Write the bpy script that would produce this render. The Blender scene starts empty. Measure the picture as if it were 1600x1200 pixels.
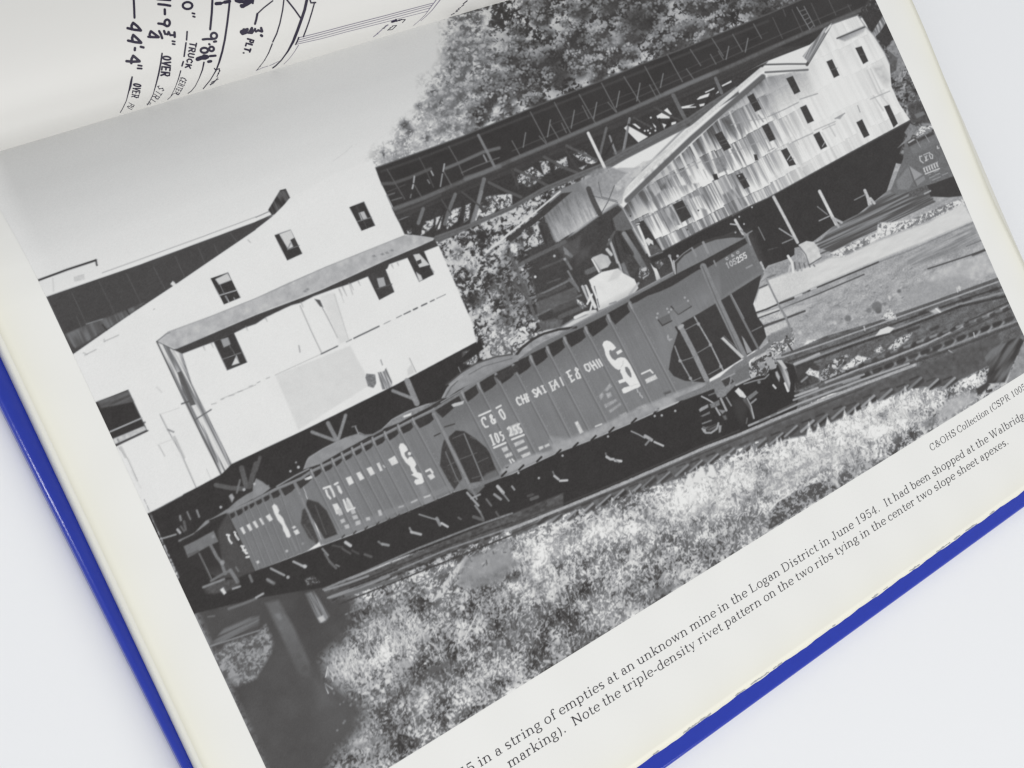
import bpy, math, random
import numpy as np
from mathutils import Matrix, Vector

# ------------------------------------------------------------------ camera
# World: X runs along the gutter of the open book (to the right), Y across the page towards the gutter,
# Z up from the flat part of the photograph's page (z = 0).  Metres, real size.
EYE = 0.258                                   # lens above the page
FOC = 2000.0                                  # focal length for a 1600 wide reading of the photograph
PPT = np.array([800.0, 600.0])
AX = np.array([[0.78592089, -0.36940761, 0.49584914],
               [-0.42538452, -0.90501271, 0.0],
               [0.44874978, -0.21092655, -0.86840868]])   # page axes as seen by the lens (right, down, forward)
sc = bpy.context.scene
cam_data = bpy.data.cameras.new("camera")
cam = bpy.data.objects.new("camera", cam_data)
sc.collection.objects.link(cam)
sc.camera = cam
cam_data.sensor_width = 36.0
cam_data.lens = 36.0 * FOC / 1600.0
cam_data.clip_start = 0.01
cam_data.clip_end = 50.0
r_, u_, b_ = AX[:, 0], -AX[:, 1], -AX[:, 2]
cam.matrix_world = Matrix(((r_[0], u_[0], b_[0], 0.0), (r_[1], u_[1], b_[1], 0.0), (r_[2], u_[2], b_[2], EYE), (0, 0, 0, 1)))

# ------------------------------------------------------------------ light
world = bpy.data.worlds.new("World")
sc.world = world
world.use_nodes = True
bg = world.node_tree.nodes["Background"]
bg.inputs[0].default_value = (0.97, 0.985, 1.0, 1)
bg.inputs[1].default_value = 0.535


def softbox(name, loc, target, size, power, col):
    ld = bpy.data.lights.new(name, 'AREA')
    ld.shape = 'RECTANGLE'
    ld.size, ld.size_y = size
    ld.energy = power
    ld.color = col
    o = bpy.data.objects.new(name, ld)
    sc.collection.objects.link(o)
    o.location = loc
    o.rotation_euler = (Vector(target) - Vector(loc)).to_track_quat('-Z', 'Y').to_euler()
    return o


softbox("softbox", (0.36, -1.5, 1.3), (0.18, 0.0, 0.0), (1.5, 1.1), 22.5, (1.0, 0.985, 0.965))
softbox("side_softbox", (-1.3, .1, .95), (.1, 0, 0), (.07, 1.1), 5.5, (1.0, .99, .98))
sc.view_settings.view_transform = 'Standard'
sc.view_settings.look = 'None'
sc.view_settings.exposure = 0.035
sc.view_settings.gamma = 1.0
sc.view_settings.use_curve_mapping = False
sc.cycles.max_bounces = 6
sc.cycles.filter_width = 1.4
rng = np.random.default_rng(7)
random.seed(7)


# ------------------------------------------------------------------ sheet geometry
def pchip(xk, yk):
    xk, yk = np.asarray(xk, float), np.asarray(yk, float)
    h = np.diff(xk); dl = np.diff(yk) / h
    m = np.zeros_like(yk); m[0], m[-1] = dl[0], dl[-1]
    for i in range(1, len(xk) - 1):
        if dl[i - 1] * dl[i] > 0:
            w1, w2 = 2 * h[i] + h[i - 1], h[i] + 2 * h[i - 1]
            m[i] = (w1 + w2) / (w1 / dl[i - 1] + w2 / dl[i])
    def f(x):
        x = np.clip(np.asarray(x, float), xk[0], xk[-1])
        i = np.clip(np.searchsorted(xk, x) - 1, 0, len(xk) - 2)
        t = (x - xk[i]) / h[i]
        return ((1 + 2 * t) * (1 - t) ** 2 * yk[i] + t * (1 - t) ** 2 * h[i] * m[i]
                + t * t * (3 - 2 * t) * yk[i + 1] + t * t * (t - 1) * h[i] * m[i + 1])
    return f


RISE = pchip([-.12, -.065, -.047, -.033, -.014, 0, .021, .046, .062, .1], [0, 0, .0001, .0004, .0010, .0016, .0024, .0030, .0031, .0031])
DIP = pchip([.0, .055, .062, .069, .0758, .0810, .0852, .0886, .0905], [0, 0, -.0005, -.0019, -.0041, -.0063, -.0081, -.0096, -.0104])
GUT = 0.0866


def page_z(X, Y):
    s = np.clip((X - .059) / .253, -.1, 1.15)
    return RISE(Y) * (.4 + .6 * s) + (1.08 - .3 * s) * DIP(Y - .005 * (X - .06))


def rays(p):
    p = np.asarray(p, float).reshape(-1, 2)
    return np.c_[p - PPT, np.full(len(p), FOC)] @ AX.T


def to_page(p):
    """readings of the photograph -> place on the curved page"""
    w = rays(p)
    z = np.zeros(len(w))
    for _ in range(12):
        t = (z - EYE) / w[:, 2]
        X, Y = w[:, 0] * t, w[:, 1] * t
        z = .5 * z + .5 * page_z(X, np.minimum(Y, .0905))
    return X, Y


def reading(X, Y, Z):
    d = np.stack([X, Y, Z - EYE], -1) @ AX
    return d[..., 0] / d[..., 2] * FOC + PPT[0], d[..., 1] / d[..., 2] * FOC + PPT[1]


# facing page: cross-section (Y, z) rising out of the gutter and curling over
INK_GAIN, INK_HAZE = 1.0, 0.018
FACE = np.array([(.0858, -.0150), (.0862, -.0115), (.0866, -.0085), (.0871, -.0058), (.0879, -.0033), (.0893, -.0010), (.0910, .0014),
                 (.0934, .0036), (.0966, .0055), (.1005, .0071), (.1055, .0085), (.112, .0096), (.122, .0106), (.136, .0112),
                 (.155, .0114), (.18, .0112), (.22, .0104), (.262, .0096)]) + np.array([.0019, 0])
_l = np.r_[0, np.cumsum(np.hypot(*np.diff(FACE, axis=0).T))]
_fy, _fz = pchip(_l, FACE[:, 0]), pchip(_l, FACE[:, 1])
FS = np.unique(np.r_[np.linspace(0, .05, 160), np.linspace(.05, _l[-1], 60)])
FACEP = np.c_[_fy(FS), _fz(FS)]


def to_facing(p):
    """readings -> 3-D place on the facing page"""
    w = rays(p)
    out = np.zeros((len(w), 3))
    A, B = FACEP[:-1], FACEP[1:]
    for k, d in enumerate(w):
        X = .1
        for _ in range(3):
            sh = .005 * (X - .06)
            # camera at (Y=0, z=EYE); line Y = t*d1 ; z = EYE + t*d2
            ya, yb = A[:, 0] + sh, B[:, 0] + sh
            fa = ya * d[2] - (A[:, 1] - EYE) * d[1]
            fb = yb * d[2] - (B[:, 1] - EYE) * d[1]
            hit = np.nonzero(fa * fb <= 0)[0]
            if len(hit) == 0:
                i, s = (0, 0.0)
            else:
                i = hit[-1]
                s = fa[i] / (fa[i] - fb[i] + 1e-18)
            Y, Z = ya[i] + s * (yb[i] - ya[i]), A[i, 1] + s * (B[i, 1] - A[i, 1])
            X = d[0] * Y / d[1]
        out[k] = (X, Y, Z)
    return out


# ------------------------------------------------------------------ object helpers
def link(o, parent=None):
    sc.collection.objects.link(o)
    if parent is not None:
        o.parent = parent
    return o


def mesh_obj(name, verts, faces, mat, parent=None, smooth=False):
    me = bpy.data.meshes.new(name)
    me.from_pydata([tuple(map(float, v)) for v in verts], [], faces)
    me.update()
    if smooth:
        me.polygons.foreach_set("use_smooth", [True] * len(me.polygons))
    me.materials.append(mat)
    return link(bpy.data.objects.new(name, me), parent)


def np_mesh(name, V, Q, mat, parent, colour=None, smooth=True):
    me = bpy.data.meshes.new(name)
    nv, nq = len(V), len(Q)
    me.vertices.add(nv)
    me.vertices.foreach_set("co", np.ascontiguousarray(V, np.float32).ravel())
    me.loops.add(nq * 4)
    me.loops.foreach_set("vertex_index", np.ascontiguousarray(Q, np.int32).ravel())
    me.polygons.add(nq)
    me.polygons.foreach_set("loop_start", np.arange(0, nq * 4, 4, dtype=np.int32))
    me.update(calc_edges=True)
    me.polygons.foreach_set("use_smooth", np.ones(nq, dtype=bool))
    if colour is not None:
        at = me.color_attributes.new("ink", 'FLOAT_COLOR', 'POINT')
        at.data.foreach_set("color", np.c_[colour, np.ones(nv)].astype(np.float32).ravel())
    me.materials.append(mat)
    me.validate()
    return link(bpy.data.objects.new(name, me), parent)


def material(name, col, rough=.5, spec=.5, noise=None, bump=None, attr=None, coat=0):
    m = bpy.data.materials.new(name)
    m.use_nodes = True
    nt = m.node_tree
    p = nt.nodes["Principled BSDF"]
    p.inputs["Base Color"].default_value = (*col, 1)
    p.inputs["Roughness"].default_value = rough
    p.inputs["Specular IOR Level"].default_value = spec
    if coat:
        p.inputs["Coat Weight"].default_value = coat
        p.inputs["Coat Roughness"].default_value = .12
    if attr:
        a = nt.nodes.new("ShaderNodeAttribute"); a.attribute_name = attr
        nt.links.new(a.outputs["Color"], p.inputs["Base Color"])
    if noise:
        col2, scale = noise
        tc = nt.nodes.new("ShaderNodeTexCoord")
        n = nt.nodes.new("ShaderNodeTexNoise"); n.inputs["Scale"].default_value = scale; n.inputs["Detail"].default_value = 5
        nt.links.new(tc.outputs["Object"], n.inputs["Vector"])
        mx = nt.nodes.new("ShaderNodeMix"); mx.data_type = 'RGBA'
        mx.inputs[6].default_value = (*col, 1); mx.inputs[7].default_value = (*col2, 1)
        nt.links.new(n.outputs["Fac"], mx.inputs[0])
        nt.links.new(mx.outputs[2], p.inputs["Base Color"])
    if bump:
        st, scale = bump
        tc = nt.nodes.new("ShaderNodeTexCoord")
        n = nt.nodes.new("ShaderNodeTexNoise"); n.inputs["Scale"].default_value = scale; n.inputs["Detail"].default_value = 4
        nt.links.new(tc.outputs["Object"], n.inputs["Vector"])
        bn = nt.nodes.new("ShaderNodeBump"); bn.inputs["Strength"].default_value = st; bn.inputs["Distance"].default_value = .0002
        nt.links.new(n.outputs["Fac"], bn.inputs["Height"])
        nt.links.new(bn.outputs["Normal"], p.inputs["Normal"])
    return m


M_TABLE = material("white_laminate", (.838, .85, .868), .55, .3, noise=((.822, .835, .855), 9))
M_PAPER = material("coated_paper", (.82, .815, .78), .5, .35, attr="ink", bump=(.06, 900))
M_INK = material("printed_ink", (.1, .1, .1), .42, .4, attr="ink", bump=(.05, 1200))
M_TEXT = material("black_text_ink", (.035, .032, .04), .5, .3)
M_PEN = material("drawing_ink", (.018, .014, .035), .5, .3)
M_FAINT = material("faint_drawing_ink", (.20, .18, .25), .5, .3)
M_SPOT = material("grey_edge_spot", (.42, .43, .46), .8, .1)
M_BLUE = material("blue_cover_cloth", (.015, .035, .37), .13, .42, noise=((.018, .042, .41), 350), bump=(.07, 1100))
M_EDGE = material("page_edges", (.87, .86, .79), .7, .2, noise=((.84, .83, .75), 60))

# ------------------------------------------------------------------ table
TABLE_Z = -.0118
mesh_obj("table_surface", [(-3, -3, TABLE_Z), (3, -3, TABLE_Z), (3, 3, TABLE_Z), (-3, 3, TABLE_Z)], [(0, 1, 2, 3)], M_TABLE)["kind"] = "structure"

# ------------------------------------------------------------------ book
book = bpy.data.objects.new("open_book", None)
link(book)
book["label"] = "open hardback book with blue cover, showing a black and white photograph of railway hopper cars"
book["category"] = "book"
book.location = (.19, .088, TABLE_Z)
bpy.context.view_layer.update()
BINV = book.matrix_world.inverted()


def part(o, parent=None):
    """parent under the book (or one of its parts) keeping world placement"""
    o.parent = parent or book
    o.matrix_parent_inverse = BINV if (parent is None or parent is book) else Matrix.Identity(4)
    return o


def rounded_board(name, xy, z0, z1, r, mat):
    """board with its long edges rounded over: stacked outlines"""
    n = 18
    low = [(r * (1 - math.sin(math.pi / 2 * k / n)), z0 + r * (1 - math.cos(math.pi / 2 * k / n))) for k in range(n + 1)]
    top = [(r * (1 - math.cos(math.pi / 2 * k / n)), z1 - r + r * math.sin(math.pi / 2 * k / n)) for k in range(n + 1)]
    rings = low + top
    V, F = [], []
    for ins, z in rings:
        for (x, y), sx, sy in zip(xy, (1, -1, -1, 1), (1, 1, -1, -1)):
            V.append((x + sx * ins, y + sy * ins, z))
    for k in range(len(rings) - 1):
        for j in range(4):
            a, b = k * 4 + j, k * 4 + (j + 1) % 4
            F.append((a, b, b + 4, a + 4))
    F.append((3, 2, 1, 0)); e = (len(rings) - 1) * 4
    F.append((e, e + 1, e + 2, e + 3))
    return mesh_obj(name, V, F, mat, smooth=False)


PX0, PX1, PY0 = .0485, .3262, -.0906
cover = part(rounded_board("cover", [(.0479, -.0990), (.3296, -.0965), (.3296, .0790), (.0435, .0790)], -.0117, -.0082, .0011, M_BLUE))
part(rounded_board("cover", [(.0434, .0990), (.3296, .0990), (.3296, .2760), (.0434, .2760)], -.0117, -.0082, .0011, M_BLUE))
part(rounded_board("spine", [(.0437, .0784), (.3294, .0784), (.3294, .0996), (.0437, .0996)], -.0117, -.0104, .0005, M_BLUE))


def sheet_grid(xs, ys, zf):
    X, Y = np.meshgrid(xs, ys)
    return X, Y, zf(X, Y)


def grid_quads(nx, ny):
    i = np.arange(nx - 1)[None, :] + np.arange(ny - 1)[:, None] * nx
    i = i.ravel()
    return np.stack([i, i + 1, i + nx + 1, i + nx], 1)


def block(name, xs, ys, zf, base, mat, flare=0.0):
    X, Y, Z = sheet_grid(xs, ys, zf)
    nx, ny = len(xs), len(ys)
    V = np.stack([X, Y, Z], -1).reshape(-1, 3)
    V2 = V.copy(); V2[:, 2] = np.minimum(base, V[:, 2] - .0003); V2[V2[:, 0] < xs[0] + 1e-6, 0] -= flare
    Q = grid_quads(nx, ny)
    n = len(V)
    ring = list(range(nx)) + [nx - 1 + nx * j for j in range(1, ny)] + [nx * (ny - 1) + i for i in range(nx - 2, -1, -1)] + [nx * j for j in range(ny - 2, 0, -1)]
    ring = np.array(ring); nxt = np.roll(ring, -1)
    side = np.stack([ring + n, nxt + n, nxt, ring], 1)
    return np_mesh(name, np.r_[V, V2], np.r_[Q, Q[:, ::-1] + n, side], mat, None, colour=None)


YS = np.unique(np.r_[np.linspace(PY0, .046, 90), np.linspace(.046, .0905, 135)])
XS = np.linspace(PX0, PX1, 150)
part(block("page_block", np.linspace(PX0 + .00002, PX1 - .0004, 40), np.linspace(PY0 + .0012, .0895, 140),
           lambda X, Y: page_z(X, Y) - .00016, -.0081, M_EDGE, .0002))


def paper_tint(X, Y, x0, x1, y0):
    d = np.minimum(np.minimum(X - x0, x1 - X), Y - y0)
    w = np.exp(-np.clip(d, 0, 1) / .004)[..., None]
    nz = .006 * np.sin(X * 311 + 2 * np.sin(Y * 170))[..., None]
    return np.array([.825, .825, .805]) * (1 - w) + np.array([.82, .805, .69]) * w + nz


# the sheet that carries the photograph
_e = to_page([(1425, 0), (1487, 150), (1547, 300), (1600, 412)])
EDGE = pchip(np.r_[-.12, -.09, _e[1][::-1], .1], np.r_[_e[0][-1], _e[0][-1], _e[0][::-1], _e[0][0] + .0002])
Xg, Yg = np.meshgrid(np.linspace(0, 1, 150), YS)
Xp = PX0 + Xg * (EDGE(Yg) - PX0)
Yp = Yg + (PY0 * 0 + (-.09197 + .008 * Xp) - PY0) * np.clip((-.05 - Yg) / .0406, 0, 1)
wob = .00010 * np.sin(Xp * 420) + .00007 * np.sin(Xp * 1130 + 1)
Yp[0] += wob[0]
Zp = page_z(Xp, Yp)
nx, ny = 150, len(YS)
Vt = np.stack([Xp, Yp, Zp], -1).reshape(-1, 3)
Vb = Vt - np.array([0, 0, .00015])
Q = grid_quads(nx, ny); n = len(Vt)
ring = np.array(list(range(nx)) + [nx - 1 + nx * j for j in range(1, ny)] + [nx * (ny - 1) + i for i in range(nx - 2, -1, -1)] + [nx * j for j in range(ny - 2, 0, -1)])
nxt = np.roll(ring, -1)
tint = paper_tint(Xp, Yp, PX0, EDGE(Yp), PY0).reshape(-1, 3)
part(np_mesh("page", np.r_[Vt, Vb], np.r_[Q, Q[:, ::-1] + n, np.stack([ring + n, nxt + n, nxt, ring], 1)], M_PAPER, None, colour=np.r_[tint, tint]))

# facing page and the block under it
nf = len(FACEP)
xsf = np.linspace(PX0 - .0004, PX1 - .0006, 90)
Xf = np.repeat(xsf[None, :], nf, 0)
Yf = FACEP[:, :1] + .005 * (Xf - .06)
Zf = np.repeat(FACEP[:, 1:], 90, 1)
Vf = np.stack([Xf, Yf, Zf], -1).reshape(-1, 3)
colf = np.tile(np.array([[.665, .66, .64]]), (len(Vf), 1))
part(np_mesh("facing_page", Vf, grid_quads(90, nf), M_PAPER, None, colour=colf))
part(block("page_block", np.linspace(PX0, PX1 - .0008, 30), np.linspace(.0935, .2615, 90),
           lambda X, Y: np.interp(Y - .005 * (X - .06), FACEP[20:, 0], FACEP[20:, 1]) - .0006, -.0081, M_EDGE))
# ------------------------------------------------------------------ the printed photograph
# The halftone print is one flat ink layer on the page: its grey values are mixed into a fine grid of ink cells.
NI, NJ = 1300, 940
PRX0, PRX1, PRY0, PRY1 = .0593, .3121, -.0610, .0894
gx = np.linspace(PRX0, PRX1, NI)
gy = np.linspace(PRY0, PRY1, NJ)
GX, GY = np.meshgrid(gx, gy)
GZ = page_z(GX, GY) + .00005
U, V = reading(GX, GY, GZ)                    # where each cell reads in the tracing
TONE = np.full((NJ, NI), 226.0)
LAB = np.zeros((NJ, NI), np.int16)
NAMES = ["sky"]


def lab_id(name):
    NAMES.append(name)
    return len(NAMES) - 1


def K(x, y, s):
    """reader for a magnified crop of the photograph: crop numbers -> full readings"""
    return lambda *p: np.array([(x + a / s, y + b / s) for a, b in zip(p[::2], p[1::2])])


def F(*p):
    return np.array(p, float).reshape(-1, 2)


def window(pts, pad):
    lo, hi = pts.min(0) - pad, pts.max(0) + pad
    q = [(lo[0], lo[1]), (hi[0], lo[1]), (hi[0], hi[1]), (lo[0], hi[1])]
    X, Y = to_page(q)
    i0 = int(np.floor((X.min() - PRX0) / (PRX1 - PRX0) * (NI - 1))) - 2
    i1 = int(np.ceil((X.max() - PRX0) / (PRX1 - PRX0) * (NI - 1))) + 3
    ymax = PRY1 if lo[1] < 300 else Y.max()
    j0 = int(np.floor((Y.min() - PRY0) / (PRY1 - PRY0) * (NJ - 1))) - 2
    j1 = int(np.ceil((ymax - PRY0) / (PRY1 - PRY0) * (NJ - 1))) + 3
    i0, i1, j0, j1 = max(i0, 0), min(i1, NI), max(j0, 0), min(j1, NJ)
    if i1 <= i0 or j1 <= j0:
        return None
    sl = (slice(j0, j1), slice(i0, i1))
    u, v = U[sl], V[sl]
    m = (u > lo[0]) & (u < hi[0]) & (v > lo[1]) & (v < hi[1])
    if not m.any():
        return None
    jj, ii = np.nonzero(m)
    sl = (slice(j0 + jj.min(), j0 + jj.max() + 1), slice(i0 + ii.min(), i0 + ii.max() + 1))
    return sl, U[sl], V[sl]


def seg_d2(u, v, a, b):
    d = b - a
    L2 = d @ d + 1e-9
    t = np.clip(((u - a[0]) * d[0] + (v - a[1]) * d[1]) / L2, 0, 1)
    return (u - a[0] - t * d[0]) ** 2 + (v - a[1] - t * d[1]) ** 2, t


def lay(sl, al, tone, lab, u, v):
    tv = tone(u, v) if callable(tone) else tone
    TONE[sl] = TONE[sl] * (1 - al) + tv * al
    if lab is not None:
        LAB[sl][al > .5] = lab


def P(pts, tone, soft=1.5, lab=None, op=1.0):
    pts = np.asarray(pts, float)
    w = window(pts, soft + 1)
    if w is None:
        return
    sl, u, v = w
    d2 = np.full(u.shape, 1e9)
    ins = np.zeros(u.shape, bool)
    n = len(pts)
    for k in range(n):
        a, b = pts[k], pts[(k + 1) % n]
        d2 = np.minimum(d2, seg_d2(u, v, a, b)[0])
        c = (a[1] > v) != (b[1] > v)
        ins ^= c & (u < (b[0] - a[0]) * (v - a[1]) / (b[1] - a[1] + 1e-12) + a[0])
    sd = np.sqrt(d2) * np.where(ins, -1, 1)
    lay(sl, np.clip(.5 - sd / soft, 0, 1) * op, tone, lab, u, v)


def L(pts, w, tone, soft=1.3, lab=None, op=1.0, taper=None):
    pts = np.asarray(pts, float)
    win = window(pts, w + soft + 1)
    if win is None:
        return
    sl, u, v = win
    al = np.zeros(u.shape)
    for k in range(len(pts) - 1):
        d2, t = seg_d2(u, v, pts[k], pts[k + 1])
        hw = w / 2 if taper is None else (w + (taper - w) * t) / 2
        al = np.maximum(al, np.clip(.5 - (np.sqrt(d2) - hw) / soft, 0, 1))
    lay(sl, al * op, tone, lab, u, v)


def DOT(x, y, r, tone, soft=1.5, op=1.0, lab=None):
    L(F(x, y, x + .01, y), 2 * r, tone, soft, lab, op)


# --- noise -----------------------------------------------------------------
def vnoise(x, y, seed):
    xi, yi = np.floor(x).astype(np.int64), np.floor(y).astype(np.int64)
    fx, fy = x - xi, y - yi
    fx, fy = fx * fx * (3 - 2 * fx), fy * fy * (3 - 2 * fy)

    def h(a, b):
        n = (a * 374761393 + b * 668265263 + seed * 974711) & 0x7fffffff
        n = ((n ^ (n >> 13)) * 1274126177) & 0x7fffffff
        return ((n ^ (n >> 16)) & 0xffff) / 65535.0
    return (h(xi, yi) * (1 - fx) + h(xi + 1, yi) * fx) * (1 - fy) + (h(xi, yi + 1) * (1 - fx) + h(xi + 1, yi + 1) * fx) * fy


def fbm(u, v, scale, octv=4, seed=1, gain=.55):
    s, a, t = 0, 1, 0
    for k in range(octv):
        s = s + a * vnoise(u / scale * 2 ** k + 17.3 * k, v / scale * 2 ** k - 9.1 * k, seed + k * 31)
        t += a
        a *= gain
    return s / t


def sst(x, a, b):
    t = np.clip((x - a) / (b - a), 0, 1)
    return t * t * (3 - 2 * t)


def leaves(lo, hi, size=5.0, clump=34.0, bias=0.0, seed=1, clumpy=.5, sharp=.16):
    """sunlit foliage: small bright dabs gathered into clumps over dark hollows"""
    sz = size * .92
    def f(u, v):
        wu = u + 4 * (vnoise(u / 6, v / 6, seed + 5) - .5)
        wv = v + 4 * (vnoise(u / 6, v / 6, seed + 9) - .5)
        n = .42 * vnoise(wu / sz, wv / sz, seed) + .33 * vnoise(wu / sz * 1.8 + wv / sz * .5, wv / sz * 1.8, seed + 3) + .25 * vnoise(wu / sz * 3.4, wv / sz * 3.4 - wu / sz, seed + 7)
        n = (n - .5) * 1.55 + .5
        c = fbm(u, v, clump, 3, seed + 11)
        t = n + clumpy * 1.9 * (c - .5) + bias
        k = .45 * sst(t, .5 - sharp - .24, .5 + sharp + .30) + .55 * sst(t, .5 - sharp * .6, .5 + sharp * .9 + .06)
        return lo + (hi - lo) * k + 8 * (vnoise(u / 1.6, v / 1.6, seed + 21) - .5)
    return f


UP = np.array([-.43, -.903])                  # upright direction inside the printed scene
AL = np.array([.903, -.43])                   # level direction inside it


def streak(lo, hi, across=4.0, along=40.0, seed=1, bias=0.0, sharp=.22, dirv=None):
    d = UP if dirv is None else np.asarray(dirv, float) / np.hypot(*dirv)
    def f(u, v):
        a = u * d[0] + v * d[1]
        c = u * -d[1] + v * d[0]
        n = .6 * vnoise(c / across, a / along, seed) + .4 * vnoise(c / across * 2.3, a / along * 1.7, seed + 3)
        return lo + (hi - lo) * sst(n + bias, .5 - sharp, .5 + sharp)
    return f


def sheets(lo, hi, pitch=36.0, across=3.4, seed=1, d=(.45, .89), run=.5):
    """corrugated iron in tiers: each sheet its own tone, rust runs fading down from every lap"""
    d = np.asarray(d) / np.hypot(*d)
    def f(u, v):
        a = u * d[0] + v * d[1]
        c = u * d[1] - v * d[0]
        wob = 5 * (vnoise(np.floor(c / 27) * 1.7, c * 0, seed + 2) - .5)
        row = np.floor((a + wob) / pitch); ph = (a + wob) / pitch - row
        n = .5 * vnoise(c / across, row * 7.3, seed) + .3 * vnoise(c / across * 2.6, row * 3.1, seed + 3) + .2 * vnoise(c / 11, row * 5.7 + ph * .5, seed + 5)
        pan = vnoise(np.floor(c / 9.5) * 1.37, row * 2.9, seed + 8)
        drip = sst(ph, vnoise(c / across, row * 4.1, seed + 9) * .9, 1.25)
        t = n * .95 + (pan - .5) * .3 + run * (drip - .35) + .05
        t = np.where(ph < .03, t - .14, t)
        return lo + (hi - lo) * sst(t, .1, .78) + 5 * (vnoise(u / 1.6, v / 1.6, seed + 4) - .5)
    return f


def grain(t, amp, size=1.6, seed=3):
    def f(u, v):
        return t + amp * (vnoise(u / size, v / size, seed) - .5) * 2 + amp * .6 * (fbm(u, v, 14, 2, seed + 4) - .5) * 2
    return f


def ramp(p0, p1, t0, t1, amp=0.0, base=None, seed=5):
    p0, p1 = np.array(p0, float), np.array(p1, float)
    d = p1 - p0
    def f(u, v):
        k = np.clip(((u - p0[0]) * d[0] + (v - p0[1]) * d[1]) / (d @ d), 0, 1)
        r = t0 + (t1 - t0) * k
        return r + amp * (vnoise(u / 1.8, v / 1.8, seed) - .5) * 2
    return f


def dabs(poly, count, lo, hi, ln=(3, 8), w=(1.0, 2.4), ang=(-1.57, .35), lab=None, op=.85, seed=1, keep=None):
    """scattered short strokes (grass blades, leaf edges, chips of stone) inside an outline"""
    r = np.random.default_rng(seed)
    poly = np.asarray(poly, float)
    lo_, hi_ = poly.min(0), poly.max(0)
    done = 0
    for _ in range(count * 6):
        if done >= count:
            break
        x, y = r.uniform(lo_, hi_)
        c = False
        for k in range(len(poly)):
            a, b = poly[k], poly[(k + 1) % len(poly)]
            if (a[1] > y) != (b[1] > y) and x < (b[0] - a[0]) * (y - a[1]) / (b[1] - a[1]) + a[0]:
                c = not c
        if not c:
            continue
        done += 1
        th = r.normal(ang[0], ang[1])
        le = r.uniform(*ln)
        L(F(x, y, x + le * math.cos(th), y + le * math.sin(th)), r.uniform(*w), r.uniform(lo, hi), 1.4, lab, op)


def blur(a, s):
    n = max(1, int(3 * s)); k = np.exp(-.5 * (np.arange(-n, n + 1) / s) ** 2); k /= k.sum()
    p = np.pad(a, ((n, n), (0, 0)), 'edge'); a = sum(k[i] * p[i:i + a.shape[0]] for i in range(2 * n + 1))
    p = np.pad(a, ((0, 0), (n, n)), 'edge'); return sum(k[i] * p[:, i:i + a.shape[1]] for i in range(2 * n + 1))


def inside(poly, x, y):
    c = np.zeros(len(x), bool)
    for k in range(len(poly)):
        a, b = poly[k], poly[(k + 1) % len(poly)]
        c ^= ((a[1] > y) != (b[1] > y)) & (x < (b[0] - a[0]) * (y - a[1]) / (b[1] - a[1] + 1e-12) + a[0])
    return c


def blades(poly, count, dlo, dhi, ln, w, ang, lab, op=.7, seed=1, sigma=5.0, bend=.25):
    """curved blades that follow the light and dark masses already laid down"""
    r = np.random.default_rng(seed)
    poly = np.asarray(poly, float)
    lo_, hi_ = poly.min(0), poly.max(0)
    p = r.uniform(lo_, hi_, (count * 4, 2))
    p = p[inside(poly, p[:, 0], p[:, 1])][:count]
    X, Y = to_page(p)
    fld = blur(TONE, sigma)
    i = np.clip(((X - PRX0) / (PRX1 - PRX0) * (NI - 1)).astype(int), 0, NI - 1)
    j = np.clip(((Y - PRY0) / (PRY1 - PRY0) * (NJ - 1)).astype(int), 0, NJ - 1)
    base = fld[j, i]
    for (x, y), t in zip(p, base):
        th = r.normal(*ang); le = r.uniform(*ln); bd = r.normal(0, bend)
        tone = np.clip(t + r.uniform(dlo, dhi), 52, 236)
        x1, y1 = x + le * .55 * math.cos(th), y + le * .55 * math.sin(th)
        L(F(x, y, x1, y1, x1 + le * .45 * math.cos(th + bd), y1 + le * .45 * math.sin(th + bd)), r.uniform(*w), tone, 1.4, lab, op, taper=.7)


def leaf_masses(poly, count, rad, lab, seed=1, lit=(-.6, -.8), t_dark=62, t_lit=(140, 214), op=1.0):
    """rounded leaf clusters: dark hollow below, sunlit dabs over the upper side"""
    r = np.random.default_rng(seed)
    poly = np.asarray(poly, float)
    lo_, hi_ = poly.min(0), poly.max(0)
    p = r.uniform(lo_, hi_, (count * 4, 2))
    p = p[inside(poly, p[:, 0], p[:, 1])][:count]
    for x, y in p[np.argsort(p[:, 1])]:
        R = r.uniform(*rad)
        P(F(*[v for k in range(9) for v in (x + R * .35 + R * r.uniform(.7, 1.1) * math.cos(k * .7), y + R * .5 + R * .7 * r.uniform(.7, 1.1) * math.sin(k * .7))]), grain(t_dark + r.uniform(-4, 22), 10, 2.2), R * .7, lab, .75 * op)
        top = r.uniform(*t_lit)
        for _ in range(int(R * 1.9)):
            a = math.atan2(lit[1], lit[0]) + r.normal(0, .95); q = R * math.sqrt(r.uniform(.05, 1))
            DOT(x + q * math.cos(a), y + q * .8 * math.sin(a), r.uniform(.8, 1.9), top * r.uniform(.72, 1.05), 1.8, .8 * op, lab)
TREE, GALL, TREST, WHITE, OLDG, CHUTE, TIP, YARD, CAR1, CAR2, CAR3, CAR4, TRACK, BANK, POST, BUSH, UNDER = [lab_id(x) for x in (
    "hillside_trees", "conveyor_gallery", "trestle_truss", "white_mine_building", "dark_gallery", "loading_chute", "coal_tipple", "gravel_yard",
    "hopper_car", "hopper_car", "hopper_car", "hopper_car", "railway_track", "grass_bank", "timber_post", "undergrowth", "dark_undercroft")]

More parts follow.
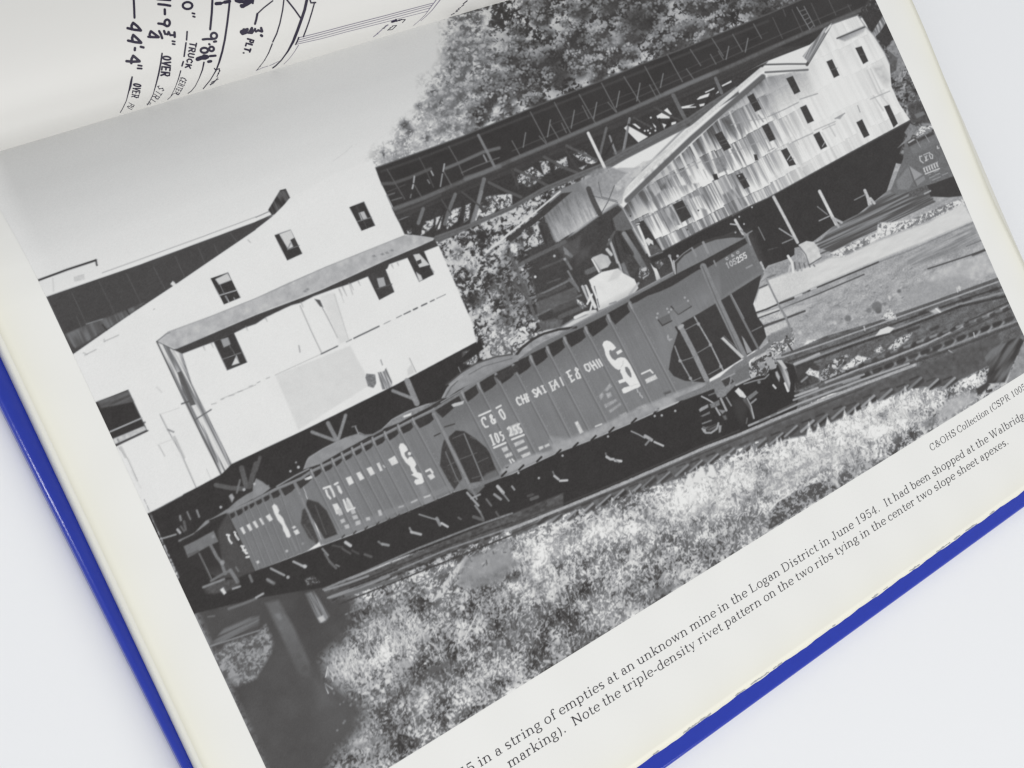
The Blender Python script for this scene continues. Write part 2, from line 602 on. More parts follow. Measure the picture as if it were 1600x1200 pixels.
# sky: pale, part of the gutter's shade painted into its tone towards the top
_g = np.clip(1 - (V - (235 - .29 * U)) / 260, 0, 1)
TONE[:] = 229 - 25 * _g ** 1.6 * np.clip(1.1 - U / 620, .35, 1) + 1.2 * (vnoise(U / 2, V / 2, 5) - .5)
_e = np.clip(1 - (U - (72 + .466 * (V - 464))) / 34, 0, 1) * np.clip((470 - V) / 40, 0, 1)
TONE[:] = TONE * (1 - .8 * _e) + 233 * .8 * _e

# ---- hillside trees
hill = F(690, -40, 690, 20, 692, 62, 694, 95, 677, 118, 660, 125, 664, 162, 650, 180, 625, 190, 620, 212, 592, 230, 582, 250, 584, 263,
         660, 236, 720, 214, 800, 181, 870, 153, 940, 126, 1000, 101, 1060, 79, 1120, 54, 1200, 22, 1260, -4, 1300, -40)


def hill_tone(u, v):
    t = leaves(52, 216, 5.4, 30, .05, 11, .6, .14)(u, v)
    far = sst(u - .25 * (v - 100), 560, 850)                  # haze thins to the right
    pale = leaves(138, 226, 4.6, 24, .12, 17, .55, .2)(u, v)
    t = pale * (1 - far) + t * far
    for x, y, r, k in ((860, 95, 34, .75), (1000, 28, 42, .8), (905, 60, 26, .5), (880, 120, 30, .6), (1060, 60, 30, .35), (815, 110, 18, .5), (960, 75, 22, .4),
                       (1180, 10, 34, .6), (1100, 30, 26, .45), (940, 20, 22, .45), (800, 60, 20, .35), (770, 150, 16, .35)):
        g = np.exp(-((u - x) ** 2 + (v - y) ** 2) / (2 * r * r * .5)) * k
        t = t * (1 - g) + (62 + .22 * (t - 62)) * g
    for x, y, r, k in ((925, 70, 26, .5), (1010, 45, 20, .5), (1050, 62, 24, .5), (830, 150, 26, .45), (915, 100, 20, .5), (1105, 15, 16, .5), (770, 120, 26, .4), (700, 195, 30, .35)):
        g = np.exp(-((u - x) ** 2 + (v - y) ** 2) / (2 * r * r * .5)) * k
        t = t * (1 - g) + np.clip(t + 50, 0, 212) * g
    return t


P(hill, hill_tone, 26, TREE)
P(hill + F(22, -6), hill_tone, 10, TREE)
for k, (x, y, r) in enumerate(((705, 105, 9), (700, 140, 8), (676, 145, 10), (690, 160, 9), (632, 195, 9), (640, 205, 8), (745, 30, 12), (735, 60, 9), (702, 75, 8), (710, 112, 7), (655, 165, 6),
                               (600, 240, 8), (665, 215, 8), (718, 150, 9))):
    P(F(x - r, y, x, y - r, x + r, y - r * .3, x + r * .6, y + r, x - r * .5, y + r * .8), leaves(92, 200, 4, 14, -.05, 60 + k, .4, .2), 9, TREE)

leaf_masses(F(790, 40, 830, -10, 1250, -30, 1240, 0, 1120, 50, 1000, 96, 900, 136, 800, 176, 740, 200, 730, 150), 210, (7, 17), TREE, 151, t_lit=(128, 212))
leaf_masses(F(740, 30, 790, 40, 730, 150, 740, 200, 680, 222, 670, 160, 700, 120, 700, 50), 70, (5, 11), TREE, 152, t_dark=104, t_lit=(170, 222), op=.8)
leaf_masses(F(590, 250, 640, 215, 670, 160, 680, 222, 600, 255), 22, (4, 8), TREE, 153, t_dark=150, t_lit=(190, 226), op=.7)
for x, y, r_, k in ((860, 95, 18, .7), (1000, 30, 26, .75), (905, 62, 13, .6), (880, 124, 15, .6), (1180, 8, 22, .5)):
    P(F(x - r_, y + 2, x - r_ * .4, y - r_ * .8, x + r_ * .9, y - r_ * .6, x + r_, y + r_ * .3, x + r_ * .2, y + r_), grain(62, 8, 2), r_ * .9, TREE, k)

# ---- conveyor gallery: dark roof and wall, walkway, railing
g2, g3, g1 = K(800, 0, 4), K(1200, 0, 4), K(400, 0, 4)
gal = F(584, 263, 660, 236, 720, 214, 800, 181, 870, 153, 940, 126, 1000, 101, 1060, 79, 1120, 54, 1200, 22, 1260, -4, 1300, -30, 1420, -80,
        1420, -10, 1385, 10, 1345, 25, 1300, 42, 1265, 70, 1200, 95, 1130, 130, 1075, 165, 950, 225, 800, 290, 700, 330, 622, 340)
P(gal, lambda u, v: 62 + 5 * (fbm(u, v, 30, 3, 4) - .5) * 2 + 4 * (vnoise(u / 1.8, v / 1.8, 9) - .5), 1.6, GALL)
L(F(584, 263, 660, 236, 720, 214, 800, 181, 870, 153, 940, 126, 1000, 101, 1060, 79, 1120, 54, 1200, 22, 1260, -4, 1330, -36), 2.2, 98, 1.5, GALL, .75)
L(F(596, 268, 660, 246, 800, 191, 940, 136, 1060, 89, 1200, 33), 3.5, 84, 3, GALL, .6)
BEAM = F(612, 328, 667, 307, 711, 288, 749, 272, 800, 250, 875, 219, 950, 186, 1010, 160, 1075, 131, 1140, 104, 1200, 77, 1260, 51, 1330, 22, 1400, -8)
P(np.r_[BEAM[:11], F(1262, 70, 1200, 94, 1075, 150, 950, 206, 800, 270, 700, 310, 622, 345)], grain(72, 5), 3, TREST)
L(BEAM, 6.0, grain(104, 8, 3), 3, GALL, .85)
L(F(800, 250, 950, 186, 1075, 131, 1110, 116), 5, 122, 3, GALL, .55)
L(F(1040, 146, 1075, 131, 1120, 112), 6, 124, 3, GALL, .6)
L(BEAM + F(2, 10), 3, 66, 3, GALL, .8)
L(F(800, 236, 860, 211, 950, 172, 1075, 118, 1200, 63, 1330, 8), 1.6, 86, 1.5, GALL, .8)
L(F(860, 195, 1025, 130, 1200, 50), 1.2, 84, 1.4, GALL, .7)
for a, b in (((115, 700), (215, 890)), ((265, 640), (365, 830)), ((420, 590), (525, 775)), ((560, 520), (655, 700)), ((700, 480), (800, 640)), ((830, 415), (930, 600)),
             ((970, 340), (1065, 510)), ((1115, 310), (1180, 410)), ((1250, 240), (1320, 350)), ((1380, 215), (1440, 320)), ((1510, 150), (1560, 240)),
             ((0, 880), (50, 970)), ((310, 770), (340, 830)), ((440, 660), (480, 740)), ((600, 640), (650, 700)), ((860, 530), (910, 620)), ((1090, 430), (1140, 500)), ((1240, 340), (1275, 400)),
             ((1290, 320), (1320, 370)), ((240, 780), (300, 880)), ((170, 850), (215, 900))):
    L(g2(*a, *b), 1.7, 118, 1.3, GALL, .8)
for a, b in (((85, 830), (70, 920)), ((240, 750), (222, 855)), ((390, 690), (370, 800)), ((530, 640), (510, 740)), ((672, 570), (652, 670)), ((800, 520), (780, 630)),
             ((945, 460), (928, 545)), ((1355, 290), (1338, 370)), ((1475, 240), (1458, 325))):
    L(g2(*a, *b), 1.8, 138, 1.3, GALL, .8)
for a, b in (((30, 110), (90, 240)), ((150, 60), (215, 200)), ((380, 0), (425, 95)), ((500, 30), (520, 70)), ((95, 60), (110, 100)), ((270, 20), (330, 150))):
    L(g3(*a, *b), 1.4, 98, 1.4, GALL, .8)
L(g3(180, 45, 262, 185), 1.6, 128, 1.4, GALL); L(g3(225, 40, 292, 165), 1.6, 118, 1.4, GALL)
for k in range(5):
    L(g3(195 + 17 * k, 72 + 27 * k, 235 + 13 * k, 58 + 25 * k), 1.2, 120, 1.3, GALL)
# left end of the gallery: railings and posts, close up
z7 = K(580, 200, 8)
L(z7(90, 700, 280, 690, 480, 620, 740, 510), 5, 100, 2.5, GALL, .8)
L(z7(930, 505, 1090, 440, 1400, 300, 1600, 250), 5, 118, 2.5, GALL, .85)
L(z7(1340, 90, 1440, 280, 1540, 480), 4.2, 134, 1.8, GALL, .9)
L(z7(1405, 340, 1445, 420), 2.6, 142, 1.4, GALL)
L(z7(1130, 560, 1280, 490, 1490, 410, 1600, 370), 2, 112, 1.6, GALL, .8)
L(z7(200, 520, 300, 690, 420, 890), 1.7, 105, 1.4, GALL, .8); L(z7(600, 370, 700, 560, 780, 740), 1.5, 96, 1.4, GALL, .8)
L(z7(970, 230, 1080, 420, 1150, 590), 1.7, 110, 1.4, GALL, .8); L(z7(910, 550, 1000, 710), 2, 112, 1.4, GALL, .8)
L(z7(545, 720, 640, 880), 1.8, 104, 1.4, GALL, .8)
L(z7(540, 605, 530, 680), 2.4, 172, 1.3, GALL); L(z7(525, 710, 515, 755), 2.6, 178, 1.3, GALL)
L(z7(915, 450, 900, 540), 2.4, 166, 1.3, GALL); L(z7(890, 575, 865, 730), 2, 150, 1.3, GALL)
L(z7(750, 540, 775, 590), 2.4, 158, 1.3, GALL); L(z7(705, 650, 730, 690), 2.2, 128, 1.3, GALL); L(z7(500, 830, 490, 870), 2, 120, 1.3, GALL)
L(z7(210, 840, 290, 815), 2, 110, 1.6, GALL); L(z7(260, 905, 380, 870), 2, 110, 1.6, GALL)
L(z7(200, 800, 420, 710), 1.4, 84, 1.4, GALL); L(z7(1180, 630, 1400, 560, 1600, 480), 7, 128, 3, GALL, .6)
L(z7(300, 1000, 600, 900, 900, 770), 5, 112, 3, GALL, .6)
L(z7(320, 1070, 620, 960, 860, 840), 4, 96, 3, GALL, .5)

# ---- trestle below the gallery
CH = F(682, 373, 740, 352, 800, 326, 850, 297, 895, 278, 940, 260, 975, 240, 1012, 221, 1045, 204, 1075, 189, 1110, 165, 1150, 140)
zone = np.r_[F(604, 305, 622, 345, 700, 312, 800, 272, 950, 208, 1075, 152, 1200, 96, 1190, 107), CH[::-1], F(632, 366)]
P(zone, grain(66, 6), 2, TREST)
fol = leaves(74, 222, 4.2, 18, .06, 33, .4, .18)
for q in (z7(980, 1060, 1040, 1010, 1140, 990, 1130, 1040, 1060, 1090, 990, 1180, 940, 1200, 950, 1130), z7(1180, 960, 1240, 945, 1230, 985, 1190, 995), z7(830, 1120, 890, 1095, 870, 1180, 830, 1200),
          z7(1420, 880, 1540, 850, 1600, 880, 1600, 960, 1480, 940), z7(1370, 930, 1420, 950, 1350, 1080, 1310, 1170, 1290, 1120), z7(1180, 1020, 1220, 1050, 1200, 1150, 1160, 1160),
          z7(1360, 1060, 1440, 1010, 1560, 1000, 1540, 1060, 1400, 1120), z7(680, 1170, 780, 1140, 780, 1180, 700, 1200)):
    P(q, fol, 2.5, TREST, .95)
h1 = K(400, 300, 4)
for q in (h1(1040, 215, 1100, 175, 1110, 205, 1060, 260, 1030, 270), h1(1125, 160, 1165, 150, 1150, 235, 1120, 240), h1(1200, 150, 1290, 105, 1260, 180, 1190, 240), h1(1310, 90, 1340, 75, 1330, 170, 1300, 190),
          h1(1380, 110, 1480, 60, 1500, 110, 1400, 170, 1370, 175), h1(1430, 30, 1500, 20, 1600, 10, 1600, 90, 1520, 110, 1480, 60), h1(945, 240, 970, 230, 970, 260, 945, 265)):
    P(q, fol, 2.5, TREST, .95)
for q in (g2(260, 1010, 340, 980, 350, 1040, 270, 1060), g2(385, 965, 440, 940, 520, 1000, 500, 1030, 420, 1000), g2(30, 1100, 130, 1040, 200, 1100, 120, 1170, 40, 1150), g2(480, 1010, 530, 1010, 500, 1035),
          g2(170, 1010, 230, 1000, 240, 1080, 200, 1090), g2(420, 1050, 470, 1030, 440, 1060)):
    P(q, fol, 2.5, TREST, .9)
z8 = K(960, 120, 8)
for q in ((120, 640, 170, 600, 435, 740, 300, 820), (525, 490, 590, 450, 690, 500, 690, 520, 540, 520), (620, 420, 660, 390, 720, 470, 700, 475), (570, 570, 650, 600, 630, 655, 600, 650),
          (710, 570, 770, 560, 770, 590, 715, 605), (830, 375, 1000, 340, 940, 372, 1020, 370, 1020, 382, 840, 397), (1030, 280, 1070, 245, 1210, 195, 1200, 240, 1040, 287),
          (1130, 190, 1250, 135, 1250, 150, 1140, 202), (1060, 345, 1130, 330, 1120, 360, 1070, 372), (1340, 108, 1460, 45, 1465, 66, 1350, 122), (1130, 440, 1190, 340, 1210, 340, 1145, 442),
          (1265, 215, 1300, 175, 1305, 196), (225, 590, 260, 585, 330, 640, 310, 652), (1215, 320, 1280, 290, 1285, 310, 1220, 336), (480, 580, 520, 620, 520, 650, 490, 610), (680, 650, 780, 600, 790, 620, 700, 670)):
    P(z8(*q), 226, 1.4, TREST)
for x, y in ((420, 672), (460, 640), (512, 672), (455, 510), (380, 675), (445, 705)):
    DOT(960 + x / 8, 120 + y / 8, 1.5, 215, 1.4, 1, TREST)
# truss members
for a, w, t in ((z7(650, 1010, 590, 1190), 5.5, 122), (z7(1050, 830, 960, 1060, 920, 1200), 5.5, 116), (z7(1410, 640, 1340, 920, 1260, 1180), 6, 122), (h1(1410, 0, 1385, 90, 1355, 190), 5, 132),
                (g2(590, 800, 560, 920, 550, 970), 4, 112), (z8(190, 520, 150, 720, 110, 930), 3.4, 158), (g2(735, 745, 700, 940), 3, 128), (g2(340, 910, 440, 960, 530, 1000), 4, 96), (g2(200, 980, 330, 1050, 410, 1080), 4.5, 92),
                (g2(20, 1060, 130, 1110, 240, 1170), 4.5, 92), (g2(330, 930, 430, 1090), 4, 74), (g2(0, 1060, 40, 1180), 4, 78), (z8(735, 230, 860, 480, 920, 590), 6, 112), (z8(1265, 20, 1340, 200), 5, 120),
                (z8(500, 380, 700, 490, 860, 560), 3.2, 84), (z8(180, 600, 440, 745), 3.6, 60), (g2(760, 735, 880, 800), 3, 84), (z8(1150, 340, 1210, 200), 4, 58), (z8(640, 640, 720, 540), 4, 58), (z8(560, 530, 610, 660), 4, 58),
                (g2(610, 850, 650, 960), 3, 150), (g2(640, 870, 590, 960), 3, 60), (h1(1180, 100, 1110, 270), 3, 62), (h1(1300, 60, 1270, 190), 3.5, 62)):
    L(a, w, grain(t, 6), 1.6, TREST, .92)
L(F(764, 285, 790, 298, 814, 308), 4.5, 92, 1.6, TREST); L(F(722, 300, 745, 318, 760, 330), 3, 84, 1.6, TREST); L(F(690, 312, 705, 335), 2.5, 84, 1.6, TREST)
L(CH, 9.5, grain(100, 7, 3), 2, TREST, .95)
L(CH + F(2.5, 6), 5, 72, 2, TREST, .8)
L(CH + F(-1, -3), 2, 118, 2, TREST, .7)
L(z8(0, 960, 150, 905, 440, 790, 700, 670), 4, 112, 3, TREST, .6)

# ---- left: old dark gallery behind the white building, thing on its roof, chimney head
h0 = K(0, 300, 4)
P(np.r_[h0(288, 655, 870, 455, 1600, 185), h1(0, 185, 105, 148, 110, 150, 0, 232), h0(1600, 236, 1300, 440, 1090, 585, 800, 775, 455, 1016)], grain(76, 4), 1.5, OLDG)  # blacks lifted: gloss haze over the page painted into the tone
P(h0(405, 890, 560, 822, 750, 752, 900, 692, 800, 775, 650, 868, 540, 940, 470, 975, 440, 950), streak(92, 126, 6, 30, 3), 3, OLDG, .85)
for a in ((450, 630, 540, 830), (620, 560, 712, 750), (790, 510, 880, 690), (960, 470, 1030, 605), (1095, 400, 1152, 530), (1240, 350, 1280, 440), (1340, 330, 1362, 385), (1440, 260, 1480, 310), (480, 780, 520, 870), (640, 820, 665, 865), (560, 850, 600, 900)):
    L(h0(*a), 1.3, 98, 1.3, OLDG, .8)
L(h0(540, 825, 640, 795), 1.6, 140, 1.3, OLDG); L(h0(790, 735, 815, 775), 2, 62, 1.3, OLDG); L(h0(640, 830, 670, 865), 2, 62, 1.3, OLDG)
P(h0(1065, 575, 1080, 555, 1100, 575, 1085, 592), 222, 1.3, WHITE)
P(h0(240, 555, 600, 430, 605, 470, 640, 510, 290, 655), grain(226, 2), 2, OLDG, .6)
L(h0(237, 553, 420, 485, 600, 426), 3.2, 64, 1.3, OLDG); L(h0(598, 424, 606, 458), 2.6, 70, 1.3, OLDG)
L(h0(330, 540, 335, 620), 1.5, 200, 1.6, OLDG); P(h0(460, 530, 525, 512, 530, 545, 465, 562), grain(206, 8, 1.2), 1.6, OLDG)
L(h0(640, 505, 900, 412, 1250, 285, 1600, 155), 1.2, 150, 1.4, OLDG, .8); L(h1(0, 158, 90, 118), 1.2, 120, 1.4, OLDG)
P(F(419, 328, 437, 298, 446, 297, 452, 310, 432, 336, 425, 336), streak(62, 100, 3, 20, 2), 1.3, OLDG)
L(F(438, 298, 446, 296, 452, 309), 2, 60, 1.3, OLDG)
L(F(400, 347, 425, 336), 1.6, 70, 1.3, OLDG)

# ---- white mine building
wb = np.r_[F(114, 554, 200, 494, 272, 446, 325, 410, 400, 359, 427, 337, 452, 312, 520, 272, 582, 250, 600, 300, 632, 367, 684, 378, 750, 530, 615, 603, 475, 672, 400, 707, 362, 725, 346, 741, 305, 763, 285, 775, 240, 798, 229, 803)]
P(wb, lambda u, v: 230 + 2.5 * (fbm(u, v, 40, 3, 8) - .5) * 2 + 2 * (vnoise(u / 2, v / 2, 6) - .5), 1.5, WHITE)
L(g1(485, 1005, 560, 950, 600, 912), 1.2, 205, 1.5, WHITE, .6)
P(F(430, 587, 547, 540, 566, 575, 580, 600, 466, 672, 448, 628), lambda u, v: 214 + 5 * (fbm(u, v, 12, 3, 5) - .5) * 2, 3, WHITE, .8)
# awning roof, its shadow
P(F(245, 532, 262, 519, 330, 494, 400, 466, 450, 442, 507, 418, 560, 397, 632, 368, 645, 367, 662, 369, 679, 372, 668, 379, 657, 383, 600, 407, 500, 453, 400, 491, 330, 521, 276, 546),
  lambda u, v: 184 + 20 * (fbm(u, v, 9, 4, 8) - .5) * 2 + 10 * (fbm(u, v, 30, 2, 2) - .5), 1.4, WHITE)
L(F(262, 519, 330, 494, 400, 466, 507, 418, 632, 368), 1.3, 150, 1.4, WHITE, .8)
L(h0(980, 935, 1040, 885, 1060, 880), 1.2, 120, 1.3, WHITE); L(h0(980, 935, 1085, 985, 1110, 985), 2, 90, 1.4, WHITE)
for x, y in ((597, 397), (604, 395), (612, 391), (584, 400), (480, 452), (476, 455)):
    P(F(x - 3, y, x + 1, y - 2, x + 4, y + 1, x, y + 2), 130, 2, WHITE, .8)
P(F(272, 547, 330, 522, 400, 492, 480, 462, 500, 454, 600, 408, 657, 384, 679, 374, 685, 384, 672, 389, 662, 393, 655, 397, 636, 403, 608, 413, 605, 420, 580, 430, 560, 438, 545, 444, 520, 452, 490, 463, 470, 473, 455, 477,
    440, 484, 415, 496, 400, 506, 383, 512, 365, 521, 350, 527, 335, 534, 310, 543, 284, 553), grain(70, 5), 1.8, WHITE)
for x, y, l in ((384, 510, 7), (415, 497, 6), (548, 444, 10), (535, 448, 16), (530, 452, 11), (612, 414, 6), (621, 411, 5), (560, 440, 7), (330, 536, 8), (318, 542, 6), (470, 472, 9)):
    L(F(x, y, x + l * .43, y + l * .9), 2.2, 140, 2, WHITE, .6, taper=.6)
# corner post
P(F(245, 534, 283, 553, 299, 600, 330, 662, 362, 726, 346, 742, 309, 668, 277, 602), streak(118, 222, 3.2, 60, 6, .05), 1.5, WHITE)
L(F(245, 534, 277, 602, 309, 668, 346, 742), 2.2, 92, 1.4, WHITE); L(F(284, 553, 299, 600, 331, 664, 362, 726), 1.6, 128, 1.4, WHITE)
P(F(277, 582, 283, 580, 293, 604, 306, 632, 298, 634, 286, 612), 84, 1.6, WHITE, .9)
L(F(285, 603, 300, 640, 322, 680, 340, 722), 1.5, 120, 1.5, WHITE); L(F(306, 655, 330, 640), 2, 110, 1.5, WHITE); L(F(284, 631, 296, 627), 2.2, 92, 1.4, WHITE)
# seams, streaks and stains on the boards
s = F(502, 553, 522, 543, 552, 530, 590, 511, 640, 489, 675, 472, 698, 459)
for k, (a, b, w, t) in enumerate(((0, .13, 1.9, 96), (.2, .24, 1.4, 130), (.26, .46, 2.2, 104), (.5, .55, 1.2, 150), (.6, .64, 1.3, 130), (.66, .71, 2, 110), (.735, .765, 2.4, 100), (.80, .84, 2.2, 96), (.87, .9, 1.8, 110), (.92, .99, 1.2, 140))):
    q = s[0] + (s[-1] - s[0]) * np.array([[a], [b]])
    L(q, w, t, 1.4, WHITE)
L(F(430, 586, 500, 554), 1.1, 180, 1.5, WHITE, .8)
for k in range(7):
    x = 330 + 14.5 * k + rng.uniform(-2, 2)
    L(F(x, 632 - (x - 330) * .47, x + rng.uniform(3, 8), 632 - (x - 330) * .47 - 2), 1.4, 165, 1.4, WHITE, .8)
L(h1(275, 710, 350, 880, 410, 1005), 1.4, 150, 1.4, WHITE, .8); L(h1(415, 725, 445, 780, 510, 910), 1.4, 140, 1.4, WHITE, .8)
P(h1(365, 668, 400, 675, 420, 722, 400, 715), 90, 1.6, WHITE)
P(h1(400, 650, 490, 625, 575, 930, 525, 950), lambda u, v: 214 + 12 * (fbm(u, v, 10, 3, 5) - .5), 4, WHITE, .7)
L(h1(490, 640, 580, 930), 1.3, 186, 2, WHITE, .8); L(h1(580, 570, 605, 640), 1.5, 170, 1.6, WHITE, .7); L(h1(520, 610, 550, 690), 1.2, 190, 1.6, WHITE, .7)
L(h1(268, 960, 275, 1000), 2, 170, 1.4, WHITE); L(h1(780, 1050, 790, 1080), 1.8, 160, 1.4, WHITE)
P(h1(690, 1135, 745, 1140, 752, 1195, 735, 1225, 700, 1215, 684, 1160), grain(126, 14, 2), 1.6, WHITE)
P(h1(760, 1128, 800, 1120, 812, 1100, 850, 1185, 850, 1230, 790, 1235), streak(120, 214, 2.4, 26, 9), 1.8, WHITE)
L(h1(960, 1040, 1000, 1125), 1.4, 170, 1.6, WHITE); P(h1(945, 1110, 975, 1070, 990, 1130, 950, 1150), 205, 3, WHITE, .8)
j0 = K(0, 600, 4)
for a, t, w in (((740, 395, 800, 470, 860, 605), 172, 1.6), ((755, 395, 785, 455), 190, 4), ((1000, 190, 1050, 290, 1130, 430, 1225, 645), 140, 1.5), ((1000, 190, 1120, 150), 205, 1.1), ((990, 380, 1030, 450), 175, 1.5),
                ((1000, 375, 1080, 345), 205, 1.1), ((820, 540, 880, 650), 205, 1.2), ((1290, 530, 1320, 600), 205, 1.5), ((980, 20, 1010, 50), 212, 3), ((1380, 95, 1600, 5), 170, .9), ((1090, 330, 1150, 460), 185, 3.5), ((1050, 285, 1085, 300), 130, 2.5)):
    L(j0(*a), w, t, 1.6, WHITE, .85)
for a in ((530, 1020, 600, 985), (650, 935, 740, 895), (545, 1015, 520, 1005), (655, 935, 650, 920), (960, 735, 965, 730), (1550, 300, 1565, 315)):
    L(h0(*a), 1.6, 172, 1.5, WHITE, .8)
# windows
D = 64
P(h1(583, 95, 675, 60, 745, 210, 660, 243), grain(D, 6), 1.3, WHITE); P(h1(640, 130, 675, 120, 697, 165, 660, 180), 188, 1.4, WHITE)
L(h1(632, 185, 722, 158), 1.4, 130, 1.2, WHITE); L(h1(625, 85, 695, 228), 1.1, 84, 1.2, WHITE)
P(h1(115, 270, 215, 235, 290, 385, 195, 428), grain(D, 6), 1.3, WHITE); P(h1(145, 263, 215, 237, 262, 330, 200, 357), 210, 1.4, WHITE); P(h1(214, 300, 240, 285, 265, 332, 234, 345), 70, 1.3, WHITE)
L(h1(195, 362, 270, 335), 1.2, 120, 1.2, WHITE); L(h1(215, 320, 200, 352), 2, 150, 1.2, WHITE)
P(h0(1315, 540, 1425, 503, 1503, 660, 1400, 703), grain(D, 6), 1.3, WHITE); P(h0(1345, 545, 1422, 508, 1447, 550, 1370, 580), 206, 1.6, WHITE)
L(h0(1375, 645, 1475, 615), 1.6, 190, 1.2, WHITE); L(h0(1410, 650, 1432, 690), 1.6, 188, 1.2, WHITE); L(h0(1375, 580, 1405, 640), 1.2, 130, 1.2, WHITE); L(h0(1462, 660, 1470, 675), 1.2, 180, 1.2, WHITE)
P(h0(1335, 935, 1462, 880, 1545, 1065, 1420, 1115), grain(66, 6), 1.4, WHITE); P(h0(1380, 922, 1425, 908, 1442, 952, 1398, 972), 158, 1.6, WHITE); P(h0(1448, 1085, 1478, 1018, 1500, 1068), 216, 1.3, WHITE)
L(h0(1392, 1045, 1505, 1005), 1.3, 130, 1.2, WHITE); L(h0(1435, 960, 1500, 1070), 1.2, 110, 1.2, WHITE)
P(h1(695, 520, 808, 478, 865, 625, 770, 675), grain(72, 6), 1.4, WHITE); P(h1(755, 540, 798, 533, 812, 585, 770, 597), 172, 1.4, WHITE); L(h1(760, 605, 850, 575), 1.3, 100, 1.3, WHITE)
P(h1(945, 408, 1050, 370, 1112, 515, 1020, 562), grain(66, 6), 1.4, WHITE); P(h1(982, 392, 1020, 385, 1085, 455, 1022, 472), 206, 1.5, WHITE); P(h1(1003, 432, 1030, 420, 1036, 442, 1012, 455), 70, 1.2, WHITE)
P(h1(1000, 500, 1030, 520, 1042, 548, 1020, 560), 205, 1.8, WHITE); L(h1(1090, 470, 1112, 500), 1.4, 170, 1.4, WHITE)
P(j0(595, 115, 800, 35, 920, 290, 720, 392), grain(60, 4), 1.3, WHITE)
P(j0(608, 110, 800, 40, 838, 110, 720, 135, 630, 150), streak(78, 112, 8, 30, 4, 0, .3, (.9, -.4)), 2.5, WHITE)
L(j0(685, 300, 885, 213), 2.4, 172, 1.3, WHITE); P(j0(700, 345, 900, 262, 918, 286, 718, 378), grain(196, 14, 3), 1.8, WHITE); L(j0(718, 388, 922, 292), 2.6, 76, 1.4, WHITE); L(j0(735, 345, 745, 365), 2, 130, 1.5, WHITE)
L(j0(690, 310, 905, 240), 3, 62, 1.5, WHITE, .6)

# ---- dark space under the building, behind the cars
P(F(229, 803, 300, 790, 380, 790, 410, 892, 345, 915, 300, 965, 278, 908), 60, 1.5, UNDER)
P(F(229, 803, 240, 798, 285, 774, 287, 772, 305, 763, 346, 741, 362, 725, 400, 707, 475, 672, 615, 603, 750, 531, 790, 545, 800, 565, 722, 612, 645, 656, 565, 697, 470, 750, 400, 785, 356, 803, 330, 830, 300, 850, 300, 960, 278, 908), grain(58, 4), 1.5, UNDER)
L(F(241, 798, 285, 774), 1.5, 150, 1.5, UNDER, .5)
# ---- undergrowth between the white building and the chute
P(F(684, 380, 740, 354, 800, 328, 850, 300, 900, 280, 960, 262, 968, 312, 900, 360, 830, 420, 860, 500, 830, 545, 790, 575, 750, 560, 738, 505),
  leaves(62, 205, 5.5, 26, .0, 41, .5, .2), 2, BUSH)
for x, y, r, k in ((745, 470, 16, .7), (735, 420, 10, .6), (790, 505, 18, .7), (770, 440, 14, .5), (715, 395, 9, .6), (800, 400, 16, .6)):
    P(F(x - r, y, x - r * .3, y - r, x + r, y - r * .5, x + r * .7, y + r * .7, x - r * .2, y + r), leaves(60, 120, 5, 12, -.1, int(x), .4), 8, BUSH, k)
for x, y, r in ((772, 530, 16), (790, 520, 14), (735, 412, 10), (712, 400, 9), (775, 455, 12), (758, 485, 12), (782, 545, 15), (800, 535, 12)):
    P(F(x - r, y, x - r * .3, y - r, x + r, y - r * .5, x + r * .7, y + r * .7, x - r * .2, y + r), leaves(110, 226, 4.6, 12, .06, int(x + y), .3), 6, BUSH, .85)
P(h1(1290, 1000, 1340, 985, 1390, 1030, 1370, 1080, 1330, 1080, 1290, 1070), leaves(90, 205, 4, 12, 0, 5), 3, BUSH)
L(h1(1265, 1095, 1285, 1140), 1.3, 150, 1.3, BUSH)
P(F(750, 531, 756, 545, 735, 560, 640, 620, 690, 590), grain(56, 3), 2, UNDER)

# ---- coal tipple: shade below it first, then yard, then the building
q1 = K(800, 300, 4); q3 = K(1200, 300, 4); A8 = K(1060, 480, 8); B8 = K(1060, 360, 8)
P(F(1000, 400, 1035, 388, 1200, 306, 1330, 235, 1424, 186, 1450, 200, 1460, 240, 1440, 300, 1390, 320, 1275, 385, 1230, 405, 1200, 420, 1150, 470, 1060, 450, 1020, 440), grain(61, 4), 1.5, UNDER)
P(F(1396, 150, 1345, 15, 1372, -20, 1400, 55, 1450, 172, 1502, 300, 1470, 300, 1405, 240, 1420, 190), leaves(62, 150, 7, 24, -.05, 77, .5, .25), 1.5, BUSH)
P(g3(575, 85, 660, 60, 720, 60, 790, 230, 740, 300, 690, 250, 640, 190, 600, 130), grain(66, 6), 2, BUSH); P(g3(650, 205, 690, 140, 722, 90, 748, 125, 700, 200, 665, 235), streak(120, 190, 3, 12, 4), 1.6, BUSH)
P(g3(740, 305, 795, 245, 835, 290, 862, 400, 850, 450, 800, 475, 770, 450, 810, 370), grain(138, 16, 2.5), 2, BUSH); P(g3(755, 320, 810, 365, 800, 440, 770, 460, 755, 400), grain(96, 12, 3), 2, BUSH)
dabs(g3(770, 480, 860, 420, 1000, 740, 890, 760), 130, 70, 190, (2, 7), (1.2, 3), (-1.0, .8), BUSH, .8, 5)
P(g3(870, 660, 940, 620, 1010, 700, 1020, 770, 900, 770), grain(74, 8), 3, BUSH, .8); P(g3(915, 715, 970, 695, 985, 715, 930, 740), 120, 2, BUSH)
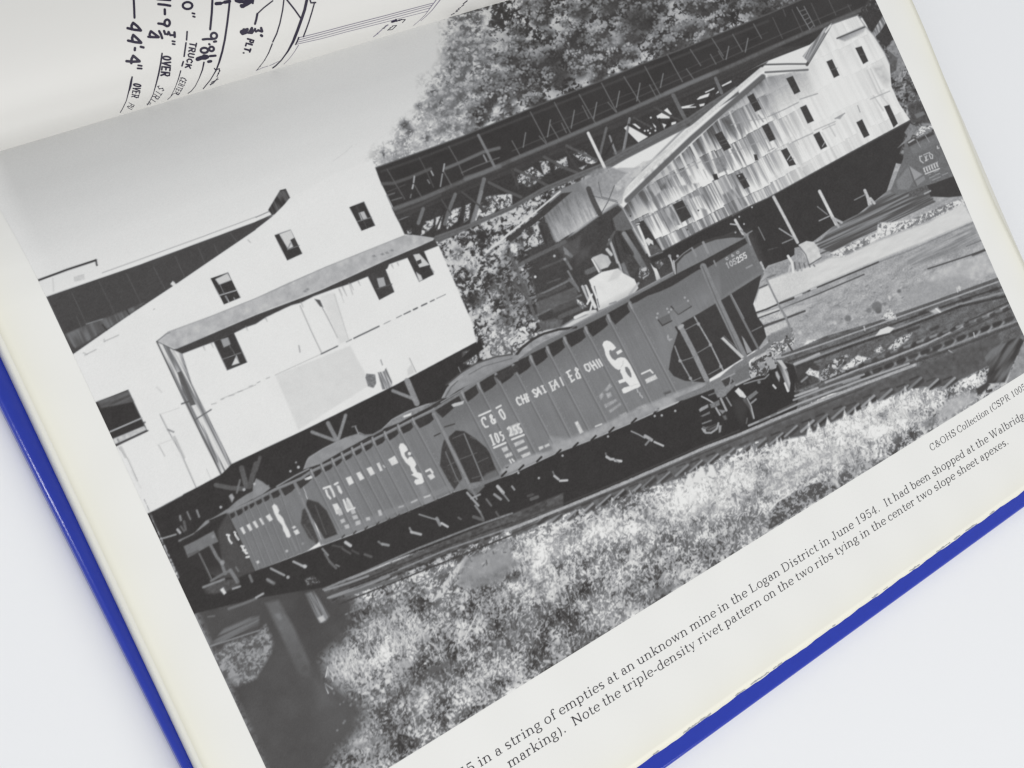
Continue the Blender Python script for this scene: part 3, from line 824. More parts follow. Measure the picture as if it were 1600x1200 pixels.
# yard
yard = F(1180, 440, 1200, 415, 1233, 404, 1275, 374, 1300, 355, 1340, 335, 1385, 300, 1400, 255, 1440, 262, 1470, 290, 1502, 300, 1520, 345, 1560, 437, 1600, 525, 1620, 570, 1560, 610, 1300, 640, 1180, 620)
P(yard, lambda u, v: 166 + 26 * (fbm(u * .9 - v * .43, (u * .43 + v * .9) * 2.2, 14, 4, 12) - .5) * 2 + 12 * (vnoise(u / 1.7, v / 1.7, 8) - .5) * 2, 1.5, YARD)
P(F(1275, 385, 1300, 355, 1350, 330, 1385, 300, 1440, 268, 1460, 315, 1380, 350, 1300, 395), streak(84, 142, 3, 60, 5, 0, .3, AL), 3, YARD)
for a in ((300, 320, 560, 200, 1000, 10), (330, 350, 600, 240, 1010, 40), (330, 385, 620, 260, 1040, 60)):
    L(q3(*a), 2.5, 82, 1.8, YARD, .85)
P(q3(350, 400, 500, 330, 680, 250, 690, 190, 760, 190, 900, 170, 1100, 80, 1220, 40, 1230, 80, 900, 220, 700, 290, 480, 410), leaves(120, 226, 4, 18, .12, 51, .4), 3, YARD)
P(q3(0, 545, 120, 500, 330, 420, 480, 400, 700, 300, 1000, 190, 1220, 70, 1285, 180, 1000, 300, 690, 425, 300, 590, 80, 690, 0, 715), lambda u, v: 214 + 10 * (fbm(u * .9 - v * .43, (u * .43 + v * .9) * 3, 20, 3, 2) - .5) * 2, 5, YARD)
P(q3(0, 470, 130, 420, 300, 420, 340, 390, 420, 390, 330, 440, 0, 550), grain(150, 18, 2), 4, YARD, .8)
L(q3(80, 690, 300, 600, 690, 438), 2.6, 78, 1.5, YARD); L(q3(-40, 740, 60, 700, 150, 660), 2.4, 88, 1.4, YARD); L(q3(0, 765, 330, 630, 600, 515), 2.2, 92, 1.5, YARD); L(q3(-60, 860, 0, 832, 100, 795, 230, 745), 2.4, 84, 1.4, YARD)
L(q3(170, 655, 210, 640), 3.2, 190, 1.6, YARD); L(q3(270, 610, 300, 600), 3, 190, 1.6, YARD)
P(q3(60, 735, 330, 640, 560, 540, 590, 530, 560, 560, 300, 680, 60, 770), grain(176, 16, 2), 2, YARD, .7); P(q3(0, 790, 150, 720, 300, 690, 120, 780, 0, 830), grain(196, 12, 2), 2, YARD, .7)
L(q3(690, 440, 900, 360, 1280, 190), 1.5, 120, 2, YARD, .7)
P(q3(860, 420, 980, 350, 1280, 210, 1330, 300, 1100, 400, 900, 470), streak(120, 182, 3, 40, 8, 0, .3, AL), 6, YARD, .6)
L(q3(1000, 480, 1200, 415, 1360, 362), 2.4, 80, 1.6, YARD, .9); L(q3(1240, 340, 1340, 300), 1.6, 110, 1.6, YARD, .8); L(q3(1280, 395, 1362, 360), 4, 74, 2, YARD, .8)
P(q3(1050, 490, 1200, 430, 1370, 380, 1425, 500, 1300, 540, 1100, 590, 1000, 560), lambda u, v: 190 + 24 * (fbm(u, v, 7, 3, 6) - .5) * 2, 5, YARD, .8)
P(q3(830, 640, 1000, 560, 1200, 520, 1300, 560, 1180, 620, 900, 730), grain(160, 7, 2.4), 6, YARD, .7)
dabs(q3(160, 760, 700, 480, 1000, 480, 800, 760, 200, 960), 170, 100, 215, (1.5, 5), (1, 2), (-.4, .5), YARD, .6, 8)
for x, y, r, t in ((690, 740, 5, 84), (680, 715, 8, 112), (420, 820, 2.5, 210), (820, 620, 3, 100), (500, 790, 5, 110), (730, 700, 3, 120), (630, 740, 4, 120), (1195, 600, 2.5, 225), (760, 660, 2, 215), (200, 880, 3, 205)):
    DOT(1200 + x / 4, 300 + y / 4, r, t, 3, .8, YARD)
P(q3(0, 900, 150, 850, 170, 930, 100, 960, 0, 990), leaves(90, 216, 4, 16, .05, 57), 3, YARD); P(q3(210, 980, 240, 930, 300, 920, 300, 960), leaves(120, 226, 3, 10, .1, 9), 3, YARD)
P(B8(1010, 740, 1120, 690, 1240, 920, 1130, 975, 940, 1030, 960, 900), grain(218, 5), 2, YARD); P(B8(1130, 640, 1400, 520, 1600, 540, 1600, 760, 1250, 900, 1140, 700), grain(208, 8), 6, YARD, .8)
P(B8(950, 1080, 1130, 1030, 1260, 980, 1300, 1000, 1330, 1080, 1020, 1190), grain(188, 20, 2), 2, YARD); P(A8(1040, 270, 1330, 170, 1370, 230, 1090, 365), grain(200, 12, 2), 2, YARD); P(A8(1160, 330, 1400, 250, 1440, 380, 1200, 440, 1100, 400), grain(136, 12, 2), 4, YARD)
for q_, w_, t_ in ((B8(940, 1040, 1100, 985, 1260, 915, 1440, 850), 2.6, 74), (B8(960, 1075, 1250, 985), 3.4, 210), (B8(975, 1105, 1260, 1000), 2, 84), (B8(1010, 722, 1110, 678), 2, 92), (A8(1020, 250, 1180, 190, 1330, 140, 1580, 45), 2.4, 84), (B8(1110, 590, 1210, 555), 2.4, 120)):
    L(q_, w_, t_, 1.5, YARD)
# posts, braces, cart under the tipple
for a, w, t in (((35, 30, 110, 170, 185, 315), 4.6, 206), ((322, -5, 370, 90, 425, 200), 4.8, 222), ((605, -10, 640, 70), 4.6, 200), ((70, 228, 160, 285), 2, 176), ((90, 320, 160, 290), 1.8, 150), ((310, 92, 370, 140), 1.6, 150),
                ((320, 180, 385, 150), 1.8, 176), ((540, 50, 610, 15), 1.6, 150), ((400, 160, 460, 190), 4, 186), ((410, 170, 440, 215), 4, 176), ((640, 40, 665, 70), 4, 196), ((620, 30, 630, 80), 3, 190), ((0, 362, 60, 345), 2, 84)):
    L(q3(*a), w, grain(t, 12), 1.5, TIP, .95)
P(q3(200, 345, 190, 330, 240, 306, 285, 312, 312, 345, 332, 405, 300, 440, 258, 456, 240, 420), lambda u, v: 206 + 18 * (fbm(u, v, 8, 3, 8) - .5) * 2, 1.5, YARD)
P(q3(165, 350, 200, 340, 245, 440, 250, 460, 200, 450, 165, 400), grain(160, 16, 2), 1.6, YARD); L(q3(258, 456, 332, 410), 2, 110, 1.5, YARD)
L(q3(200, 345, 235, 390, 258, 456), 1.6, 120, 1.5, YARD); L(q3(125, 400, 150, 440, 158, 500), 4, 222, 1.4, YARD); L(q3(170, 440, 185, 490), 3.5, 150, 1.8, YARD); L(q3(200, 455, 210, 490), 3, 170, 1.8, YARD); L(q3(140, 460, 130, 500), 3, 190, 1.5, YARD)
for k in range(5):
    L(q3(165 + 30 * k, 440 + 4 * k, 172 + 30 * k, 480 - 4 * k), 2, 100, 1.5, YARD, .8)
# walls of the tipple
wall = np.r_[F(974, 325, 980, 318, 1084, 222, 1192, 122, 1262, 108, 1299, 38, 1340, 24, 1352, 41, 1365, 55, 1382, 82, 1390, 100, 1393, 135, 1405, 162, 1422, 187, 1330, 237, 1270, 270, 1200, 309, 1170, 322, 1100, 357, 1035, 392, 1015, 402)]
def tipple_tone(u, v):
    s1 = np.clip(sheets(124, 250, 42, 3.0, 21, run=.42)(u, v), 0, 234)
    s2 = sheets(212, 234, 44, 4.5, 25, run=.25)(u, v)
    k = sst(u, 1150, 1290)
    t = s1 * (1 - k) + s2 * k
    # weathered boards: darker below the roof edge, clean in the right gable
    lo = sst(v - (318 - (u - 974) * .92), 0, 70)
    t = t * (.66 + .34 * np.maximum(lo, k))
    c = np.exp(-(((u - 1310) / 52) ** 2 + ((v - 140) / 60) ** 2))
    return t * (1 - .75 * c) + 232 * .75 * c
P(wall, tipple_tone, 1.4, TIP)
P(g2(1280, 740, 1480, 590, 1600, 500, 1600, 700, 1560, 690, 1440, 790, 1340, 740), sheets(150, 222, 42, 3.4, 31), 8, TIP, .45)
P(g3(0, 470, 110, 470, 240, 450, 300, 590, 180, 640, 0, 720), ramp((1215, 110), (1250, 170), 150, 226, 8), 5, TIP, .7)
P(g2(720, 1180, 1000, 950, 1040, 1060, 900, 1200), sheets(140, 232, 42, 3, 35), 5, TIP, .5)
P(q1(850, 60, 950, -20, 1180, -60, 1200, 10, 1000, 80, 870, 140), sheets(120, 232, 42, 3.6, 36), 3, TIP, .8)
P(q1(1310, 20, 1400, -30, 1480, 80, 1380, 150, 1320, 60), streak(110, 200, 5, 40, 37, 0, .2, (.45, .89)), 4, TIP, .8); P(q1(1180, 100, 1215, 110, 1250, 210, 1220, 220), 118, 3, TIP, .7)
for a in ((1290, 745, 1370, 925), (1120, 905, 1190, 1050), (1050, 960, 1110, 1090), (990, 1000, 1060, 1150), (1180, 830, 1240, 960), (1360, 700, 1400, 790), (1230, 940, 1290, 1090)):
    L(g2(*a), rng.uniform(2, 5), rng.uniform(226, 236), 2, TIP, .8)
for a in ((1300, 750, 1340, 860), (1100, 920, 1160, 1050), (1170, 880, 1210, 960), (1010, 1000, 1060, 1100), (1540, 720, 1570, 760), (1420, 780, 1440, 860), (1350, 960, 1380, 1060)):
    L(g2(*a), rng.uniform(1.5, 3.5), rng.uniform(110, 150), 2, TIP, .7)
for a in ((620, 440, 690, 590), (640, 430, 720, 600), (110, 760, 190, 900), (340, 830, 430, 990), (700, 590, 760, 660), (0, 1000, 60, 1110), (220, 1070, 240, 1100), (380, 780, 420, 850), (660, 600, 720, 690)):
    L(g3(*a), rng.uniform(1.2, 2.2), rng.uniform(168, 192), 2.5, TIP, .7)
P(g3(650, 420, 720, 410, 760, 500, 740, 545, 690, 480), grain(190, 14, 4), 6, TIP, .7)
for a, t in (((0, 730, 100, 685, 190, 640), 150), ((200, 620, 310, 585), 150), ((0, 945, 40, 925), 150), ((150, 890, 280, 832), 160), ((290, 815, 420, 760), 170), ((420, 742, 480, 708), 160), ((640, 620, 760, 570), 165),
             ((0, 960, 80, 935), 180), ((560, 660, 575, 700), 150), ((340, 810, 420, 775), 180)):
    L(g3(*a), 1.5, t, 1.5, TIP, .85)
P(g3(415, 740, 480, 706, 450, 745), 150, 2, TIP, .8)
for a, t in (((1190, 1020, 1300, 985, 1460, 920, 1600, 860), 165), ((1370, 780, 1440, 760, 1580, 740), 165), ((1000, 1100, 1180, 1010), 170), ((1380, 1085, 1500, 1030), 150)):
    L(g2(*a), 1.5, t, 1.6, TIP, .8)
for a, t in (((860, 150, 940, 115, 1080, 60), 150), ((770, 185, 860, 150), 130)):
    L(q1(*a), 1.6, t, 1.6, TIP, .85)
# monitor roof shading on the right gable
P(g3(430, 238, 600, 160, 612, 168, 600, 200, 560, 225, 480, 260), ramp((1320, 50), (1330, 66), 108, 214, 6), 3, TIP, .85); L(g3(432, 240, 606, 168), 2.2, 92, 1.5, TIP)
for q in (g3(365, 385, 400, 370, 447, 470, 412, 487), g3(545, 300, 585, 288, 627, 382, 595, 401), g3(113, 490, 155, 474, 203, 572, 165, 590), g3(200, 672, 238, 655, 288, 755, 248, 773), g3(283, 842, 320, 822, 370, 915, 330, 936),
          g3(552, 765, 588, 745, 635, 845, 600, 862), g3(725, 665, 758, 655, 812, 772, 785, 797), g3(80, 940, 117, 924, 175, 1028, 133, 1040), g2(1560, 790, 1600, 770, 1648, 870, 1610, 886), g2(1470, 605, 1508, 582, 1560, 680, 1520, 700),
          g2(1265, 842, 1310, 820, 1370, 922, 1325, 945), g2(1400, 1095, 1440, 1080, 1487, 1165, 1450, 1182), g2(1253, 1090, 1280, 1085, 1292, 1120, 1265, 1128), q1(1003, 78, 1065, 50, 1122, 155, 1060, 192), q1(775, 195, 822, 175, 938, 365, 862, 402),
          g2(1510, 965, 1530, 965, 1540, 1000, 1520, 1005)):
    P(q, grain(68, 7), 1.3, TIP)
P(g2(1255, 995, 1325, 970, 1345, 1060, 1290, 1085), grain(130, 14, 2.4), 2.5, TIP, .8); P(q1(940, 110, 1000, 88, 1052, 205, 1020, 210), streak(120, 190, 4, 20, 5, 0, .3, (.45, .89)), 2, TIP, .85)
for a, t in ((g3(395, 435, 432, 425), 110), (g3(575, 345, 605, 335), 96), (g2(1490, 650, 1540, 628), 100), (g2(1295, 885, 1345, 870), 104), (g2(1305, 905, 1350, 890), 100), (g3(120, 1000, 145, 965), 220), (g3(340, 915, 355, 890), 190), (g3(135, 1005, 160, 990), 150), (q1(1030, 110, 1095, 85), 110), (g2(1420, 1130, 1465, 1115), 100)):
    L(a, 1.4, t, 1.2, TIP, .8)
DOT(1155, 275, 1.2, 205, 1.3, 1, TIP)
P(q1(832, 300, 850, 285, 880, 305, 886, 335, 866, 320, 855, 340), 216, 1.5, TIP); P(q1(845, 335, 900, 330, 935, 365, 870, 395), grain(96, 10, 2), 2, TIP); L(q1(780, 200, 795, 198), 2, 210, 1.3, TIP)
L(q1(790, 215, 830, 310, 860, 400), 4, grain(224, 8), 1.5, TIP); L(q1(862, 405, 940, 375), 2, 130, 1.4, TIP)
for x, y in ((740, 150), (1095, 235), (1165, 115), (1500, 95), (1450, 200), (1420, 155)):
    DOT(800 + x / 4, 300 + y / 4, 1.3, 70 if x < 1200 else 200, 1.3, 1, TIP)
# roof edges
L(F(975, 303, 1010, 268, 1075, 205, 1130, 158, 1190, 108), 6.2, grain(214, 10, 2), 1.6, TIP); L(F(980, 313, 1014, 280, 1080, 217, 1135, 169, 1192, 120), 8.5, 92, 2.4, TIP, .9)
L(F(972, 296, 1020, 250, 1070, 200), 3, 126, 2.5, TREST, .7); L(F(962, 296, 1010, 257, 1040, 236), 3.2, 196, 1.5, TIP, .8)
L(F(1190, 108, 1225, 106, 1262, 105), 3.8, 220, 1.4, TIP); L(F(1194, 101, 1230, 100, 1261, 100), 2.6, 96, 1.6, TIP); L(F(1196, 113, 1262, 109), 3, 76, 2, TIP, .8)
L(F(1261, 101, 1278, 72, 1298, 38), 4.6, 84, 1.5, TIP); P(F(1254, 88, 1288, 44, 1299, 38, 1264, 98), streak(120, 190, 3, 40, 3, 0, .3, (.45, -.89)), 1.6, TIP); L(F(1290, 50, 1299, 38), 3, 216, 1.4, TIP)
L(F(1299, 38, 1320, 30, 1341, 23), 2.2, 120, 1.4, TIP, .8); L(F(1340, 24, 1352, 41, 1365, 55, 1382, 82, 1390, 100), 1.6, 150, 1.6, TIP, .8)
L(F(1425, 187, 1330, 238, 1200, 309, 1100, 358, 1015, 403), 1.8, 92, 1.6, TIP, .7)
# tall pole
L(F(919, 208, 941, 254, 964, 304, 970, 315), 4.6, grain(222, 6), 1.4, CHUTE)

# ---- loading chute and lean-to beside the tipple
P(F(866, 300, 900, 285, 968, 262, 1000, 262, 975, 300, 972, 318, 930, 335, 880, 372, 850, 338), lambda u, v: 128 + 60 * sst(u, 900, 965) + 12 * (fbm(u, v, 8, 3, 6) - .5), 2, CHUTE)
P(q1(200, 148, 300, 60, 372, 0, 460, 0, 530, 150, 420, 230, 275, 316, 240, 250), lambda u, v: ramp((868, 330), (902, 372), 136, 218, 6)(u, v) * (.86 + .14 * streak(0, 1, 3, 20, 4, 0, .3, (.4, .9))(u, v)), 1.6, CHUTE)
P(g2(420, 1130, 520, 1060, 610, 1040, 720, 1080, 700, 1190, 640, 1290, 560, 1320), grain(150, 12, 3), 4, CHUTE, .8)
P(q1(490, 0, 700, 0, 660, 60, 550, 128), lambda u, v: ramp((940, 300), (946, 332), 150, 222, 8)(u, v), 2, CHUTE)
P(g2(640, 1160, 720, 1080, 820, 1010, 870, 1000, 760, 1110, 660, 1200), grain(190, 16, 3), 2.5, CHUTE, .8); P(g2(760, 1060, 800, 1050, 820, 1090, 770, 1110), 205, 3, CHUTE, .7)
L(q1(540, -60, 560, 30, 655, 55), 1.2, 110, 1.2, CHUTE); L(q1(640, -40, 600, 60, 560, 130), 1.3, 104, 1.3, CHUTE); L(q1(510, 25, 660, 65), 1.2, 112, 1.2, CHUTE)
L(q1(478, -20, 510, 60, 548, 135), 8, grain(84, 6), 1.6, CHUTE); L(q1(0, 248, 150, 122, 300, -3), 2.8, grain(214, 8), 1.4, CHUTE); L(F(760, 394, 780, 378, 800, 361), 3.4, 214, 1.4, CHUTE)
P(q1(-30, 285, 0, 262, 160, 135, 310, 8, 372, 0, 290, 70, 200, 150, 60, 265, 0, 310), grain(70, 5), 1.8, CHUTE)
L(F(754, 404, 770, 392), 2.6, 110, 1.5, CHUTE)
# dark interior
P(q1(205, 160, 275, 322, 400, 250, 530, 155, 660, 75, 690, 100, 760, 240, 850, 400, 870, 440, 935, 555, 800, 640, 560, 745, 480, 760, 380, 800, 300, 850, 210, 850, 170, 790, 90, 760, 100, 640, 40, 560, 70, 430, 10, 380, 40, 290), grain(73, 7), 5, CHUTE)
P(q1(-20, 320, 40, 290, 110, 400, 120, 560, 170, 700, 120, 790, 0, 790, -110, 600, -100, 480), leaves(62, 168, 4.6, 16, -.04, 191, .45, .2), 8, BUSH, .8)
P(q1(630, 165, 690, 110, 755, 225, 700, 245, 650, 240), grain(108, 6), 2, CHUTE); L(q1(622, 180, 650, 330, 690, 480), 1.6, 60, 1.4, CHUTE)
P(q1(60, 240, 160, 200, 200, 320, 80, 370), leaves(72, 206, 4, 14, .05, 91, .4), 2.5, CHUTE); P(q1(-10, 320, 30, 330, 40, 400, -10, 400), leaves(90, 220, 4, 12, .1, 92), 2.5, CHUTE)
L(q1(180, 215, 215, 320), 4, 66, 1.8, CHUTE)
for a, w, t in (((0, 480, 130, 410, 275, 340, 330, 310), 6, 104), ((-40, 740, 0, 720, 200, 630, 372, 545), 3.4, 128), ((100, 800, 150, 775, 300, 700, 430, 645), 3.2, 122), ((-10, 380, 60, 560, 110, 690, 150, 800), 5, 100), ((80, 560, 110, 640), 4, 116),
                ((350, 495, 420, 620), 3, 140), ((360, 545, 410, 600), 5, 120), ((160, 650, 220, 640, 330, 590), 5, 86), ((20, 580, 130, 690), 3, 104), ((300, 780, 420, 730), 7, 100), ((220, 570, 300, 540), 2, 96), ((-60, 560, -20, 700), 4, 110),
                ((175, 480, 300, 430, 350, 400), 3, 92), ((330, 360, 370, 400), 5, 150), ((340, 430, 370, 480), 4, 130), ((610, 300, 640, 380, 660, 440), 4, 190), ((595, 360, 620, 390), 5, 214), ((690, 260, 750, 360, 830, 480), 8, 122),
                ((700, 330, 740, 400), 2, 96), ((665, 440, 690, 500), 3, 190), ((700, 480, 720, 500), 2.6, 150), ((470, 500, 540, 470), 8, 112), ((640, 250, 600, 330), 4, 100), ((690, 480, 700, 560, 740, 570), 1.5, 60)):
    L(q1(*a), w, grain(t, 8), 2, CHUTE, .9)
P(q1(660, 250, 720, 240, 770, 330, 760, 400, 700, 380), grain(62, 4), 2, CHUTE, .8); L(q1(700, 260, 790, 400, 830, 475), 7, ramp((980, 370), (1004, 420), 150, 106, 5), 2, CHUTE, .9)
P(q1(690, 420, 740, 400, 790, 480, 760, 520, 700, 490), grain(76, 10, 2), 2, CHUTE); P(q1(680, 450, 700, 440, 745, 545, 715, 545), 146, 2.5, CHUTE, .7)
P(q1(800, 470, 850, 470, 860, 500, 840, 560, 790, 530), leaves(80, 190, 3.6, 10, 0, 15), 2.5, CHUTE)
P(q1(540, 490, 500, 410, 560, 385, 600, 400, 620, 440, 600, 470), lambda u, v: 196 + 14 * (fbm(u, v, 8, 3, 3) - .5) * 2, 1.8, CHUTE); L(q1(510, 430, 555, 495), 3, 150, 1.5, CHUTE, .8); L(q1(500, 420, 545, 500), 2.5, 224, 1.4, CHUTE)
P(q1(320, 340, 350, 365, 360, 400, 330, 390), 190, 2, CHUTE); P(q1(440, 360, 500, 330, 480, 400, 400, 470, 400, 420), grain(92, 8, 3), 6, CHUTE, .6); P(q1(280, 340, 430, 280, 420, 380, 340, 440), grain(100, 6, 3), 6, CHUTE, .6)
P(q1(480, 550, 560, 500, 660, 478, 700, 510, 765, 545, 790, 600, 740, 665, 640, 705, 540, 742, 520, 650), lambda u, v: 226 + 7 * (fbm(u, v, 14, 3, 5) - .5) * 2, 1.5, CHUTE)
P(q1(640, 490, 670, 475, 690, 500, 660, 540, 600, 560), 206, 3, CHUTE, .8); L(q1(735, 640, 790, 570), 3.5, 190, 2, CHUTE, .8); L(q1(610, 700, 650, 685), 2, 150, 1.5, CHUTE); L(q1(515, 590, 545, 720), 1.6, 120, 1.4, CHUTE)
for a, w, t in (((440, 590, 480, 680), 4, 190), ((460, 590, 520, 720), 5, 222), ((470, 700, 500, 640), 3, 226), ((395, 785, 455, 757, 520, 745), 5, 228), ((455, 590, 475, 650), 2, 110), ((480, 780, 500, 700), 3, 220), ((500, 590, 530, 660), 3, 226)):
    L(q1(*a), w, t, 1.5, CHUTE)
P(q1(400, 665, 440, 690, 470, 720, 440, 730, 410, 700), leaves(110, 220, 3.6, 9, .05, 71), 2, CHUTE); P(q1(520, 765, 560, 745, 640, 700, 650, 715, 560, 765, 510, 785), 226, 1.5, CHUTE)
P(q1(865, 445, 885, 470, 905, 480, 935, 555, 905, 562, 890, 500), 220, 1.5, CHUTE); P(q1(880, 440, 960, 410, 1010, 430, 1010, 510, 940, 545, 905, 480), grain(74, 8), 1.8, CHUTE, .9)
P(q1(895, 440, 930, 425, 945, 450, 920, 480), leaves(90, 180, 3, 8, 0, 8), 2, CHUTE); L(q1(985, 400, 1000, 440, 1015, 510), 2.4, 200, 1.5, CHUTE)
for x, y, r, t in ((65, 485, 2.2, 215), (145, 530, 2, 222), (75, 855, 3.5, 226), (55, 860, 2.4, 226), (150, 890, 2.4, 216), (185, 890, 1.6, 200), (265, 400, 2, 190), (330, 420, 2.2, 160), (290, 850, 2.5, 170), (1035, 400, 2, 190), (985, 400, 2.5, 160), (20, 345, 2, 200)):
    DOT(800 + x / 4, 300 + y / 4, r, t, 1.6, 1, CHUTE)
L(q1(65, 850, 100, 890), 3.4, 222, 1.4, CHUTE)
P(q1(-20, 940, 40, 870, 130, 900, 150, 920, 60, 1000, 10, 1030), leaves(90, 214, 4.2, 12, .08, 45), 3, BUSH)
P(q1(160, 815, 260, 790, 320, 800, 300, 845, 190, 870), grain(104, 12, 3), 3, CHUTE); P(q1(230, 700, 400, 640, 410, 700, 260, 760), grain(92, 7, 3), 3, CHUTE, .7); P(q1(150, 690, 400, 590, 410, 640, 160, 770), grain(108, 8, 3), 2.5, CHUTE, .7)
# signal arm on the tipple corner
L(q1(1395, 175, 1425, 230, 1450, 275), 4, 214, 1.5, TIP); L(q1(1365, 200, 1410, 205, 1440, 240), 2, 190, 1.4, TIP); L(q1(1540, 220, 1580, 300), 1.6, 130, 1.5, UNDER); DOT(1149, 363, 1.5, 210, 1.3, 1, TIP)
L(q1(1140, 345, 1190, 335, 1400, 245), 3, 84, 2, UNDER, .6)

# ---- next hopper at the right edge of the print
e = K(1420, 170, 8.889)
P(e(-80, 700, -60, 470, 150, 395, 372, 290, 440, 460, 560, 720, 650, 930, 420, 1010, 220, 1065, 0, 1150, -150, 1200, -260, 1150), grain(112, 7, 2), 1.6, CAR4)
P(e(-20, 480, 120, 420, 372, 295, 390, 340, 150, 450, 0, 530), grain(74, 6), 2, CAR4); P(e(20, 540, 350, 400, 420, 440, 440, 470, 60, 640), grain(124, 7), 3, CAR4, .7)
P(e(100, 360, 170, 240, 260, 255, 330, 190, 350, 270, 110, 400), leaves(130, 222, 3, 8, .1, 14), 2, BUSH); L(e(0, 470, 70, 425), 2, 190, 1.4, CAR4); L(e(0, 440, 110, 380), 1.6, 92, 1.5, CAR4)
for a in ((230, 370, 285, 460), (110, 440, 160, 530), (350, 320, 400, 420)):
    L(e(*a), 1.4, 150, 1.3, CAR4)
P(e(-60, 330, 20, 200, 130, 270, 60, 360, 0, 400), grain(128, 10, 2), 2, BUSH); P(g3(810, 925, 860, 870, 900, 800, 930, 790, 890, 870), grain(140, 10), 1.8, CAR4)
P(e(0, 790, 90, 850, 190, 910, 80, 990, 40, 880), 158, 2, CAR4); P(e(90, 1000, 210, 930, 230, 980, 120, 1070), 140, 2, CAR4); L(e(0, 800, 70, 1000, 110, 1080), 1.4, 96, 1.4, CAR4); P(e(-170, 1000, 0, 800, 60, 1000, 0, 1120, -150, 1120), grain(136, 8), 3, CAR4, .8)
P(e(250, 1060, 420, 1010, 650, 925, 700, 1030, 745, 1210, 560, 1230, 300, 1220), grain(64, 4), 2, CAR4); P(e(0, 1160, 240, 1065, 300, 1140, 200, 1200, 0, 1230), grain(96, 14, 2), 2, CAR4); L(e(220, 1180, 300, 1140), 2.4, 170, 1.5, CAR4)
for a, w in (((150, 660, 160, 720, 200, 750), 1.7), ((155, 665, 180, 655), 1.5), ((205, 640, 290, 605), 1.3), ((225, 660, 250, 720), 1.6), ((250, 650, 235, 720), 1.4), ((290, 620, 330, 640, 330, 690, 305, 690, 285, 640), 1.6), ((270, 700, 230, 725), 1.3)):
    L(e(*a), w, 205, 1.2, CAR4, .9)
for k in range(6):
    L(e(205 + 35 * k, 825 - 15 * k, 230 + 35 * k, 880 - 15 * k), 1.9, 212, 1.2, CAR4, .9)
    L(e(222 + 35 * k, 812 - 15 * k, 214 + 35 * k, 870 - 15 * k), 1.3, 200, 1.2, CAR4, .8)
L(e(230, 905, 425, 830), 1.8, 214, 1.3, CAR4)
for k, (x0, x1, y) in enumerate(((270, 300, 920), (350, 410, 880), (290, 360, 960), (370, 430, 920), (330, 440, 990), (470, 540, 920))):
    L(e(x0, y, x1, y - (x1 - x0) * .42), 1.3, 168, 1.3, CAR4, .8)
L(e(395, 520, 400, 550, 420, 545), 1.6, 205, 1.3, CAR4); L(e(440, 500, 455, 520), 2, 205, 1.3, CAR4)
# ---- tracks to the right of the train
a8 = K(1060, 480, 8); b8 = K(1060, 360, 8); c8 = K(1080, 550, 8); d8 = K(280, 760, 8); m8 = K(740, 600, 8); n8 = K(900, 500, 8); s8 = K(480, 650, 8); t8 = K(640, 600, 8)
q2 = K(800, 600, 4); h2 = K(400, 600, 4); k2 = K(1200, 600, 4); h3 = K(400, 900, 4); j3 = K(0, 900, 4); i3 = K(800, 900, 4)
tr = F(1222, 556, 1290, 525, 1405, 492, 1480, 462, 1560, 435, 1590, 500, 1625, 570, 1560, 600, 1490, 620, 1380, 640, 1290, 660, 1190, 690, 1130, 700, 1100, 705)
P(tr, lambda u, v: 104 + 30 * (fbm(u * .9 - v * .43, (u * .43 + v * .9) * 1.6, 9, 4, 22) - .5) * 2 + 10 * (vnoise(u / 1.6, v / 1.6, 8) - .5) * 2, 1.6, TRACK)
for a, w, t in (((90, 1020, 300, 950, 600, 850, 800, 770, 1060, 680, 1440, 540), 4, 92), ((80, 1035, 300, 965, 800, 788, 1440, 560), 2.2, 178), ((130, 1060, 500, 935, 800, 820, 1200, 680, 1475, 590), 3, 70), ((170, 1078, 500, 955, 780, 860, 1000, 780, 1200, 700, 1480, 625), 3.4, 150),
                ((180, 1092, 500, 970, 850, 850, 1200, 715, 1490, 650), 4, 66), ((280, 1075, 600, 1020, 900, 920, 1200, 790, 1500, 700), 2, 96), ((360, 1190, 560, 1110, 760, 1040, 1000, 945, 1300, 800, 1515, 705), 3, 176), ((340, 1180, 700, 1050, 1000, 930, 1500, 690), 2.4, 74),
                ((400, 1195, 760, 1060, 1000, 970, 1510, 730), 3.5, 84), ((470, 1195, 800, 1070, 1100, 980, 1300, 900, 1560, 805), 3, 150), ((520, 1200, 800, 1100, 1100, 1000, 1560, 825), 4, 78)):
    L(q3(*a), w, grain(t, 10), 1.7, TRACK, .9)
for k in range(16):
    x = 330 + k * 82; y = 1180 - (x - 360) * .385
    L(q3(x, y - 10, x + 45, y - 40), 6, rng.uniform(58, 74), 2.5, TRACK, .8)
    L(q3(x + 30, y - 32, x + 75, y - 48), 4, rng.uniform(120, 170), 2.5, TRACK, .7)
for k in range(15):
    x = 590 + k * 75; y = 1150 - (x - 590) * .385
    L(q3(x, y, x + 36, y - 14), 7, rng.uniform(56, 70), 3, TRACK, .85)
    L(q3(x + 36, y + 12, x + 62, y - 22), 3, rng.uniform(120, 180), 2.5, TRACK, .7)
for x, y, l in ((440, 1080, 40), (370, 1090, 30), (590, 1160, 50), (700, 1110, 50), (780, 950, 40), (1020, 860, 40), (1220, 680, 40), (950, 760, 30), (1110, 1080, 60), (1000, 1010, 50), (1390, 620, 40), (880, 870, 60)):
    L(q3(x, y, x + l, y - l * .4), 5, 62, 3, TRACK, .75)
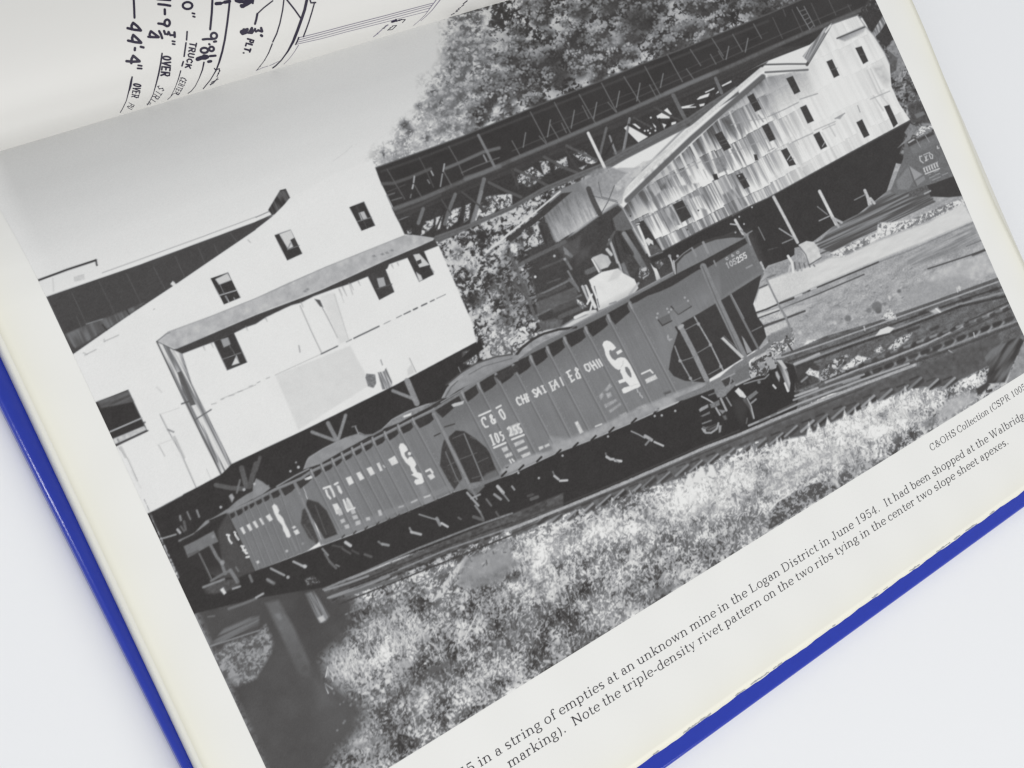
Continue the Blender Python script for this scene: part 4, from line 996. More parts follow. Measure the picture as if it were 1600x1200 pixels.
P(q3(670, 900, 700, 860, 750, 840, 790, 850, 760, 880), 220, 2, TRACK); P(q3(700, 785, 770, 730, 790, 770, 800, 790, 740, 800), leaves(120, 220, 3, 9, .15, 3), 3, TRACK); P(q3(450, 1110, 560, 1020, 640, 1040, 500, 1110), leaves(110, 226, 3.4, 10, .12, 13), 3, TRACK)
P(q3(750, 980, 800, 920, 900, 880, 880, 920, 790, 990), leaves(90, 214, 3.4, 9, .1, 23), 3, TRACK); P(q3(310, 1150, 420, 1040, 520, 1010, 420, 1120, 330, 1180), leaves(80, 214, 3.4, 9, .02, 24), 3, TRACK)
P(q3(1010, 745, 1060, 720, 1085, 750, 1040, 760), 190, 3, TRACK); L(q3(1050, 730, 1075, 750), 2, 226, 1.4, TRACK); P(q3(660, 990, 700, 960, 730, 990, 690, 1010), leaves(110, 220, 3, 8, .1, 2), 3, TRACK)
for x, y in ((755, 650), (600, 840), (1195, 590), (1285, 880), (1295, 950), (795, 770), (1180, 600)):
    L(q3(x, y, x + 6, y + 25), 2, 205, 1.5, TRACK, .8)
L(q3(1130, 990, 1170, 1015, 1220, 1020, 1250, 1000), 1.8, 170, 1.5, TRACK); P(q3(1350, 1030, 1400, 980, 1560, 905, 1600, 930, 1560, 1020, 1480, 1190, 1360, 1200, 1380, 1100), streak(66, 128, 5, 30, 19, 0, .3, (.5, -.8)), 2.5, TRACK)
P(q3(1380, 980, 1470, 930, 1420, 1010), 120, 3, TRACK); P(q3(1480, 1190, 1545, 1050, 1600, 930, 1650, 1010, 1640, 1100, 1500, 1200), leaves(96, 190, 3, 10, .02, 18), 2, BANK)
P(k2(1300, 20, 1380, -20, 1400, 0, 1340, 60, 1310, 70), 76, 2.5, TRACK)

# ---- near ballast, embankment of weeds
bank = np.r_[F(225, 780), F(278, 908), F(560, 905, 650, 858, 700, 838, 800, 806, 887, 780, 1000, 735, 1100, 695, 1200, 655, 1300, 615, 1420, 590, 1560, 545, 1640, 570, 1640, 560, 1572, 600, 1200, 833, 1094, 900, 800, 1081, 607, 1200, 458, 1300, 415, 1200)]
def bank_tone(u, v):
    # weeds: pale sunlit tops near the track on the right, mottled lower bank, dark hollow at the lower left
    k = .43 * u + .9 * v                                   # depth below the rails
    top = 1130 + 0 * u
    t = leaves(64, 218, 4.4, 30, .05, 201, .42, .15)(u, v)
    bright = np.zeros_like(u)
    for x, y, rx, ry, a in ((1095, 775, 62, 34, 1.), (1150, 765, 60, 30, .9), (1260, 715, 80, 30, .95), (1330, 680, 60, 28, .9), (1400, 650, 60, 26, .9), (1180, 820, 60, 34, .45), (1020, 812, 50, 26, .6), (940, 825, 50, 24, .6),
                           (870, 845, 40, 26, .55), (830, 890, 28, 40, .8), (850, 870, 40, 26, .5), (1000, 855, 60, 30, .25), (1330, 720, 70, 24, .6), (1240, 770, 50, 20, .5), (960, 970, 36, 30, .4), (640, 990, 30, 26, .35), (540, 1050, 24, 30, .4),
                           (690, 960, 40, 20, .25), (980, 930, 50, 30, .3), (780, 1050, 40, 30, .15), (1450, 620, 30, 14, .5)):
        d = (((u - x) * .85 - (v - y) * .53) / rx) ** 2 + (((u - x) * .53 + (v - y) * .85) / ry) ** 2
        bright = np.maximum(bright, a * np.exp(-d * .8))
    b = leaves(140, 236, 4.2, 20, .24, 211, .35, .2)(u, v)
    t = t * (1 - bright) + b * bright
    dark = np.zeros_like(u)
    for x, y, rx, ry, a in ((645, 1070, 34, 26, .75), (690, 1050, 36, 16, .6), (560, 1110, 40, 26, .6), (650, 1120, 26, 18, .5), (805, 985, 34, 22, .5), (900, 1010, 50, 24, .35), (760, 950, 40, 30, .3), (860, 950, 30, 16, .3),
                           (1120, 850, 40, 14, .35), (730, 1130, 40, 16, .3), (1060, 905, 60, 12, .25), (575, 1180, 60, 16, .5), (600, 960, 60, 14, .6), (690, 1000, 30, 14, .4), (1230, 800, 30, 8, .4), (1320, 740, 24, 10, .3)):
        d = (((u - x) * .85 + (v - y) * .53 * -1) / rx) ** 2 + (((u - x) * .53 + (v - y) * .85) / ry) ** 2
        dark = np.maximum(dark, a * np.exp(-d * .8))
    return t * (1 - dark) + (66 + .18 * t) * dark
def bank_mass(u, v):
    t = bank_tone(u, v)
    m = fbm(u * .9 - v * .43, (u * .43 + v * .9) * 1.5, 36, 3, 221) - .5
    m2 = fbm(u, v, 15, 2, 223) - .5
    soft = 138 + (t - 138) * .8
    return np.clip(soft + 8 + 115 * m + 66 * m2 + 26 * sst(u - 760 + .0 * v, 0, 300) * sst(1310 - (.455 * u + v), -30, 90), 58, 236)
P(bank, bank_mass, 1.6, BANK)
LOWER = F(505, 1040, 560, 990, 640, 950, 760, 892, 860, 850, 960, 805, 1060, 770, 1190, 715, 1420, 625, 1540, 590, 1500, 640, 1200, 828, 1094, 896, 800, 1076, 610, 1194, 530, 1190)
blades(LOWER, 4300, -70, 104, (5, 14), (1.1, 2.4), (-1.85, .5), BANK, .7, 231)
blades(F(505, 1040, 640, 960, 860, 860, 1190, 800, 1190, 832, 1094, 896, 800, 1076, 610, 1194, 540, 1180), 900, -70, -20, (4, 10), (1.6, 3.2), (-1.6, .7), BANK, .6, 232)
for k in range(70):                                       # taller weeds with pale seed heads
    x = rng.uniform(520, 1400); y0 = 1040 - (x - 520) * .455; y = y0 + rng.uniform(0, 95) * np.clip((1500 - x) / 700, .2, 1)
    h = rng.uniform(10, 24); b_ = rng.uniform(-7, 2)
    L(F(x, y, x + b_ * .4 - h * .1, y - h * .6, x + b_ - h * .25, y - h), 1.5, rng.uniform(176, 226), 1.4, BANK, .8, taper=.8)
    for q in range(4):
        DOT(x + b_ - h * .25 + rng.uniform(-2.5, 2.5), y - h + rng.uniform(-2, 5), rng.uniform(.8, 1.6), rng.uniform(196, 230), 1.5, .8, BANK)
blades(F(505, 1020, 560, 1000, 620, 960, 660, 950, 650, 1010, 560, 1060, 510, 1060), 220, 10, 80, (7, 17), (1, 2), (-1.95, .35), BANK, .8, 233)
# path and trampled ground
P(k2(60, 500, 300, 420, 460, 400, 540, 420, 420, 500, 200, 600, 0, 700, -40, 640), leaves(150, 226, 4, 20, .12, 88, .3, .3), 8, BANK, .7)
P(k2(10, 830, 60, 740, 140, 690, 200, 650, 330, 610, 420, 600, 430, 655, 220, 780, 60, 880, 0, 920), leaves(78, 168, 4, 16, -.05, 85, .4), 2.5, BANK, .95); L(k2(10, 790, 60, 735, 140, 685), 1.8, 226, 1.5, BANK); L(k2(410, 600, 440, 640), 6, 214, 4, BANK, .8)
P(k2(440, 570, 540, 525, 550, 570, 520, 605, 450, 650, 460, 600), leaves(90, 180, 4, 14, -.05, 83), 2.5, BANK, .9); P(k2(560, 500, 740, 450, 720, 480, 590, 560), leaves(104, 178, 4, 14, .0, 82), 2.5, BANK, .9); P(k2(770, 430, 800, 410, 810, 425, 780, 450), 78, 2, BANK)
P(k2(1110, 100, 1240, 40, 1320, 60, 1200, 160, 1080, 230, 1090, 160), grain(176, 14, 2.5), 8, BANK, .8); P(k2(960, 240, 1060, 190, 1080, 240, 960, 300), leaves(120, 200, 4, 12, 0, 6), 5, BANK, .8)
P(i3(850, 90, 1000, 60, 1070, 50, 960, 110, 860, 140), grain(128, 8, 2.5), 4, BANK, .7); L(q2(1120, 1060, 1160, 1120, 1220, 1180), 2, 200, 2, BANK, .8); L(h3(1295, 410, 1340, 320, 1380, 240), 1.8, 214, 1.5, BANK)
P(h2(1210, 1190, 1310, 1095, 1330, 1090, 1270, 1160, 1225, 1220), 214, 3, BANK); P(F(676, 940, 690, 915, 706, 895, 728, 868, 732, 872, 708, 906, 692, 930), lambda u, v: 206 + 12 * (vnoise(u / 2, v / 2, 7) - .5), 3, BANK)
P(F(726, 872, 760, 862, 795, 868, 812, 880, 780, 910, 740, 920, 712, 915), lambda u, v: 138 + 14 * (fbm(u, v, 6, 3, 8) - .5) * 2, 8, BANK, .85)
P(h2(1330, 1110, 1480, 1020, 1590, 960, 1600, 1100, 1480, 1180, 1400, 1200, 1300, 1190), lambda u, v: 158 + 14 * (fbm(u, v, 6, 3, 9) - .5) * 2, 8, BANK, .8)
P(h3(1070, 570, 1150, 560, 1215, 510, 1200, 560, 1130, 600, 1080, 620), grain(98, 5, 2), 4, BANK, .9); P(h3(890, 540, 950, 520, 985, 560, 930, 580), grain(170, 10, 2), 3, BANK, .8)
P(h3(560, 1075, 640, 1050, 740, 1010, 800, 990, 830, 1010, 720, 1060, 600, 1090), grain(140, 14, 2), 6, BANK, .7)
for a in ((1350, 640, 1400, 720, 1440, 760), (1380, 650, 1440, 720), (990, 890, 1000, 960, 980, 1000), (920, 960, 960, 1000), (1030, 820, 1020, 870), (500, 460, 560, 560), (460, 480, 480, 540), (700, 1100, 680, 1160), (830, 600, 840, 680), (830, 310, 860, 250), (560, 400, 600, 420)):
    L(h3(*a), 1.6, rng.uniform(170, 222), 1.6, BANK, .8)
for x, y, r in ((725, 765, 4), (1335, 625, 4), (795, 720, 4), (800, 780, 3.5), (820, 660, 5), (1260, 90, 4), (485, 1130, 2.5), (390, 1150, 4), (1255, 800, 4), (760, 690, 5), (580, 780, 3), (620, 890, 3), (500, 670, 6), (660, 540, 4), (960, 950, 4), (1290, 200, 5)):
    DOT(400 + x / 4, 900 + y / 4, r * .8, 222, 2.2, .85, BANK)
# lower-left: out-of-focus dark growth and two old timbers
P(F(278, 908, 400, 880, 520, 905, 560, 940, 545, 990, 505, 1030, 512, 1060, 560, 1100, 560, 1140, 520, 1190, 480, 1290, 458, 1300), lambda u, v: 80 + 9 * (fbm(u, v, 40, 3, 61) - .5) * 2 + 3 * (vnoise(u / 2, v / 2, 5) - .5), 26, BANK)  # dark tones here raised to paint in the page's glossy veil
P(h3(-10, 560, 330, 620, 440, 760, 560, 820, 600, 900, 480, 1000, 200, 1200, 60, 1200), lambda u, v: 84 + 8 * (fbm(u, v, 30, 3, 62) - .5) * 2, 40, BANK)
P(h3(330, 600, 480, 640, 620, 800, 680, 920, 560, 1040, 420, 1120, 380, 900), 92, 46, BANK, .55); P(h3(370, 660, 450, 720, 480, 800, 400, 820), 100, 18, BANK, .8); P(h3(200, 900, 330, 850, 340, 1000, 240, 1020), 80, 14, BANK, .7)
P(j3(1330, 500, 1400, 430, 1500, 390, 1600, 370, 1660, 300, 1715, 420, 1700, 470, 1600, 640, 1490, 690, 1400, 640), leaves(92, 172, 5, 16, .05, 64, .35, .28), 6, BANK, .9); P(j3(1420, 640, 1450, 600, 1520, 640, 1470, 690), 150, 6, BANK, .6)
P(j3(1310, 430, 1400, 330, 1560, 260, 1620, 250, 1620, 330, 1440, 400, 1310, 450), streak(72, 124, 4, 50, 66, 0, .3, AL), 4, TRACK, .9); L(j3(1305, 442, 1450, 395, 1620, 340), 2.2, 150, 1.6, TRACK, .8); L(j3(1380, 360, 1570, 270), 2, 120, 2, TRACK, .8)

for k in range(75):                                       # spiky weeds standing against the dark corner
    x = rng.uniform(508, 640); y = 1062 - (x - 508) * .52 + rng.uniform(-16, 26); h = rng.uniform(7, 19); a_ = rng.normal(-1.95, .32)
    L(F(x, y, x + h * math.cos(a_), y + h * math.sin(a_)), 2.1, rng.uniform(150, 228), 1.4, BANK, .85, taper=.6)
for k in range(60):
    x = rng.uniform(520, 600); y = rng.uniform(1075, 1180)
    DOT(x, y, rng.uniform(.8, 2), rng.uniform(120, 205) - 50 * (x < 545), 1.6, .8, BANK)

# near rail and ties
RAIL = F(300, 1005, 400, 968, 507, 925, 560, 902, 625, 876, 690, 848, 800, 822, 887, 790, 975, 754, 1062, 717, 1102, 699, 1155, 679, 1205, 657, 1280, 627, 1350, 600, 1420, 576)
RAIL = F(505, 920, 560, 899, 625, 873, 690, 845, 745, 822, 800, 801, 887, 790, 975, 754, 1062, 717, 1102, 699, 1155, 679, 1205, 657, 1280, 627, 1350, 600, 1430, 570)
P(np.r_[F(800, 826, 887, 792, 975, 755, 1062, 717, 1155, 680, 1205, 658, 1280, 628, 1350, 601, 1430, 572, 1440, 596, 1350, 628, 1290, 655, 1200, 682, 1120, 716, 1062, 748, 1000, 766, 950, 782, 875, 806, 840, 822, 800, 842)],
  lambda u, v: 100 + 20 * (fbm(u, v, 7, 3, 41) - .5) * 2, 3, TRACK)
P(F(1190, 676, 1290, 636, 1430, 576, 1560, 520, 1570, 560, 1480, 604, 1420, 606, 1350, 636, 1260, 680, 1200, 692), lambda u, v: 92 + 16 * (fbm(u, v, 7, 3, 43) - .5) * 2, 4, TRACK)
for k in range(28):
    x = 815 + 24.5 * k + rng.uniform(-3, 3)
    y = np.interp(x, RAIL[:, 0], RAIL[:, 1])
    o = 22 + 14 * sst(x, 1000, 1250) + rng.uniform(-2, 2)
    L(F(x + 2, y + o - 2, x + 14, y + o - 11), rng.uniform(6, 9), rng.uniform(56, 74), 3, TRACK, .85)
    L(F(x - 6, y + o + 2, x + 13, y + o - 15), rng.uniform(2.6, 4.2), rng.uniform(128, 172), 1.8, TRACK, .85)
    L(F(x - 4, y + o - 12, x + 8, y + o - 17), 3, rng.uniform(60, 76), 2, TRACK, .8)
dabs(F(800, 842, 950, 782, 1062, 745, 1200, 682, 1200, 690, 1062, 762, 960, 800, 860, 830), 240, 80, 222, (2, 5), (1.4, 3), (-1.8, .7), BANK, .8, 36)
for k in range(26):                                       # ragged weed tips against the ballast
    x = rng.uniform(1070, 1440); y = 752 - (x - 1070) * .41 + rng.uniform(-2, 10); r = rng.uniform(5, 11)
    P(F(x - r * .6, y + r, x - r * .2, y - r * rng.uniform(.6, 1.4), x + r * .7, y + r), leaves(176, 232, 3, 8, .2, k), 3, BANK)
for a, b in (((1160, 560), 1), ((1185, 530), 1), ((1250, 520), 1), ((1110, 580), 1)):
    x, y = 800 + a[0] / 4, 600 + a[1] / 4
    P(F(x - 9, y + 14, x - 2, y - 4, x + 2, y - 3, x + 8, y + 14), 226, 3, BANK)
dabs(F(560, 930, 640, 895, 720, 866, 800, 838, 870, 815, 860, 850, 780, 870, 640, 960, 560, 980), 240, 70, 190, (2, 6), (1.2, 2.6), (-1.9, .6), BANK, .7, 37)

P(q3(1350, 1030, 1400, 980, 1560, 905, 1600, 930, 1560, 1020, 1480, 1190, 1360, 1200, 1380, 1100), streak(62, 120, 7, 34, 19, 0, .34, (.55, -.8)), 3, TRACK)
P(q3(1385, 1000, 1470, 935, 1425, 1015), 124, 4, TRACK, .8); P(q3(1500, 960, 1560, 915, 1450, 1090, 1420, 1110), 112, 5, TRACK, .7); P(k2(1300, 30, 1370, -14, 1390, 5, 1335, 60, 1310, 72), 72, 3, TRACK)
P(q3(1490, 1190, 1545, 1060, 1600, 940, 1650, 1010, 1640, 1100, 1510, 1200), lambda u, v: 150 + 22 * (fbm(u, v, 5, 3, 18) - .5) * 2, 2.5, BANK)
P(k2(1060, 160, 1180, 90, 1290, 70, 1330, 90, 1180, 190, 1070, 240), lambda u, v: 186 + 26 * (fbm(u, v, 6, 3, 28) - .5) * 2, 10, BANK, .75)
# ---- running gear: the long shadow beneath the cars
P(F(278, 905, 300, 880, 345, 905, 400, 892, 505, 852, 560, 832, 620, 806, 712, 768, 800, 741, 870, 708, 925, 687, 987, 661, 1062, 628, 1110, 600, 1200, 560, 1240, 570, 1250, 600, 1245, 640, 1205, 655, 1155, 678, 1062, 715, 975, 752, 887, 789, 800, 822, 745, 830, 650, 862, 560, 897, 505, 918, 460, 925, 400, 935, 300, 960), grain(57, 4), 2, UNDER)
P(F(505, 921, 560, 900, 640, 868, 745, 825, 800, 803, 880, 770, 880, 792, 800, 826, 700, 866, 625, 898, 560, 925, 520, 945), lambda u, v: 88 + 26 * (fbm(u * .9 - v * .43, (u * .43 + v * .9) * 1.5, 7, 3, 42) - .5) * 2, 3, TRACK)
for a, w, t in (((505, 921, 560, 898, 650, 858, 745, 821, 800, 802), 3, 142), ((512, 934, 600, 900, 700, 858, 800, 824, 850, 806), 2.6, 150), ((515, 928, 600, 893, 700, 852, 800, 816), 3, 70), ((530, 944, 600, 916, 700, 876, 800, 836), 2.4, 66), ((540, 960, 620, 925, 700, 890), 2.4, 132)):
    L(F(*a), w, grain(t, 12), 1.6, TRACK, .9)
for k in range(18):
    x = 520 + 17 * k; y = 938 - (x - 520) * .4
    L(F(x, y, x + 6, y - 2.5), 3.4, 62, 2, TRACK, .85)
L(F(790, 830, 887, 791, 975, 755, 1062, 717, 1102, 699, 1155, 679, 1205, 658, 1280, 627, 1350, 600, 1430, 570), 4.4, grain(172, 14), 1.6, TRACK)
L(F(800, 818, 887, 785, 975, 749, 1062, 711, 1155, 672), 2.4, 74, 1.6, TRACK, .8); L(F(800, 834, 887, 797, 975, 761, 1062, 723, 1155, 685, 1205, 664, 1350, 606), 2.4, 76, 1.8, TRACK, .85)
L(F(1170, 665, 1205, 650, 1250, 630, 1340, 596, 1420, 568), 3.2, 168, 1.5, TRACK); L(F(1240, 625, 1300, 602, 1350, 585), 3, 160, 1.5, TRACK); L(F(1243, 619, 1340, 583), 2.4, 92, 1.5, TRACK); P(F(1242, 600, 1300, 575, 1320, 580, 1262, 606, 1243, 615), leaves(84, 180, 3, 9, 0, 4), 3, TRACK)
L(c8(1290, 150, 1440, 90, 1600, 20), 3.6, 176, 1.5, TRACK); L(c8(1300, 490, 1600, 370), 3, 140, 1.6, TRACK); L(c8(1300, 550, 1580, 450), 3.4, 178, 1.6, TRACK); P(c8(1310, 190, 1520, 120, 1600, 180, 1600, 380, 1300, 500), grain(64, 5), 4, TRACK, .8)
P(c8(1430, 260, 1480, 200, 1530, 230, 1600, 240, 1600, 330, 1530, 300, 1470, 290), leaves(150, 226, 3, 8, .15, 14), 2.5, TRACK); L(c8(1380, 370, 1450, 310), 3, 150, 2.4, TRACK)

# ---- the string of hoppers
TOP = F(1168, 367, 1050, 428, 985, 463, 900, 508, 800, 562, 722, 613, 678, 640, 645, 656, 565, 697, 520, 721, 486, 737, 470, 748, 430, 765, 400, 781, 356, 802)
BOT = F(1110, 606, 1060, 627, 987, 660, 925, 686, 870, 707, 800, 740, 735, 764, 710, 768, 620, 806, 560, 831, 505, 851, 480, 861, 399, 891)
def car_tone(base, seed):
    return lambda u, v: base + 5 * (fbm(u, v, 26, 3, seed) - .5) * 2 + 4.5 * (streak(0, 1, 2.2, 60, seed)(u, v) - .5) + 3 * (vnoise(u / 1.7, v / 1.7, seed) - .5)
P(F(356, 802, 400, 781, 430, 765, 470, 748, 500, 846, 480, 861, 399, 892), car_tone(122, 401), 1.5, CAR3)
P(F(470, 748, 486, 737, 520, 721, 565, 697, 645, 656, 678, 640, 735, 762, 710, 768, 620, 806, 560, 831, 505, 851), car_tone(127, 402), 1.5, CAR2)
P(F(676, 641, 722, 613, 800, 562, 900, 508, 985, 463, 1050, 428, 1168, 367, 1180, 395, 1194, 428, 1190, 436, 1130, 470, 1100, 540, 1110, 604, 1060, 627, 987, 660, 925, 686, 870, 707, 800, 740, 735, 766), car_tone(127, 403), 1.5, CAR1)
P(n8(1000, 0, 1400, -160, 1600, -100, 1250, 150, 1200, 300, 1160, 500, 1120, 640, 1050, 500), car_tone(132, 404), 6, CAR1, .8)
P(b8(500, 380, 800, 240, 900, 200, 1050, 500, 640, 760, 540, 850), car_tone(114, 409), 4, CAR1, .8); P(b8(150, 640, 330, 520, 440, 700, 480, 850, 300, 930, 200, 800), car_tone(130, 410), 8, CAR1, .8)
P(F(722, 613, 800, 562, 900, 508, 985, 463, 1050, 428, 1168, 367, 1185, 405, 1100, 450, 1000, 505, 900, 558, 800, 612, 730, 655, 690, 670, 678, 642), grain(112, 5), 26, CAR1, .65)
# scalloped shade beneath the top rim, bay by bay
R1 = [(1103, 418), (984, 476), (950, 496), (915, 515), (882, 531), (855, 546), (829, 560), (802, 574), (775, 588), (747, 602), (722, 616), (678, 642)]
B1 = [None, (1064, 627), (1025, 643), (990, 658), (955, 672), (927, 685), (899, 696), (872, 707), (842, 718), (814, 731), (787, 741), (735, 764)]
R2 = [(678, 642), (645, 657), (622, 667), (601, 678), (582, 687), (565, 696), (550, 703), (534, 711), (519, 720), (502, 728), (486, 737), (460, 752)]
B2 = [(735, 764), (706, 772), (682, 782), (661, 791), (640, 800), (622, 806), (607, 812), (590, 818), (572, 825), (554, 832), (536, 838), (505, 850)]
R3 = [(460, 752), (437, 764), (421, 770), (409, 776), (397, 781), (387, 787), (379, 792), (367, 798), (357, 803)]
B3 = [(505, 850), (470, 862), (458, 866), (447, 870), (436, 875), (424, 880), (414, 884), (404, 889), (398, 892)]
for R, lab in ((R1, CAR1), (R2, CAR2), (R3, CAR3)):
    for (xa, ya), (xb, yb) in zip(R[:-1], R[1:]):
        s_ = math.hypot(xb - xa, yb - ya)
        dp = min(14.5, 5.5 + s_ * .27) if lab != CAR1 else 13.5
        if xa > 1090:                                   # long first bay
            P(F(1164, 372, 1168, 380, 1103, 420, 1092, 421, 1050, 447, 1030, 456, 1012, 462, 995, 472, 984, 476, 984, 467, 1050, 432), grain(66, 4), 1.8, lab)
            continue
        P(F(xa - 1, ya - 5, xa - s_ * .10, ya + 2, xa - s_ * .06 + dp * .2, ya + dp - 2, xa - s_ * .3 + dp * .3, ya + dp + s_ * .13, xb + s_ * .2 + dp * .25, yb + dp * .95 - s_ * .04, xb + 1, yb - 1, xb, yb - 7), grain(64, 4), 1.7, lab)
L(TOP, 4.2, grain(128, 8), 1.6, CAR1); L(F(1176, 362, 1168, 367, 1050, 428, 985, 463, 900, 508, 800, 562, 722, 611, 690, 630) + F(-1, -1.2), 1.8, 152, 1.3, CAR1, .9); L(TOP[6:11] + F(0, -1.2), 2, 150, 1.4, CAR2, .9)
L(TOP[10:] + F(0, -1), 2.4, 140, 1.5, CAR3, .9)
# ribs: lit edge, shaded side
for R, B, lab, w in ((R1, B1, CAR1, 2.0), (R2, B2, CAR2, 1.7), (R3, B3, CAR3, 1.2)):
    for a, b in list(zip(R, B))[1:-1]:
        if b is None:
            continue
        t = np.linspace(0, 1, 12)[:, None]
        pts = np.array([a]) + (np.array([b]) - np.array([a])) * t
        dx = 1.6 if lab != CAR3 else 1.0
        L(pts + F(-dx, .5), w * 1.1, 109, 1.6, lab, .75)
        L(pts[1:] + F(dx * .6, 0), w, 149, 1.5, lab, .55)
        if lab != CAR3:
            L(F(a[0], a[1] - 3, a[0] + 7, a[1] + 13), 5.2 if lab == CAR1 else 3.6, 142, 1.6, lab, .9, taper=1.2)
            L(F(a[0] - .5, a[1] - 3, a[0] + 3, a[1] + 6), 1.3, 168, 1.2, lab, .8)
for R, B in ((R1, B1), (R2, B2)):                        # rivet rows
    for a, b in list(zip(R, B))[1:-1]:
        if b is None:
            continue
        for t_ in np.linspace(.12, .93, 15):
            DOT(a[0] + (b[0] - a[0]) * t_ + 4.2, a[1] + (b[1] - a[1]) * t_ - 1.6, .8, 146 + rng.uniform(-22, 14), 1.2, .6, CAR1 if R is R1 else CAR2)
# pale washed band along the sill
P(F(1062, 626, 1108, 606, 1100, 597, 1058, 612, 1020, 628, 985, 643, 950, 659, 925, 672, 900, 684, 862, 694, 858, 688, 866, 706, 840, 708, 812, 718, 790, 728, 782, 738, 790, 742, 870, 707, 925, 686, 987, 660),
  lambda u, v: 168 + 22 * (fbm(u, v, 8, 3, 77) - .5) * 2, 5, CAR1, .8)
P(m8(960, 660, 1180, 680, 1420, 580, 1600, 560, 1600, 640, 1280, 760, 1050, 850, 980, 760), lambda u, v: 168 + 20 * (fbm(u, v, 7, 3, 78) - .5) * 2, 7, CAR1, .6)
P(m8(330, 1130, 590, 1030, 820, 940, 1040, 850, 1010, 800, 800, 900, 700, 920, 560, 990, 350, 1080), 164, 4, CAR1, .6)
P(F(640, 790, 710, 764, 700, 758, 660, 775, 560, 815, 500, 842, 505, 848, 560, 829), 140, 3, CAR2, .6)
for x, y in B1[1:-1]:
    L(F(x - 3, y + 3, x + 4, y - 4), 3, 58, 1.4, CAR1)
for x, y in B2[1:-1]:
    L(F(x - 1.5, y + 2, x + 2, y - 2), 2.2, 60, 1.4, CAR2, .8)
for x, y in ((842, 747), (879, 712), (950, 682), (1034, 649), (1055, 642), (1023, 650), (810, 739)):
    DOT(x, y, 1.8, 190, 1.4, .9, UNDER)
# end of the near car: slope sheet, dark hopper bay, posts, ladder
P(q1(980, 1110, 995, 1010, 1010, 960, 1045, 850, 1060, 820, 1180, 752, 1330, 662, 1450, 585, 1560, 515, 1540, 600, 1508, 700, 1535, 780, 1570, 830, 1590, 905, 1540, 975, 1440, 1040, 1330, 1110, 1200, 1190, 1080, 1180, 1010, 1150), grain(66, 4), 1.8, CAR1)
P(b8(850, 190, 900, 200, 960, 300, 1010, 390, 1060, 500, 1045, 560, 1000, 540, 880, 230), grain(122, 8), 2, CAR1, .9); L(b8(1030, 400, 1070, 490), 3.4, grain(190, 20), 1.5, CAR1); L(b8(780, 0, 860, 60, 900, 180), 2.4, 150, 1.4, CAR1)
L(q1(1195, 465, 1230, 550, 1290, 690, 1380, 880, 1450, 1025), 10, grain(136, 6), 1.8, CAR1, taper=None); L(q1(1190, 465, 1284, 690, 1440, 1030), 2, 104, 1.5, CAR1, .8); L(q1(1262, 430, 1275, 460), 2.4, 140, 1.4, CAR1)
L(q1(1365, 640, 1440, 790, 1540, 980), 3.6, 122, 1.5, CAR1); L(q1(1370, 640, 1450, 790), 1.2, 150, 1.2, CAR1)
L(q1(1055, 845, 1130, 990, 1215, 1170), 8, grain(146, 8), 1.6, CAR1); L(q1(1045, 850, 1065, 835), 5, 170, 1.6, CAR1)
L(q1(1140, 780, 1240, 950, 1320, 1115), 2.4, grain(158, 18), 1.4, CAR1); L(q1(1018, 965, 1050, 1050, 1130, 1190), 2.2, grain(150, 20), 1.4, CAR1)
for a in ((1085, 860, 1160, 820), (1160, 1005, 1245, 955), (1230, 1140, 1310, 1095), (1050, 1060, 1140, 1030), (1500, 870, 1560, 840), (1110, 1190, 1180, 1160)):
    L(q1(*a), 1.6, 124, 1.3, CAR1)
for x, y in ((1165, 825), (1240, 955), (1305, 1090), (1050, 1055), (1115, 1165), (1045, 850)):
    DOT(800 + x / 4, 300 + y / 4, 2.6, 168, 1.5, .8, CAR1)
P(q1(1305, 915, 1320, 905, 1450, 1030, 1435, 1042), grain(196, 10), 1.5, CAR1); P(q1(1435, 900, 1450, 915, 1500, 1000, 1470, 1010), 160, 1.6, CAR1); L(q1(1325, 900, 1400, 970), 1.4, 110, 1.3, CAR1)
# grab irons on the side
L(q1(995, 715, 1040, 765, 1120, 715), 2, 74, 1.5, CAR1); P(q1(1010, 735, 1095, 690, 1120, 710, 1040, 765), 112, 1.5, CAR1); P(q1(918, 790, 985, 760, 995, 800, 940, 835), 108, 1.5, CAR1); L(q1(915, 800, 940, 835, 998, 805), 2, 72, 1.5, CAR1)
for x, y in ((1080, 660), (1100, 680), (970, 730), (980, 750), (910, 760), (905, 785), (975, 905), (985, 925), (995, 735)):
    DOT(800 + x / 4, 300 + y / 4, 1.7, 176, 1.3, .85, CAR1)
L(n8(1150, 190, 1150, 240, 1200, 240), 1.8, 168, 1.3, CAR1); L(n8(1250, 90, 1290, 160), 3, 60, 2, CAR1)
P(b8(-60, 980, 100, 890, 150, 950, 0, 1040), 130, 2, CAR1, .7)
